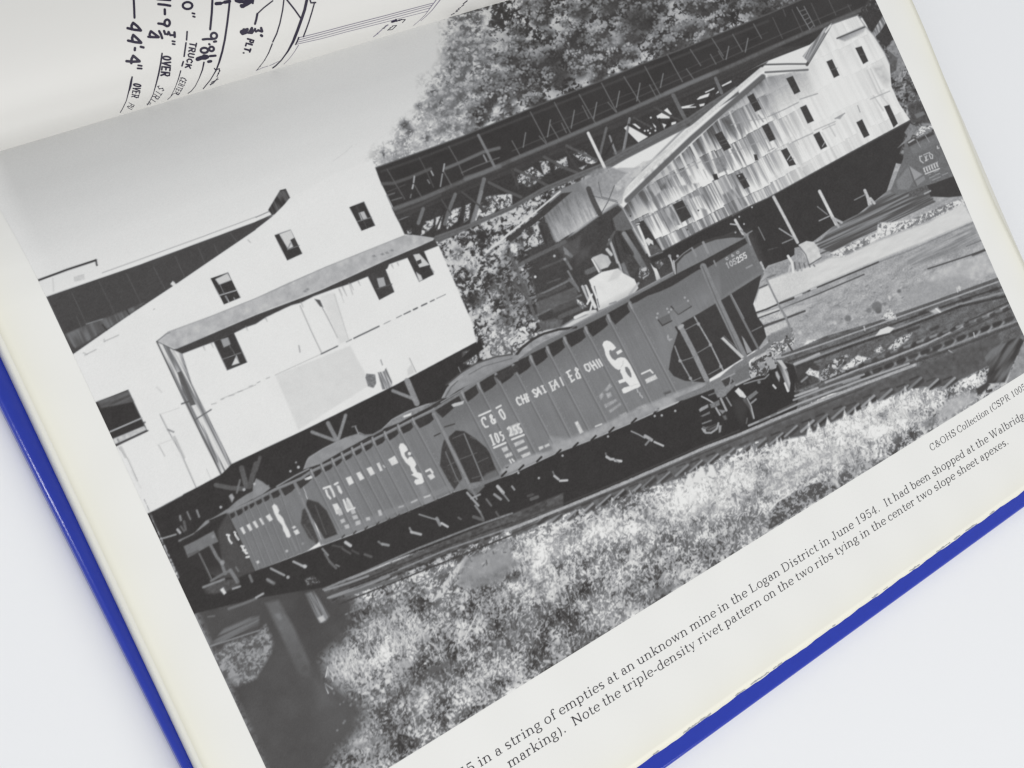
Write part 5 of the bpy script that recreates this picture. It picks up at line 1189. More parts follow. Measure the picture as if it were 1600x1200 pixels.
# sill and coupler end
P(a8(-40, 1140, 150, 1060, 300, 1000, 400, 930, 520, 870, 600, 800, 700, 720, 800, 660, 900, 590, 1030, 520, 1180, 400, 1180, 450, 1080, 560, 960, 620, 900, 660, 880, 690, 890, 880, 720, 970, 560, 1130, 500, 1120, 440, 1020, 340, 1060, 100, 1150, -20, 1180), grain(128, 8), 1.8, CAR1)
P(a8(650, 850, 850, 720, 880, 700, 890, 880, 720, 950), grain(116, 5), 1.6, CAR1); L(a8(720, 975, 900, 890, 1010, 840), 3, 170, 1.4, CAR1); L(a8(540, 910, 700, 830), 2.4, 158, 1.4, CAR1); P(a8(540, 920, 640, 870, 700, 930, 590, 1000), grain(70, 6), 2, CAR1); L(a8(650, 880, 660, 930), 2, 130, 1.4, CAR1)
P(a8(900, 700, 960, 640, 1080, 570, 1180, 560, 1230, 600, 1240, 700, 1220, 760, 1140, 790, 1100, 850, 980, 860, 900, 890, 880, 780), leaves(72, 196, 3.6, 12, .02, 93, .4), 1.8, CAR1)
P(a8(910, 670, 1060, 580, 1110, 580, 1000, 640, 930, 690), 196, 1.8, CAR1); P(a8(1080, 640, 1160, 620, 1220, 740, 1150, 780, 1110, 720), grain(166, 8), 1.6, CAR1); P(a8(1010, 690, 1060, 680, 1090, 740, 1040, 790, 1010, 750), grain(150, 14, 2), 1.8, CAR1)
L(a8(1000, 660, 970, 720, 990, 800, 1040, 830, 1100, 810, 1130, 740), 2, 84, 1.5, CAR1); P(a8(1040, 790, 1080, 750, 1100, 790, 1060, 830), 76, 1.6, CAR1); L(a8(820, 960, 950, 920, 1080, 890, 1130, 840), 2, 146, 1.4, CAR1); DOT(1186, 597, 2.6, 130, 1.5, 1, CAR1)
P(a8(1130, 520, 1260, 440, 1360, 370, 1450, 420, 1440, 470, 1380, 470, 1330, 560, 1250, 600, 1190, 560), leaves(96, 216, 3.6, 10, .1, 94, .4), 2, CAR1); P(a8(1340, 350, 1370, 360, 1350, 390), 60, 1.5, CAR1); L(a8(1370, 460, 1420, 540), 3, 76, 1.6, CAR1)
P(a8(1210, 650, 1260, 640, 1320, 710, 1370, 820, 1400, 950, 1390, 1050, 1350, 1050, 1340, 960, 1290, 820), streak(96, 190, 4, 40, 95, 0, .25, (.4, .9)), 2, CAR1); P(a8(1220, 660, 1290, 660, 1360, 760, 1330, 780, 1260, 700), 196, 2, CAR1); P(a8(1210, 810, 1235, 800, 1270, 870, 1260, 930, 1220, 860), 178, 2.4, CAR1)
L(a8(1330, 950, 1370, 1050), 3, 220, 1.5, CAR1); L(a8(1185, 975, 1215, 1010), 3, 206, 1.4, CAR1)
L(b8(1095, 600, 1180, 780, 1290, 1000, 1390, 1190), 2.8, grain(142, 8), 1.5, CAR1); L(a8(1270, 0, 1340, 110, 1400, 280), 2.8, grain(140, 10), 1.5, CAR1); L(b8(1040, 640, 1100, 600), 2, 150, 1.5, CAR1)
# journal boxes, springs and wheels of the near truck
P(c8(95, 720, 130, 690, 210, 655, 215, 690, 110, 750), grain(160, 10), 1.8, CAR1); P(c8(115, 800, 230, 745, 235, 770, 140, 810), grain(126, 10), 1.8, CAR1); P(c8(130, 890, 250, 845, 260, 860, 140, 905), grain(136, 10), 1.6, CAR1)
L(c8(140, 960, 180, 1010, 250, 1010, 320, 960, 340, 890), 3, 166, 1.6, CAR1); L(c8(150, 940, 220, 960, 300, 910), 2.4, 120, 1.6, CAR1); P(c8(340, 910, 380, 920, 370, 1000, 345, 1010), 156, 2, CAR1); P(c8(140, 960, 180, 960, 190, 1010, 150, 1000), 170, 1.8, CAR1); P(c8(190, 930, 310, 900, 320, 940, 230, 985, 190, 980), streak(66, 120, 2, 20, 44, 0, .3, AL), 2, CAR1)
L(c8(130, 555, 200, 590, 280, 640), 2.2, 186, 1.4, CAR1); P(c8(230, 650, 280, 630, 350, 600, 360, 660, 300, 690, 250, 700), grain(128, 14, 2), 1.8, CAR1); L(c8(310, 700, 360, 785), 3, 170, 1.5, CAR1); L(c8(370, 580, 440, 730), 3.4, grain(166, 10), 1.5, CAR1); L(c8(440, 570, 500, 670), 2.4, 146, 1.5, CAR1); P(c8(340, 720, 440, 730, 390, 775), 140, 1.8, CAR1); P(c8(390, 800, 430, 790, 450, 840, 420, 850), 110, 2.5, CAR1)
P(c8(545, 490, 590, 445, 650, 500, 690, 560, 670, 580, 610, 560), grain(218, 8), 1.6, CAR1); P(c8(640, 590, 690, 580, 750, 660, 790, 820, 770, 840, 730, 720), streak(84, 170, 4, 40, 97, 0, .3, (.4, .9)), 2, CAR1); L(c8(700, 580, 750, 680, 785, 830), 1.8, 178, 1.5, CAR1); L(c8(700, 830, 690, 890), 2, 110, 2, CAR1)
P(c8(700, 560, 810, 480, 840, 510, 730, 600), grain(124, 8), 1.6, CAR1); L(c8(750, 640, 810, 590), 2.6, 150, 1.5, CAR1); P(c8(520, 600, 640, 580, 700, 700, 640, 900, 560, 800), 70, 8, CAR1, .7); P(c8(380, 560, 440, 540, 430, 500, 510, 420, 480, 400, 380, 470, 290, 490, 330, 570), grain(134, 12, 2), 2, CAR1)
L(c8(500, 330, 480, 400), 2, 140, 1.5, CAR1); L(c8(220, 540, 330, 500), 2, 120, 1.5, CAR1)
for a in ((1090, 740, 1300, 640), (860, 860, 960, 830), (1000, 800, 1060, 770)):
    L(c8(*a), 3, 104, 2.6, TRACK, .7)
# brake gear catching the sun along the shadow
for a, w, t in (((745, 295, 790, 315, 830, 337), 1.8, 176), ((832, 325, 850, 335, 872, 350), 5, 176), ((890, 362, 945, 386), 3, 200), ((860, 350, 835, 380), 3, 140), ((585, 432, 592, 460), 2.4, 120), ((592, 455, 615, 470, 635, 470), 4, 190), ((645, 478, 682, 482), 4, 206), ((640, 470, 670, 492), 1.6, 130),
                ((255, 548, 262, 565), 2.4, 120), ((265, 575, 290, 595), 3.6, 190), ((300, 605, 345, 602), 3.4, 206), ((120, 720, 160, 705), 5, 100), ((0, 640, 15, 660), 3, 160), ((100, 700, 130, 690), 4, 84)):
    L(q2(*a), w, t, 1.6, UNDER, .95)
for a, w, t in (((1020, 815, 1100, 840, 1140, 850), 2, 170), ((1130, 840, 1150, 880), 5, 150), ((1160, 870, 1198, 892), 3.4, 214), ((960, 900, 975, 930), 3, 150), ((970, 925, 1030, 940), 4, 190), ((765, 985, 790, 1005), 3, 130), ((790, 1000, 828, 1008), 4, 160), ((680, 1065, 720, 1080), 4, 100), ((230, 1110, 290, 1140), 2, 150), ((285, 1135, 312, 1140), 3, 190), ((90, 1150, 180, 1195), 2, 160),
                ((1320, 680, 1390, 760), 3.4, 176), ((1345, 715, 1400, 690), 3, 166), ((1350, 660, 1380, 720), 2.4, 170), ((1370, 760, 1400, 800), 3, 150), ((1400, 800, 1420, 840), 3, 130), ((1360, 830, 1420, 850), 5, 104), ((1490, 690, 1530, 720), 4, 160), ((1510, 640, 1545, 680), 5, 200), ((1540, 680, 1580, 730), 2.4, 150), ((1440, 720, 1470, 760), 3, 120), ((1500, 800, 1520, 830), 3, 100), ((1265, 835, 1280, 845), 3, 110),
                ((415, 1030, 450, 1070), 3, 150), ((430, 1060, 460, 1110), 3, 120), ((460, 1110, 500, 1150), 4, 110), ((560, 990, 590, 1010), 5, 206), ((480, 1010, 540, 1020), 3, 84), ((540, 1030, 590, 1060), 3, 96), ((500, 1130, 520, 1140), 2, 150), ((600, 1040, 640, 1060), 3, 84)):
    L(h2(*a), w, t, 1.7, UNDER, .9)
# right end of car two / slope of near car's other end
P(h2(1150, 510, 1160, 400, 1175, 350, 1215, 335, 1290, 590, 1240, 660, 1200, 600), grain(72, 7, 2), 2, CAR2); P(h2(1205, 330, 1250, 290, 1300, 295, 1370, 340, 1440, 400, 1460, 430, 1490, 510, 1520, 570, 1440, 600, 1340, 620, 1250, 430), grain(66, 5), 2, CAR1)
P(h2(1400, 600, 1440, 560, 1500, 535, 1525, 575, 1430, 610), 120, 4, CAR1, .8); L(h2(1110, 190, 1190, 340, 1260, 490, 1335, 645), 5.6, grain(142, 7), 1.6, CAR1); L(h2(1107, 195, 1330, 650), 1.4, 104, 1.3, CAR2, .7)
L(h2(1300, 310, 1350, 430, 1420, 600), 2, 132, 1.4, CAR1); L(h2(1185, 425, 1250, 580, 1285, 640), 1.8, 120, 1.4, CAR2)
for a in ((1230, 340, 1300, 310), (1275, 470, 1380, 430), (1385, 490, 1450, 460), (1200, 510, 1240, 490), (1340, 330, 1370, 345), (1350, 590, 1400, 575), (1240, 610, 1290, 600)):
    L(h2(*a), 1.3, 104, 1.3, CAR1, .9)
L(h2(1180, 268, 1240, 250), 2.2, 76, 1.4, CAR1); L(h2(1115, 325, 1150, 308), 2.2, 76, 1.4, CAR2); P(h2(1300, 640, 1340, 620, 1420, 610, 1430, 640, 1370, 700, 1340, 680), grain(128, 10, 2), 2, CAR1, .8)
P(h2(1220, 130, 1240, 120, 1300, 105, 1295, 125, 1235, 145), 196, 1.6, CAR1)
# end of car three / two
P(h2(280, 870, 290, 790, 310, 770, 400, 960, 380, 1000, 330, 960), grain(76, 7, 2), 2.4, CAR3); P(h2(310, 770, 320, 720, 390, 740, 440, 790, 480, 870, 510, 940, 430, 970), grain(68, 5), 2.4, CAR2); L(h2(245, 625, 330, 810, 410, 1000), 3.8, grain(136, 8), 1.6, CAR2); P(h2(400, 980, 510, 940, 530, 960, 440, 1000), 130, 3, CAR2, .8)
L(h2(370, 760, 440, 940), 1.6, 100, 1.5, CAR2, .8); L(h2(300, 880, 370, 990), 2, 104, 1.6, CAR3, .7); P(h2(300, 590, 350, 575, 350, 590, 310, 602), 190, 1.5, CAR2)
# shadowed end of car three and the box on the leftmost car
P(d8(480, 560, 540, 440, 610, 330, 640, 420, 700, 560, 820, 800, 900, 960, 930, 1060, 700, 1160, 560, 1100), grain(80, 5), 4, CAR3); P(d8(640, 560, 700, 540, 780, 720, 840, 880, 760, 780), grain(66, 4), 4, CAR3, .8)
P(d8(55, 750, 180, 690, 430, 555, 490, 690, 380, 740, 250, 810, 110, 890), lambda u, v: 122 + 9 * (fbm(u, v, 9, 3, 5) - .5) * 2, 2, CAR3); P(d8(100, 850, 240, 790, 250, 820, 115, 890), 96, 2, CAR3, .8); P(d8(400, 610, 440, 600, 450, 640, 410, 650), 150, 2.4, CAR3, .7)
L(d8(395, 740, 470, 880, 530, 960, 575, 1090), 5, grain(126, 10), 1.8, CAR3); DOT(280 + 540 / 8, 760 + 950 / 8, 3.5, 160, 2, .8, CAR3); L(d8(250, 840, 330, 1000, 400, 1150), 2.2, 120, 1.5, CAR3)
L(d8(400, 1180, 520, 1110, 640, 1050), 4, 120, 2.2, CAR3); L(d8(640, 1050, 730, 1190), 6, 128, 2, CAR3); L(d8(710, 1010, 740, 1060), 2.4, 120, 1.6, CAR3); L(d8(880, 1110, 910, 1190), 3.4, 120, 2, CAR3)
P(j3(1270, 70, 1340, 30, 1490, 20, 1500, 60, 1410, 100, 1340, 110, 1290, 110), grain(92, 12, 3), 4, UNDER, .8); L(j3(1270, 70, 1400, 20), 3.4, 140, 2, UNDER); P(j3(1375, 85, 1395, 72, 1415, 105, 1400, 118), 220, 2, UNDER); L(j3(1455, 80, 1500, 65), 3, 166, 1.8, UNDER); L(j3(1430, 205, 1530, 170, 1600, 140), 4, 124, 2.4, UNDER, .8); L(j3(1460, 0, 1480, 40), 3, 130, 2, UNDER); L(j3(1300, 255, 1340, 250), 2.4, 120, 2, UNDER, .8); L(j3(1560, 0, 1575, 30), 3, 120, 2, UNDER)
L(d8(1150, 1030, 1250, 1080, 1310, 1110), 3, 160, 1.5, UNDER); L(d8(1430, 940, 1560, 1000), 3.2, 172, 1.5, UNDER); DOT(280 + 1570 / 8, 760 + 1000 / 8, 3, 190, 1.5, 1, UNDER); DOT(280 + 1360 / 8, 760 + 1135 / 8, 2.6, 170, 1.6, 1, UNDER); L(d8(1100, 1160, 1160, 1200), 3, 140, 2, UNDER)
# arched ends of the cars above the rim
P(q1(1015, 515, 1018, 450, 1060, 400, 1130, 352, 1190, 318, 1280, 292, 1380, 283, 1470, 275, 1200, 425), car_tone(132, 405), 1.6, CAR1); L(q1(1020, 510, 1022, 445, 1070, 390, 1130, 352, 1180, 322, 1270, 290, 1370, 275, 1440, 278), 4.4, 72, 1.6, CAR1); L(q1(1012, 440, 1070, 385, 1120, 350), 1.4, 140, 1.3, CAR1); L(q1(1010, 430, 1020, 510), 2.4, 186, 1.4, CAR1)
L(q1(1195, 315, 1225, 380), 4, 150, 1.6, CAR1); L(q1(1125, 350, 1150, 400), 3, 146, 1.6, CAR1)
P(q1(20, 1030, 60, 985, 130, 930, 220, 885, 310, 870, 300, 890, 200, 930, 100, 1000, 40, 1045), lambda u, v: 156 + 24 * (fbm(u, v, 6, 3, 15) - .5) * 2, 1.8, CAR1); L(q1(15, 1035, 60, 975, 130, 920, 200, 885, 290, 860, 400, 845), 4, 66, 1.6, CAR1); P(q1(200, 920, 330, 880, 380, 850, 440, 810, 300, 890), 126, 2, CAR1)
P(F(722, 612, 745, 597, 775, 582, 800, 570, 800, 563, 770, 560, 740, 575), lambda u, v: 140 + 12 * (fbm(u, v, 6, 3, 16) - .5) * 2, 2, CAR1, .5)
heap = lambda s_: (lambda u, v: 146 + 12 * (fbm(u, v, 9, 3, s_) - .5) * 2)
P(h1(1200, 1200, 1260, 1150, 1340, 1090, 1450, 1040, 1560, 1015, 1640, 1020, 1640, 1055, 1500, 1110, 1400, 1170, 1320, 1210, 1240, 1250), heap(21), 1.8, CAR1); L(h1(1190, 1205, 1280, 1130, 1380, 1070, 1500, 1030, 1600, 1015), 2.4, 84, 1.5, CAR1, .9); L(h1(1280, 1170, 1420, 1090, 1600, 1040), 1.4, 104, 1.4, CAR1, .8)
P(h1(1490, 1150, 1600, 1090, 1640, 1070, 1640, 1120, 1520, 1180), grain(70, 6), 2.4, CAR1)
P(h2(1160, 90, 1190, 30, 1240, -20, 1330, -70, 1330, -20, 1260, 40, 1200, 85), heap(22), 1.8, CAR1); L(h2(1185, 80, 1220, 20, 1260, -20), 1.6, 92, 1.5, CAR1, .8); L(h2(1165, 85, 1200, 20, 1290, -50), 2, 170, 1.5, CAR1, .7)
P(h2(785, 285, 850, 220, 930, 175, 1060, 125, 1130, 110, 1160, 95, 1080, 145, 990, 190, 900, 240), lambda u, v: 138 + 24 * (fbm(u, v, 5, 3, 23) - .5) * 2, 1.8, CAR2); L(h2(790, 280, 850, 222, 960, 165, 1080, 125), 1.4, 176, 1.4, CAR2, .7); P(h2(920, 200, 970, 180, 970, 195, 925, 210), 226, 1.4, CAR2)
P(h2(295, 535, 315, 480, 330, 455, 420, 400, 500, 360, 560, 335, 640, 312, 680, 322, 720, 320, 640, 365, 520, 430, 400, 500), heap(24), 1.8, CAR2); L(h2(300, 530, 322, 470, 420, 404, 560, 335, 640, 310), 1.3, 172, 1.4, CAR2, .5); L(h2(645, 305, 680, 322, 730, 318, 790, 285), 3, 130, 1.8, CAR2)
L(h2(130, 640, 250, 570, 330, 530), 2.2, 150, 1.6, CAR2); P(h2(-20, 640, 0, 590, 40, 610, 90, 650, 40, 690, -20, 720), heap(25), 2, CAR3)
P(d8(430, 390, 620, 270, 720, 180, 840, 100, 960, 40, 1120, -20, 1130, 30, 860, 190, 620, 320, 380, 420), heap(26), 2, CAR3, .9); P(d8(90, 640, 200, 570, 330, 430, 480, 370, 370, 420, 390, 460, 300, 510, 110, 640), heap(27), 2, CAR3, .9); L(d8(0, 680, 180, 600), 3, 130, 2, CAR3); DOT(280 + 520 / 8, 760 + 260 / 8, 2, 190, 1.6, .9, CAR3)
P(d8(620, 120, 660, 90, 690, 140, 660, 200), 168, 2.5, CAR3); L(d8(40, 680, 200, 600, 390, 450), 2.4, 62, 1.6, CAR3)
# crossed props seen against the dark
for a, w, t in (((350, 300, 490, 352), 5, 142), ((450, 245, 505, 350), 6.5, 142), ((560, 195, 515, 345), 5, 146), ((855, 42, 990, 95), 5, 146), ((945, -20, 1005, 120), 9, 150), ((25, 460, 0, 540), 5, 92), ((620, 265, 640, 310), 1.8, 170), ((600, 268, 625, 262), 1.6, 130)):
    L(h2(*a), w, grain(t, 8), 1.8, UNDER, .92)
for a, w, t in (((1350, 632, 1440, 650, 1520, 655), 7, 98), ((1510, 525, 1540, 640), 8, 100), ((1600, 500, 1560, 640), 8, 92), ((1230, 790, 1245, 830), 3, 150), ((1170, 800, 1190, 845), 2.4, 140), ((1125, 825, 1130, 850), 3.4, 140), ((1150, 860, 1160, 910), 4, 104), ((1110, 910, 1125, 930), 4, 190), ((1000, 970, 1100, 940), 2.4, 170), ((1130, 890, 1150, 920), 3, 110), ((1500, 600, 1480, 680), 3, 120)):
    L(j0(*a), w, grain(t, 8), 1.8, UNDER, .92)
for x, y, r, t in ((215, 545, 1.8, 190), (265, 520, 2.2, 200), (250, 490, 1.6, 150), (1445, 700, 2.6, 160), (1380, 770, 1.6, 180), (1525, 660, 2.2, 190), (1590, 625, 2, 190)):
    DOT((400 if x < 1000 else 0) + x / 4, 600 + y / 4, r, t, 1.5, .95, UNDER)
# two old timbers, lower left
P(h3(60, 170, 140, 150, 240, 330, 335, 540, 345, 640, 270, 620, 170, 400), lambda u, v: 108 - 16 * sst(v, 980, 1055) + 7 * (fbm(u, v, 9, 3, 71) - .5) * 2, 6, POST); P(h3(305, 110, 360, 95, 395, 140, 460, 250, 430, 290, 395, 290, 350, 200), streak(92, 140, 3, 40, 72, 0, .3, (.45, .89)), 3.5, POST)
P(h3(385, 262, 420, 245, 435, 275, 405, 292), 196, 3, POST); P(h3(120, 240, 150, 230, 165, 270, 140, 275), 130, 4, POST, .8); P(h3(300, 20, 360, 0, 400, 40, 320, 60), leaves(70, 150, 3, 8, 0, 41), 3, POST, .8); P(h3(430, 320, 500, 300, 560, 420, 520, 440), 84, 8, POST, .7)
L(h3(0, 135, 45, 110), 3, 176, 2, TRACK); L(h3(75, 25, 110, 45), 5, 140, 3, TRACK, .8); L(h3(430, 90, 560, 50, 700, 0), 3, 150, 2, TRACK); L(h3(445, 115, 620, 60, 760, 10), 4, 84, 2, TRACK); L(h3(460, 135, 640, 80, 830, 0), 4, 146, 2.4, TRACK); L(h3(560, 120, 680, 80, 880, 20), 5, 110, 2.4, TRACK)
for k in range(9):
    L(h3(590 + 34 * k, 72 - 13 * k, 610 + 34 * k, 64 - 13 * k), 3, 62, 1.8, TRACK, .9)
dabs(h3(560, 260, 640, 190, 860, 60, 1060, 0, 1090, 120, 860, 230, 700, 330, 600, 330), 110, 70, 176, (3, 9), (1.4, 3), (-1.9, .4), BANK, .6, 38)

# ---- lettering on the cars
W = 216
def S(rd, w, lab, *strokes, t=W, soft=1.25):
    for s in strokes:
        L(rd(*s), w * 1.18, t + 6, soft, lab)
S(m8, 2.4, CAR1, (68, 398, 210, 335), (285, 300, 340, 270))
S(m8, 2.3, CAR1, (140, 420, 112, 425, 100, 450, 118, 500, 150, 540, 180, 530), (130, 418, 150, 440), (205, 400, 215, 425, 240, 440, 265, 470, 258, 492, 240, 492, 220, 465, 222, 445, 232, 400, 215, 385, 205, 400), (275, 480, 262, 440))
S(m8, 2.3, CAR1, (325, 330, 345, 320, 385, 380, 395, 425, 378, 440, 350, 410, 318, 350, 325, 330))
S(m8, 2.6, CAR1, (210, 640, 255, 755)); S(m8, 1.6, CAR1, (198, 650, 215, 635), (240, 765, 270, 750)); S(m8, 2.2, CAR1, (265, 620, 290, 625, 320, 700, 312, 730, 295, 720, 268, 650, 265, 620), (340, 600, 325, 605, 340, 640, 365, 640, 380, 680, 365, 705))
S(m8, 2.6, CAR1, (255, 797, 400, 735), (480, 693, 628, 635))
S(m8, 2.4, CAR1, (425, 560, 440, 540, 465, 560, 470, 600, 455, 645, 490, 630), (495, 535, 520, 520), (495, 535, 505, 570, 530, 575, 545, 610, 525, 625), (555, 510, 570, 500), (545, 520, 560, 555, 590, 560, 605, 595, 585, 610))
P(m8(415, 545, 555, 480, 615, 600, 470, 660), W, 1.5, CAR1, .55)
for q in ((345, 805, 415, 775, 435, 825, 375, 855), (385, 885, 470, 850, 490, 890, 405, 925), (500, 740, 620, 690, 640, 725, 525, 785), (540, 820, 665, 770, 680, 800, 560, 855), (590, 890, 700, 845, 718, 880, 615, 925), (808, 790, 865, 770, 875, 800, 825, 830), (880, 770, 940, 740, 955, 770, 900, 795)):
    P(m8(*q), grain(206, 18, 1.2), 1.8, CAR1, .9)
S(m8, 2, CAR1, (450, 950, 470, 985), (480, 940, 505, 965))
P(m8(1262, 480, 1300, 462, 1375, 600, 1330, 625), grain(206, 16, 1.4), 1.8, CAR1); L(m8(1525, 530, 1600, 500), 2.4, 206, 1.3, CAR1); P(m8(395, 1040, 440, 1030, 420, 1055), 70, 1.5, CAR1)
# CHESAPEAKE & OHIO as broken up by the ribs
S(m8, 2.3, CAR1, (575, 175, 545, 170, 535, 195, 550, 235, 575, 262, 595, 250), (590, 150, 625, 240), (630, 135, 665, 225), (610, 195, 650, 180), (655, 125, 690, 215)); S(m8, 1.5, CAR1, (655, 125, 670, 130), (670, 170, 685, 165), (680, 218, 695, 210))
S(m8, 2.3, CAR1, (775, 75, 750, 70, 735, 90, 760, 115, 790, 130, 790, 160, 765, 155), (800, 50, 800, 145), (800, 50, 850, 125), (805, 105, 835, 95), (855, 25, 900, 105)); S(m8, 1.4, CAR1, (840, 30, 870, 20), (880, 110, 910, 95))
S(F, 2.1, CAR1, (858.5, 598, 864, 610), (867, 594, 866.5, 607.5), (867, 594, 873.5, 604.5), (875, 590, 880.5, 602)); S(F, 1.3, CAR1, (857.5, 598.5, 863, 595.5), (861, 604, 864.5, 602.5), (863, 611, 868.5, 608), (866.5, 602.5, 871, 600.5))
qe = q1
S(qe, 2.2, CAR1, (345, 1125, 375, 1185), (340, 1128, 362, 1115), (355, 1155, 372, 1147), (372, 1186, 390, 1172), (395, 1110, 420, 1140, 428, 1160, 410, 1165, 400, 1140, 412, 1110, 398, 1100), (455, 1080, 475, 1075, 490, 1105, 482, 1120, 465, 1112, 452, 1085), (485, 1065, 515, 1110), (505, 1058, 535, 1100), (498, 1088, 522, 1078), (525, 1050, 550, 1092), (542, 1046, 565, 1085))
# the big monogram on the near car: C over O over running words
P(n8(330, 310, 345, 272, 385, 255, 430, 270, 470, 305, 500, 345, 485, 365, 450, 385, 432, 372, 415, 385, 420, 430, 450, 480, 490, 505, 520, 478, 560, 465, 610, 472, 640, 500, 680, 560, 720, 640, 760, 720, 795, 790, 808, 825, 770, 850, 735, 860, 690, 880, 615, 915, 590, 915, 570, 870, 600, 845, 670, 825, 650, 800, 620, 770,
     545, 795, 525, 760, 590, 735, 575, 690, 552, 650, 555, 615, 530, 625, 490, 605, 440, 555, 400, 500, 370, 440, 355, 370), grain(228, 3), 1.4, CAR1)
P(n8(612, 590, 640, 585, 670, 620, 690, 670, 695, 715, 680, 718, 650, 690, 620, 640), grain(126, 4), 1.3, CAR1); L(n8(560, 590, 585, 560, 590, 510), 1.2, 190, 1.3, CAR1, .7); L(n8(690, 830, 730, 810, 780, 800), 1, 190, 1.2, CAR1, .6)
P(n8(500, 400, 560, 365, 582, 395, 520, 435), 226, 1.3, CAR1)
S(n8, 2.2, CAR1, (822, 672, 925, 625), (925, 625, 960, 660)); P(n8(860, 745, 990, 680, 1022, 730, 885, 795), grain(206, 18, 1.2), 1.6, CAR1, .95)
for q in ((285, 950, 330, 900, 350, 940, 310, 1000), (350, 880, 420, 790, 450, 830, 390, 890), (370, 920, 430, 900, 450, 950, 400, 980), (350, 1060, 500, 985, 515, 1015, 370, 1100), (410, 1130, 550, 1035, 565, 1060, 430, 1160), (540, 1190, 620, 1150, 640, 1175, 560, 1210), (745, 1100, 870, 1045, 885, 1075, 765, 1120)):
    P(n8(*q), grain(176, 24, 1.2), 2.2, CAR1, .75)
S(n8, 2, CAR1, (765, 870, 775, 900), (795, 910, 805, 945), (820, 950, 830, 970), t=170); P(n8(1090, 910, 1180, 880, 1200, 920, 1120, 950), 84, 2.5, CAR1, .7); P(n8(1115, 935, 1200, 905, 1200, 930, 1130, 952), 156, 1.6, CAR1, .7); L(n8(1000, 1130, 1230, 1040), 3, 190, 2, CAR1, .7)
# number on the end
for k, g in enumerate(((0, 0, 14, 62), (), (), (), (), ())):
    pass
def digit(rd, ch, x, y, dx, dy, ex, ey, w, lab, t):
    sh = {'1': [(.3, .85, .5, 1), (.5, 1, .5, 0)], '0': [(.5, 1, .85, .75, .85, .25, .5, 0, .15, .25, .15, .75, .5, 1)], '5': [(.85, 1, .2, 1, .2, .55, .6, .62, .85, .35, .6, 0, .15, .1)],
          '2': [(.15, .75, .5, 1, .85, .75, .5, .4, .15, 0, .9, 0)], 'C': [(.85, .8, .5, 1, .15, .7, .15, .3, .5, 0, .85, .2)], '&': [(.9, 0, .3, .75, .5, 1, .65, .75, .2, .25, .45, 0, .9, .4)], 'O': [(.5, 1, .85, .75, .85, .25, .5, 0, .15, .25, .15, .75, .5, 1)]}[ch]
    for s in sh:
        p = []
        for a, b in zip(s[::2], s[1::2]):
            p += [x + a * dx + b * ex, y + a * dy + b * ey]
        L(rd(*p), w, t, 1.15, lab)
for k, ch in enumerate("105255"):
    digit(b8, ch, 610 + 43 * k, 480 - 24.5 * k, 40, -22, -26, -62, 1.7, CAR1, (176, 186, 190, 222, 222, 222)[k])
for k, ch in enumerate("C&O"):
    digit(b8, ch, 595 + 68 * k, 375 - 38 * k, 36, -20, -12, -26, 1.3, CAR1, 186)
L(b8(850, 470, 920, 435), 2.2, 160, 1.8, CAR1, .9)
# car two, seen further off
P(s8(1145, 390, 1160, 345, 1200, 340, 1240, 380, 1262, 425, 1235, 445, 1215, 460, 1225, 500, 1258, 540, 1275, 510, 1310, 510, 1345, 560, 1365, 605, 1345, 640, 1375, 700, 1430, 720, 1462, 820, 1440, 845, 1365, 862, 1335, 825, 1350, 795, 1390, 785, 1355, 765, 1300, 735, 1330, 715, 1300, 680, 1285, 630, 1230, 580, 1180, 500), grain(226, 3), 1.5, CAR2)
DOT(480 + 1278 / 8, 650 + 470 / 8, 2.6, 222, 1.4, 1, CAR2)
for q in ((480, 775, 545, 750, 585, 835, 525, 868), (610, 715, 660, 695, 718, 780, 660, 808), (738, 655, 800, 632, 850, 720, 792, 748), (865, 595, 900, 580, 945, 680, 912, 692), (1010, 545, 1095, 495, 1142, 585, 1060, 622), (315, 1105, 375, 1090, 440, 1210, 365, 1230), (1500, 745, 1570, 715, 1600, 765, 1545, 798),
          (-10, 775, 45, 745, 65, 770, 10, 798)):
    P(s8(*q), grain(218, 8, 1.4), 1.6, CAR2)
S(s8, 2.8, CAR2, (205, 905, 285, 878), (235, 930, 255, 990, 290, 1030), (285, 885, 320, 950, 340, 1005), (345, 855, 380, 835), (455, 1050, 490, 1150, 510, 1190), (500, 1035, 560, 1130), (500, 1180, 590, 1150), (1487, 690, 1535, 665, 1565, 705))
P(s8(365, 870, 400, 870, 440, 950, 430, 980, 395, 950), 218, 1.6, CAR2); P(s8(480, 1060, 530, 1040, 580, 1140, 510, 1170), 208, 1.8, CAR2, .8); L(s8(950, 620, 970, 640), 2, 196, 1.4, CAR2)
P(s8(1385, 870, 1460, 850, 1510, 960, 1440, 1000), 150, 4, CAR2, .7); P(s8(1450, 1010, 1540, 980, 1545, 1000, 1465, 1030), 200, 1.8, CAR2); L(s8(1305, 1080, 1370, 1050), 2.4, 190, 1.5, CAR2); L(s8(1150, 1140, 1200, 1125), 2.6, 176, 1.6, CAR2); P(s8(1450, 1040, 1560, 1010, 1570, 1060, 1470, 1100), 150, 4, CAR2, .8)
for q in ((500, 790, 530, 775, 545, 815, 520, 825), (525, 850, 550, 840, 560, 860, 535, 872), (550, 885, 580, 875, 585, 900, 560, 905), (590, 790, 615, 782, 625, 805, 600, 815), (600, 825, 630, 818, 640, 840, 610, 848), (620, 860, 650, 850, 655, 875, 625, 885), (685, 835, 710, 830, 715, 850, 690, 855), (760, 790, 780, 785, 790, 820, 770, 825)):
    P(h2(*q), 196, 1.6, CAR2, .9)
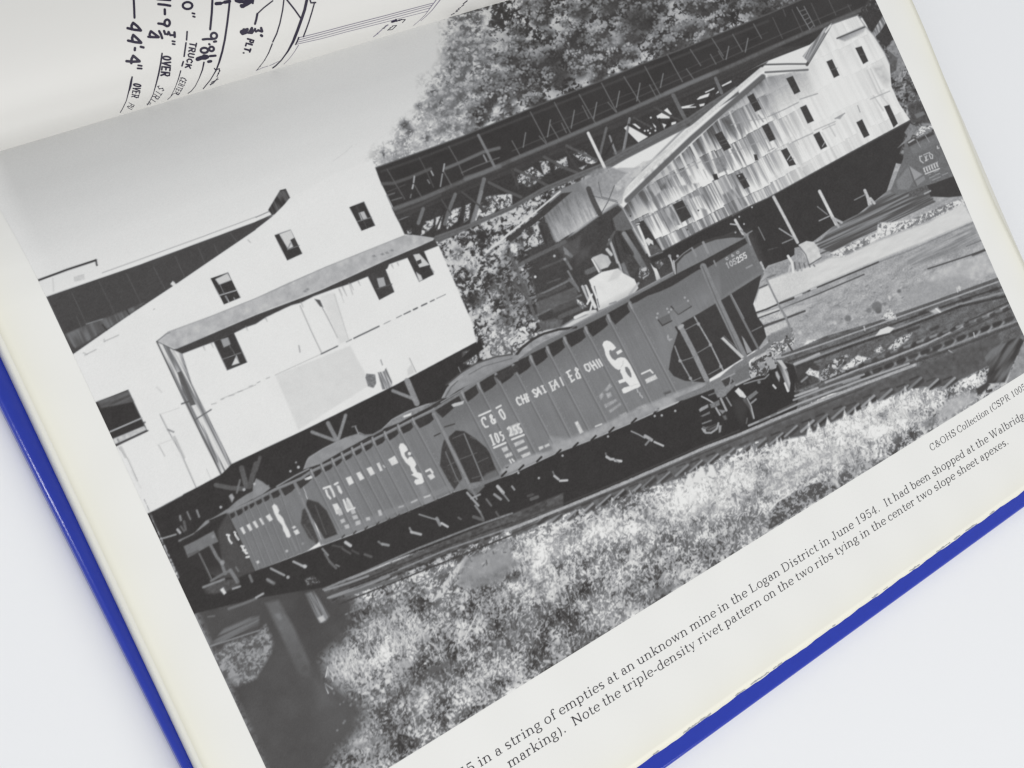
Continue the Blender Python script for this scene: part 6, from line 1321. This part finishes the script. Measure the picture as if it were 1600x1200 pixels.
# car three
P(d8(1160, 250, 1185, 218, 1220, 240, 1250, 300, 1240, 340, 1265, 360, 1300, 400, 1325, 470, 1370, 550, 1395, 620, 1375, 645, 1340, 630, 1325, 590, 1300, 550, 1290, 490, 1230, 420, 1190, 340), grain(224, 3), 1.6, CAR3)
for q in ((758, 520, 795, 505, 832, 580, 805, 600), (838, 485, 880, 465, 915, 540, 885, 560), (915, 445, 950, 428, 992, 505, 965, 525), (995, 405, 1020, 392, 1065, 470, 1045, 485), (1080, 375, 1130, 342, 1172, 415, 1130, 442), (1425, 560, 1480, 535, 1508, 585, 1460, 608), (1405, 515, 1440, 490, 1465, 510, 1430, 530)):
    P(d8(*q), grain(218, 6, 1.4), 1.7, CAR3)
S(d8, 2.6, CAR3, (595, 605, 625, 610), (612, 610, 625, 670, 655, 710), (690, 570, 700, 580), (700, 600, 740, 665), (775, 745, 805, 750), (790, 760, 810, 800, 840, 840), (840, 885, 870, 880), (825, 825, 850, 835), (800, 800, 830, 795))
P(d8(960, 940, 990, 925, 1005, 950, 980, 970), 210, 2, CAR3); DOT(280 + 1345 / 8, 760 + 808 / 8, 2.2, 190, 1.8, .9, CAR3); L(d8(1400, 650, 1470, 800), 2.4, 140, 2, CAR3, .7); DOT(280 + 1545 / 8, 760 + 715 / 8, 2, 150, 1.6, .8, CAR3)

# ---- soften like a half-tone, turn tones into ink colour, cut the print into its depicted pieces
TONE = blur(TONE, .5)
TONE = np.clip(TONE + rng.normal(0, 1.6, TONE.shape), 40, 240)


def ink_rgb(t):
    t = t / 255.0
    lin = np.where(t <= .04045, t / 12.92, ((t + .055) / 1.055) ** 2.4)
    dk = np.clip((.45 - t) / .3, 0, 1)
    mid = np.exp(-((t - .55) / .2) ** 2)
    return np.stack([lin * (1 + .07 * dk - .010 * mid), lin * (1 - .02 * dk), lin * (1 - .045 * dk + .03 * mid - .012 * (t > .75))], -1)


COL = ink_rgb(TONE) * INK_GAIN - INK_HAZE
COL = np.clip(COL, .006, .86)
QP = grid_quads(NI, NJ)
PV = np.stack([GX, GY, GZ], -1).reshape(-1, 3)
PC = COL.reshape(-1, 3)
QL = LAB[:-1, :-1].ravel()


def cut(name, ids, parent):
    q = QP[np.isin(QL, ids)]
    used = np.unique(q)
    if len(used) == 0:
        return None
    remap = np.zeros(len(PV), np.int64); remap[used] = np.arange(len(used))
    o = np_mesh(name, PV[used], remap[q], M_INK, None, colour=PC[used])
    return part(o, parent)


hole = (LAB == 0) & ((U > 700) | (V > 478))                # slivers join whatever lies next to them
for _ in range(80):
    if not hole.any():
        break
    for dj, di in ((0, 1), (0, -1), (1, 0), (-1, 0)):
        nb = np.roll(LAB, (dj, di), (0, 1))
        hit = hole & (nb > 0)
        LAB[hit] = nb[hit]
        hole &= ~hit
QL = LAB[:-1, :-1].ravel()
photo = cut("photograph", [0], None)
TITLES = {CAR1: "nearest hopper car with round monogram, ladder bay and number on its end", CAR2: "middle hopper car of the string", CAR3: "farthest hopper car at the left of the string",
          CAR4: "hopper car cut off by the right edge of the print"}
for k in range(1, len(NAMES)):
    o = cut(NAMES[k], [k], photo)
    if o is not None and k in TITLES:
        o["label"] = TITLES[k]


# ------------------------------------------------------------------ printed words under the photograph
class Ink:
    """collects flat strokes of ink; put() maps drawing places to 3-D"""
    def __init__(self, put):
        self.put, self.v, self.f, self.k = put, [], [], 0

    def ribbon(self, pts, wid):
        pts = np.asarray(pts, float); wid = np.broadcast_to(np.asarray(wid, float), (len(pts),))
        d = np.gradient(pts, axis=0); n = np.stack([-d[:, 1], d[:, 0]], 1); n /= np.linalg.norm(n, axis=1)[:, None] + 1e-12
        a, b = pts + n * wid[:, None] / 2, pts - n * wid[:, None] / 2
        self.k += 1
        P3 = self.put(np.r_[a, b], self.k)
        o, m = len(self.v), len(pts)
        self.v += P3.tolist()
        self.f += [(o + i, o + m + i, o + m + i + 1, o + i + 1) for i in range(m - 1)]

    def disc(self, c, r, n=10):
        self.k += 1
        t = np.arange(n) / n * 2 * math.pi
        o = len(self.v)
        self.v += self.put(np.c_[c[0] + r * np.cos(t), c[1] + r * np.sin(t)], self.k).tolist()
        self.f.append(tuple(range(o, o + n)))

    def obj(self, name, mat):
        o = mesh_obj(name, self.v, self.f, mat)
        bm_fix(o.data)
        return o


def bm_fix(me):
    """turn every stroke face towards the reader"""
    import bmesh
    bm = bmesh.new(); bm.from_mesh(me)
    for f in bm.faces:
        f.normal_update()
        c = f.calc_center_median()
        if f.normal.dot(Vector((0, 0, EYE)) - c) < 0:
            f.normal_flip()
    bm.to_mesh(me); bm.free()


STEM, HAIR = 1.95, .78
TRACK_IN = 1.0


def G(*ops):
    return ops


def arch(x0, x1):
    r = (x1 - x0) / 2
    return [('a', x0 + r, 6.4, r, 3.3, 0, 165)]


FONT = {
    'a': (9.6, [('v', 6.9, .9, 7.2, ''), ('a', 4.4, 7.1, 2.5, 2.7, 0, 150), ('a', 4.2, 2.9, 2.8, 2.9, 55, 305), ('d', 6.9, .8, 9.2, .35, .8), ('o', 2.3, 7.4, .95)]),
    'b': (10.6, [('v', 2.3, .3, 15.5, 't'), ('a', 5.6, 4.9, 3.7, 4.9, -150, 150)]),
    'c': (9.0, [('a', 5.0, 5, 3.8, 5, 45, 315), ('o', 7.6, 7.6, 1)]),
    'd': (11.0, [('a', 4.9, 4.9, 3.8, 4.9, 30, 330), ('v', 8.3, 0, 15.5, 'tr')]),
    'e': (9.2, [('a', 4.9, 5, 3.9, 5, 0, 318), ('h', 1.4, 8.6, 5.3)]),
    'f': (6.6, [('v', 3.0, 0, 12.5, 'b'), ('a', 5.4, 12.4, 2.5, 3.1, 50, 180), ('o', 6.9, 14, 1), ('h', .8, 6, 9.6)]),
    'g': (9.8, [('a', 4.5, 6.7, 3.1, 3.3, 0, 360), ('a', 4.6, -1.7, 3.8, 2.7, 0, 360), ('d', 2.5, 4.0, 2.2, 1.2, 1), ('d', 6.8, 9, 9.2, 9.6, 1)]),
    'h': (11.6, [('v', 2.3, 0, 15.5, 'tb')] + arch(2.3, 8.8) + [('v', 8.8, 0, 6.5, 'b')]),
    'i': (5.6, [('v', 2.8, 0, 10, 'tb'), ('o', 2.7, 13.8, 1.25)]),
    'k': (10.8, [('v', 2.3, 0, 15.5, 'tb'), ('d', 3, 3.8, 8.2, 9.6, .8), ('d', 4.6, 5.8, 9, .2, 1.9), ('h', 6.6, 10, 9.7), ('h', 7, 10.8, .35)]),
    'l': (5.6, [('v', 2.8, 0, 15.5, 'tb')]),
    'm': (17.2, [('v', 2.3, 0, 10, 'tb')] + arch(2.3, 8.4) + [('v', 8.4, 0, 6.5, 'b')] + arch(8.4, 14.5) + [('v', 14.5, 0, 6.5, 'b')]),
    'n': (11.6, [('v', 2.3, 0, 10, 'tb')] + arch(2.3, 8.8) + [('v', 8.8, 0, 6.5, 'b')]),
    'o': (10.0, [('a', 5, 5, 4, 5, 0, 360)]),
    'p': (10.8, [('v', 2.3, -4.6, 10, 'tb'), ('a', 5.7, 4.9, 3.7, 4.9, -150, 150)]),
    'r': (8.0, [('v', 2.3, 0, 10, 'tb'), ('a', 5, 6.7, 2.6, 3.1, 60, 165), ('o', 6.7, 8.7, 1.1)]),
    's': (8.2, [('a', 4.2, 7.3, 2.7, 2.6, 30, 250), ('d', 2.4, 6.0, 6.0, 4.0, 1.7), ('a', 4.1, 2.7, 2.9, 2.7, 40, -150)]),
    't': (6.8, [('v', 3, 1.8, 13, ''), ('h', .7, 6, 9.6), ('a', 4.9, 2.1, 2, 2, 180, 330)]),
    'u': (11.6, [('v', 2.3, 3, 10, 't'), ('a', 5.5, 3.3, 3.2, 3.2, 180, 345), ('v', 8.8, 0, 10, 'tr')]),
    'v': (10.0, [('d', 1.6, 9.8, 5.2, .3, 1.8), ('d', 5.2, .3, 8.6, 9.8, .8), ('h', .3, 3.6, 9.7), ('h', 7, 10, 9.7)]),
    'w': (14.8, [('d', 1.6, 9.8, 4.8, .3, 1.8), ('d', 4.8, .3, 7.6, 9.8, .8), ('d', 7.2, 9.8, 10.4, .3, 1.8), ('d', 10.4, .3, 13.2, 9.8, .8), ('h', .3, 3.4, 9.7), ('h', 5.8, 9, 9.7), ('h', 11.8, 14.6, 9.7)]),
    'x': (10.2, [('d', 1.8, 9.7, 8.2, .3, 1.9), ('d', 8.2, 9.7, 1.8, .3, .8), ('h', .4, 3.6, 9.7), ('h', 6.8, 9.8, 9.7), ('h', .3, 3.4, .35), ('h', 6.4, 10, .35)]),
    'y': (10.0, [('d', 1.6, 9.8, 5.3, .5, 1.8), ('d', 8.6, 9.8, 4.2, -3.2, .8), ('o', 2.9, -3.4, 1.1), ('d', 4.2, -3.4, 2.9, -4.2, .8), ('h', .3, 3.6, 9.7), ('h', 7, 10, 9.7)]),
    'C': (14.0, [('a', 7.4, 7.5, 6, 7.6, 40, 320), ('v', 12, 10, 14.8, ''), ('d', 12.2, 2.8, 12.6, 4, .8)]),
    'D': (15.2, [('v', 3, 0, 15, ''), ('a', 7, 7.5, 6.2, 7.2, -90, 90), ('h', .8, 7, 14.6), ('h', .8, 7, .4)]),
    'H': (16.2, [('v', 3.2, 0, 15, 'tbTB'), ('v', 12.8, 0, 15, 'tbTB'), ('h', 3.2, 12.8, 7.7)]),
    'I': (7.4, [('v', 3.7, 0, 15, 'tbTB')]),
    'J': (10.6, [('v', 6.6, 3, 15, 'tT'), ('a', 4.4, 3, 2.3, 3.1, 180, 350), ('o', 2.3, 3.4, 1.1)]),
    'L': (13.0, [('v', 3.4, 0, 15, 'tTb'), ('h', 3, 11.8, .4), ('d', 11.6, .4, 12, 4.4, .9)]),
    'N': (15.8, [('v', 3, 0, 14.8, 'b'), ('d', 2.8, 14.8, 12.8, .2, 2), ('v', 12.9, .2, 15, 't'), ('h', .6, 3.2, 14.6)]),
    'O': (15.2, [('a', 7.6, 7.5, 6.3, 7.6, 0, 360)]),
    'P': (13.4, [('v', 3.2, 0, 15, 'tb'), ('a', 7, 11, 4.6, 3.7, -90, 90), ('h', 3, 7.2, 14.6), ('h', 3, 7.2, 7.2)]),
    'R': (14.8, [('v', 3.2, 0, 15, 'tb'), ('a', 7, 11.2, 4.4, 3.5, -90, 90), ('h', 3, 7.2, 14.6), ('h', 3, 7.2, 7.6), ('d', 7.6, 7.4, 11.6, .4, 1.9), ('h', 10.8, 14.4, .4)]),
    'S': (11.4, [('a', 5.6, 11.1, 3.8, 3.8, 20, 250), ('d', 2.8, 9.6, 8.6, 5.8, 2), ('a', 5.6, 3.9, 4.1, 3.9, 40, -160), ('v', 9.6, 10.8, 14.8, ''), ('v', 1.7, .2, 4.2, '')]),
    'W': (20.0, [('d', 2.2, 14.8, 6.2, .2, 2), ('d', 6.2, .2, 10.2, 14.8, .9), ('d', 9.6, 14.8, 13.6, .2, 2), ('d', 13.6, .2, 17.8, 14.8, .9), ('h', .2, 4.4, 14.6), ('h', 7.6, 12, 14.6), ('h', 15.8, 20, 14.6)]),
    '&': (15.6, [('d', 13, .3, 4.6, 10.4, 1.9), ('a', 6.4, 12, 2.3, 2.9, -40, 220), ('d', 8, 10, 3, 6, .9), ('a', 5.6, 3.7, 4, 3.8, 110, 330), ('d', 9, 2, 13, 8, .8), ('h', 11, 14.6, 8.2)]),
    '0': (10.6, [('a', 5.3, 7.3, 3.8, 7.4, 0, 360)]),
    '1': (10.6, [('v', 5.4, 0, 14.8, 'bB'), ('d', 2.6, 12.4, 5.4, 14.4, .9)]),
    '2': (10.6, [('a', 5.2, 11, 3.3, 3.7, -20, 170), ('d', 8, 9.4, 1.6, .6, 1), ('h', 1.6, 9, .8), ('d', 1.6, .8, 9, .8, 1.8), ('o', 2.3, 11, 1.2)]),
    '4': (10.6, [('v', 7, 0, 14.8, 'bB'), ('d', 7, 14.6, .8, 4.6, .8), ('h', .8, 10, 4.4)]),
    '5': (10.6, [('d', 2.2, 14.2, 8.6, 14.2, 1.7), ('d', 2.2, 14.4, 2, 7.6, .8), ('a', 5, 4.6, 3.8, 4.7, 130, -150), ('o', 2, 2.6, 1.1)]),
    '9': (10.6, [('a', 5.2, 10, 3.7, 4.8, 0, 360), ('a', 3.6, 7.6, 5.3, 7.6, 20, -85), ('o', 2.5, 1.6, 1.1)]),
    '.': (5.4, [('o', 2.7, .9, 1.25)]),
    '-': (6.6, [('d', 1, 4.4, 5.6, 4.4, 1.4)]),
    '(': (6.4, [('a', 7, 5.5, 5, 10, 130, 230)]),
    ')': (6.4, [('a', -.6, 5.5, 5, 10, -50, 50)]),
    ' ': (5.6, []),
}


def type_word(ink, word, X, Y, s, sx, slope=0.0):
    """set one word: pen at (X, Y), unit size s (x-height = 10 s), width factor sx"""
    pen = 0.0
    for ch in word:
        adv, ops = FONT[ch]

        def T(x, y):
            xx = (pen + x) * s * sx
            return (X + xx, Y + y * s + xx * slope)
        for op in ops:
            if op[0] == 'v':
                _, x, y0, y1, fl = op
                ink.ribbon([T(x, y0), T(x, y1)], STEM * s)
                if 'b' in fl:
                    ink.ribbon([T(x - 2.1, y0 + .35), T(x + 2.1, y0 + .35)], HAIR * s)
                if 't' in fl:
                    ink.ribbon([T(x - 2.3, y1 - .75), T(x, y1 - .35)], HAIR * s * 1.2)
                if 'T' in fl:
                    ink.ribbon([T(x - 2.1, y1 - .35), T(x + 2.1, y1 - .35)], HAIR * s)
                if 'r' in fl:
                    ink.ribbon([T(x, y0 + .35), T(x + 2.2, y0 + .35)], HAIR * s)
            elif op[0] == 'h':
                ink.ribbon([T(op[1], op[3]), T(op[2], op[3])], HAIR * s)
            elif op[0] == 'd':
                ink.ribbon([T(op[1], op[2]), T(op[3], op[4])], op[5] * s)
            elif op[0] == 'o':
                ink.disc(T(op[1], op[2]), op[3] * s)
            else:
                _, cx, cy, rx, ry, a0, a1 = op
                n = max(6, int(abs(a1 - a0) / 18))
                t = np.radians(np.linspace(a0, a1, n))
                pts = [T(cx + rx * math.cos(q), cy + ry * math.sin(q)) for q in t]
                ink.ribbon(pts, [(HAIR + (STEM - HAIR) * abs(math.cos(q)) ** 1.3) * s for q in t])
        pen += adv + TRACK_IN
    return pen * s * sx


def on_page(pts, k):
    return np.c_[pts, page_z(pts[:, 0], pts[:, 1]) + 4e-5 + (k % 9) * 1.2e-6]


def set_line(name, words, size):
    """words: (text, reading x, reading y) of each word's start on the baseline"""
    ink = Ink(on_page)
    rd = np.array([(w[1], w[2]) for w in words], float)
    X, Y = to_page(rd)
    k = np.polyfit(X, Y, 1)
    pen, at = 0.0, []
    for w in words:
        at.append(pen)
        pen += sum(FONT[c][0] + TRACK_IN for c in w[0]) + 5.0 * (2.1 if w[0].endswith('.') else 1)
    at = np.array(at)
    fx = np.polyfit(at, X, 2 if len(words) > 6 else 1)      # even spacing through the measured word starts
    for w, p in zip(words, at):
        x0 = np.polyval(fx, p)
        sx = (np.polyval(fx, p + 10) - x0) / 10 / size
        type_word(ink, w[0], x0, np.polyval(k, x0), size, sx, k[0])
    return part(ink.obj(name, M_TEXT))


SZ = .000143
set_line("caption_line", [("105255", 668, 1246), ("in", 747, 1197), ("a", 775, 1181), ("string", 793, 1170), ("of", 854, 1132), ("empties", 876, 1118), ("at", 951, 1072), ("an", 975, 1057), ("unknown", 1002, 1040), ("mine", 1082, 988),
                          ("in", 1124, 963), ("the", 1145, 949), ("Logan", 1175, 928), ("District", 1225, 896), ("in", 1281, 860), ("June", 1302, 846), ("1954.", 1340, 822), ("It", 1384, 793), ("had", 1400, 784), ("been", 1427, 765), ("shopped", 1461, 742),
                          ("at", 1511, 710), ("the", 1526, 700), ("Walbridge", 1547, 684)], SZ)
set_line("caption_line", [("marking).", 796, 1198), ("Note", 896, 1134), ("the", 944, 1104), ("triple-density", 979, 1082), ("rivet", 1094, 1009), ("pattern", 1135, 982), ("on", 1194, 945), ("the", 1216, 930), ("two", 1246, 911), ("ribs", 1276, 888), ("tying", 1307, 868),
                          ("in", 1347, 842), ("the", 1366, 830), ("center", 1394, 812), ("two", 1436, 784), ("slope", 1462, 768), ("sheet", 1496, 745), ("apexes.", 1531, 721)], SZ)
set_line("photograph_credit", [("C&OHS", 1455, 706), ("Collection", 1498, 676), ("(CSPR", 1549, 644), ("1005", 1582, 622)], SZ * .86)


# ------------------------------------------------------------------ pen drawing on the facing page
def on_facing(pts, k):
    p = to_facing(pts)
    d = np.array([0, 0, EYE]) - p
    d /= np.linalg.norm(d, axis=1)[:, None]
    return p + d * (6e-5 + (k % 9) * 1.5e-6)


def pen(rd, groups, name, mat, parent=None):
    ink = Ink(on_facing)
    for w, strokes in groups:
        w = w * (1.22 if name == "dimension_lettering" else 1.0)
        for s in strokes:
            reader, s = (rd, s) if not callable(s[0]) else (s[0], s[1])
            p = reader(*s)
            seg = [p[0]]
            for a, b in zip(p[:-1], p[1:]):
                n = max(1, int(np.hypot(*(b - a)) / 3))
                seg += [a + (b - a) * (i + 1) / n for i in range(n)]
            seg = np.array(seg)
            q3d = to_facing(seg)                              # stop where the sheet dives into the gutter
            keep = np.cumprod(q3d[:, 2] > page_z(q3d[:, 0], q3d[:, 1]) + .0009).astype(bool)
            if keep.sum() < 2:
                continue
            seg = seg[keep]
            fade = np.clip((q3d[keep, 2] + .0062) / .006, .45, 1)
            ink.ribbon(seg, w * fade)
            ink.disc(seg[0], w * fade[0] / 2, 8)
            ink.disc(seg[-1], w * fade[-1] / 2, 8)
            if keep.all():
                for c in p[1:-1]:
                    ink.disc(c, w * .48, 8)
    return part(ink.obj(name, mat), parent)


za, zb, zc, zg = K(180, 0, 8), K(340, 0, 8), K(520, 0, 8), K(0, 0, 4)
ell = lambda cx, cy, rx, ry, n=14: tuple(v for k in range(n + 1) for v in (cx + rx * math.cos(2 * math.pi * k / n), cy + ry * math.sin(2 * math.pi * k / n)))
HAND = {'O': [ell(.32, .5, .32, .5)], 'V': [(0, 1, .35, 0, .7, 1)], 'E': [(.6, 1, 0, 1, 0, 0, .6, 0), (0, .5, .5, .5)], 'R': [(0, 0, 0, 1, .5, 1, .62, .75, .5, .5, 0, .5), (.25, .5, .65, 0)],
        'S': [(.6, .85, .3, 1, .05, .78, .55, .3, .3, 0, 0, .15)], 'T': [(0, 1, .7, 1), (.35, 1, .35, 0)], 'I': [(.25, 0, .25, 1)], 'K': [(0, 0, 0, 1), (.6, 1, .05, .45), (.2, .55, .6, 0)], 'U': [(0, 1, 0, .2, .3, 0, .6, .2, .6, 1)],
        'C': [(.6, .85, .3, 1, 0, .7, 0, .3, .3, 0, .6, .15)], 'N': [(0, 0, 0, 1, .6, 0, .6, 1)], 'P': [(0, 0, 0, 1, .5, 1, .62, .75, .5, .5, 0, .5)], 'L': [(0, 1, 0, 0, .6, 0)]}


def word(txt, rd, path, h0, h1):
    """hand capitals reading down the sheet: path is the baseline, letter tops point to the right of it"""
    p = np.array(path, float).reshape(-1, 2)
    cum = np.r_[0, np.cumsum(np.hypot(*np.diff(p, axis=0).T))]
    out = []
    for i, ch in enumerate(txt):
        def at(q):
            d = cum[-1] * (i + q * .95) / len(txt)
            return np.array([np.interp(d, cum, p[:, 0]), np.interp(d, cum, p[:, 1])]), (i + q) / len(txt)
        for s in HAND[ch]:
            z = []
            for a, b in zip(s[::2], s[1::2]):
                c, f = at(a)
                g = p[-1] - p[0]; g = g / np.hypot(*g)
                up = np.array([g[1], -g[0]])
                q = c + up * b * (h0 + (h1 - h0) * f)
                z += [q[0], q[1]]
            out.append((rd, tuple(z)))
    return out


draw = pen(zb, [
    (3.2, [(za, (1434, -20, 1425, 90, 1400, 300, 1370, 500, 1340, 640, 1300, 780, 1262, 880, 1190, 1000, 1100, 1110, 1050, 1150))]),
    (4.4, [(1118, -10, 1090, 120, 1050, 240, 1000, 380, 945, 520, 880, 640, 800, 750, 730, 820, 690, 850, 640, 885)]),
    (2.0, [(830, -10, 815, 120, 780, 290, 740, 420, 690, 525), (684, 548, 640, 660, 590, 750, 530, 830, 488, 880), (690, 10, 580, 95, 498, 172), (1212, 35, 1180, 150, 1140, 280, 1100, 390, 1072, 460)]),
    (2.6, [(868, 0, 960, 115, 1045, 235), (1158, 5, 1168, 36, 1225, 32)]),
    (3.4, [(498, 172, 485, 240, 468, 300)]),
    (2.4, [(1015, 470, 995, 520, 975, 558)]),
], "line_drawing", M_PEN)
pen(zb, [
    (1.1, [(1015, 472, 1300, 402, 1600, 322), (1010, 500, 1300, 428, 1600, 348), (1000, 528, 1300, 456, 1600, 376), (975, 556, 1300, 484, 1600, 402),
           (zc, (160, 322, 600, 210, 1250, 40)), (zc, (160, 348, 600, 236, 1240, 66)), (zc, (160, 376, 600, 264, 1215, 100)), (zc, (160, 402, 600, 292, 1190, 140))]),
    (1.4, [(1012, 566, 960, 650, 900, 730, 810, 822), (zc, (1300, -10, 1240, 70, 1160, 180, 1090, 250, 1010, 320, 960, 355)), (zc, (1345, -5, 1240, 130, 1170, 200, 1100, 260)), (630, 826, 560, 848, 480, 885), (760, 768, 700, 800, 650, 822)]),
    (1.0, [(50, 1054, 250, 975, 470, 893)]),
    (2.6, [(zc, (690, 310, 640, 350)), (zc, (620, 365, 560, 420, 510, 460)), (zc, (500, 465, 470, 495))]),
], "line_drawing", M_FAINT)
pen(za, [
    (2.8, [(232, -10, 238, 110, 242, 222), (1216, -10, 1208, 160, 1188, 368)]),
    (2.0, [(212, 963, 195, 1080, 178, 1130), (zg, (206, 490, 198, 560, 186, 630, 168, 680, 140, 725)) if False else (zg, (822, 495, 808, 560, 790, 630, 765, 682, 738, 725)), (587, 668, 570, 790, 545, 920, 510, 1060, 475, 1180), (zg, (958, 590, 935, 635, 912, 668)),
           (900, 395, 893, 500), (886, 535, 862, 705), (852, 770, 835, 825), (1110, 780, 1092, 870, 1050, 980, 1000, 1080, 950, 1140, 890, 1182)]),
    (1.5, [(820, 885, 790, 990, 745, 1110, 700, 1195), (zg, (1085, 585, 1060, 612, 1035, 632))]),
    (4.4, [(zg, (1185, 570, 1172, 590))]),
    (3.4, [(155, 352, 240, 372, 320, 382), (225, 285, 280, 330, 322, 380), (225, 285, 205, 320, 208, 368), (162, 508, 250, 528, 325, 536), (226, 437, 280, 485, 325, 532), (226, 437, 212, 475, 218, 518), (142, 765, 220, 772, 305, 768), (226, 697, 265, 730, 305, 765), (226, 697, 205, 740, 202, 790)]),
    (3.2, [(320, 585, 355, 594), (248, 600, 245, 628), (620, 118, 622, 178), (540, 52, 620, 60, 688, 72)]),
    (2.4, [(288, 818, 332, 824), (280, 855, 332, 858), (715, 515, 745, 520), (718, 550, 745, 554), (965, 165, 992, 172), (975, 205, 995, 212)]),
    (3.2, [ell(650, 287, 33, 42), (540, 294, 590, 300, 640, 322), (612, 388, 625, 425, 655, 430, 668, 400), (668, 400, 690, 440, 735, 440, 742, 405), (742, 405, 745, 462), (550, 390, 572, 430, 588, 478), (447, 390, 500, 430, 545, 464), (447, 390, 430, 430, 440, 465), (415, 460, 480, 465, 542, 466)]),
    (3.0, [ell(905, 70, 60, 44), ell(1235, 448, 38, 38), (1095, 494, 1150, 488, 1215, 490), (1235, 522, 1262, 518), (1175, 552, 1180, 556)]),
    (3.0, [ell(1205, 612, 30, 28), ell(1115, 630, 46, 32), (1185, 702, 1255, 696)]), (5.4, [(1110, 705, 1150, 712), (1030, 740, 1080, 722, 1130, 722)]), (3.6, [(1165, 772, 1198, 766)]),
    (2.3, word("OVER", za, (598, 702, 588, 830, 570, 968), 98, 104)), (1.8, word("STRIK", za, (540, 1068, 520, 1130, 480, 1190, 430, 1260, 380, 1320), 84, 60)),
    (2.0, word("TRUCK", za, (938, 528, 912, 690, 872, 872), 80, 62)), (1.7, word("CENTERS", za, (824, 965, 795, 1060, 760, 1130, 715, 1215), 74, 48)),
    (2.1, word("OVER", zg, (836, 522, 832, 566, 820, 614), 46, 40)), (1.5, word("PULL", zg, (806, 642, 795, 675, 770, 712), 36, 26)),
    (2.2, [(1250, 872, 1300, 862, 1306, 885, 1290, 920, 1272, 958)]), (2.0, [(1240, 855, 1262, 882)]),
    (1.7, [(1285, 970, 1250, 1010), (1290, 990, 1200, 1030), (1255, 1010, 1220, 1050), (1235, 1020, 1185, 1060), (1215, 1045, 1190, 1065)]),
    (4.4, [(1262, 46, 1320, 42), (1370, 28, 1430, 16)]), (2.6, [(1300, 44, 1420, 20)]), (5, [(1515, 5, 1560, 20), (1580, 72, 1600, 78)]), (6, [(1585, 400, 1600, 405)]),
    (2.6, [(525, -8, 690, 4)]),
], "dimension_lettering", M_PEN)
pen(zb, [
    (4.8, [(240, 4, 330, 22, 385, 10), (305, 80, 360, 55, 430, 12)]), (3, [(400, 0, 440, 40, 445, 0)]),
    (4.4, [(308, 410, 330, 372, 372, 368, 350, 408, 312, 420)]), (3.2, [(400, 395, 420, 360, 440, 400, 470, 362, 480, 395, 510, 378), (378, 408, 430, 412), (510, 380, 555, 395), (545, 350, 558, 392), (430, 350, 425, 400)]), (3.6, [(545, 442, 555, 450)]),
    (2.4, word("PLT", zb, (376, 486, 352, 570, 330, 650), 78, 68)), (2.0, [(322, 662, 330, 662)]),
], "dimension_lettering", M_PEN)
pen(zb, [
    (2.6, [(zc, (732, 275, 790, 246, 800, 262, 740, 280)), (zc, (760, 260, 795, 265)), (zc, (625, 355, 650, 345)), (zc, (655, 330, 690, 312)), (zc, (650, 340, 640, 355))]),
    (1.8, [(zc, (800, 265, 830, 250, 860, 245, 908, 245)), (zc, (908, 245, 870, 285)), (zc, (825, 262, 850, 252)), (zc, (745, 325, 800, 318)), (zc, (800, 318, 770, 345)), (zc, (690, 375, 740, 372)), (zc, (685, 380, 720, 350, 750, 330)), (zc, (740, 372, 770, 345))]),
    (2.2, [(zc, (1500, 176, 1520, 165)), (zc, (1535, 150, 1560, 140)), (zc, (1545, 130, 1580, 120)), (zc, (1570, 108, 1600, 95)), (zc, (1610, 80, 1640, 60)), (zc, (1630, 50, 1680, 10)), (zc, (1480, 188, 1490, 182))]),
], "dimension_lettering", M_PEN)


# ------------------------------------------------------------------ grey spots along the fore-edge of the page
def edge_spots():
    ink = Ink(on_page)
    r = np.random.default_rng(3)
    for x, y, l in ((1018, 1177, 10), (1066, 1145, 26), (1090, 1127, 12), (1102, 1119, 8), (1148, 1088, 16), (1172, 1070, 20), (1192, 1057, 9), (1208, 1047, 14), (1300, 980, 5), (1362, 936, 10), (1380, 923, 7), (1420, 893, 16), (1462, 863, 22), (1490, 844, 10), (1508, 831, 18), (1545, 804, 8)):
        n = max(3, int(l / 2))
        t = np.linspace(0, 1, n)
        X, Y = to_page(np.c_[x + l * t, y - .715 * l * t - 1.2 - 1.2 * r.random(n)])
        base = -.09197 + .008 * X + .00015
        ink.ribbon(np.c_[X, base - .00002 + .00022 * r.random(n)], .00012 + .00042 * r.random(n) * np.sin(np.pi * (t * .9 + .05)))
    return part(ink.obj("edge_spot", M_SPOT))


edge_spots()
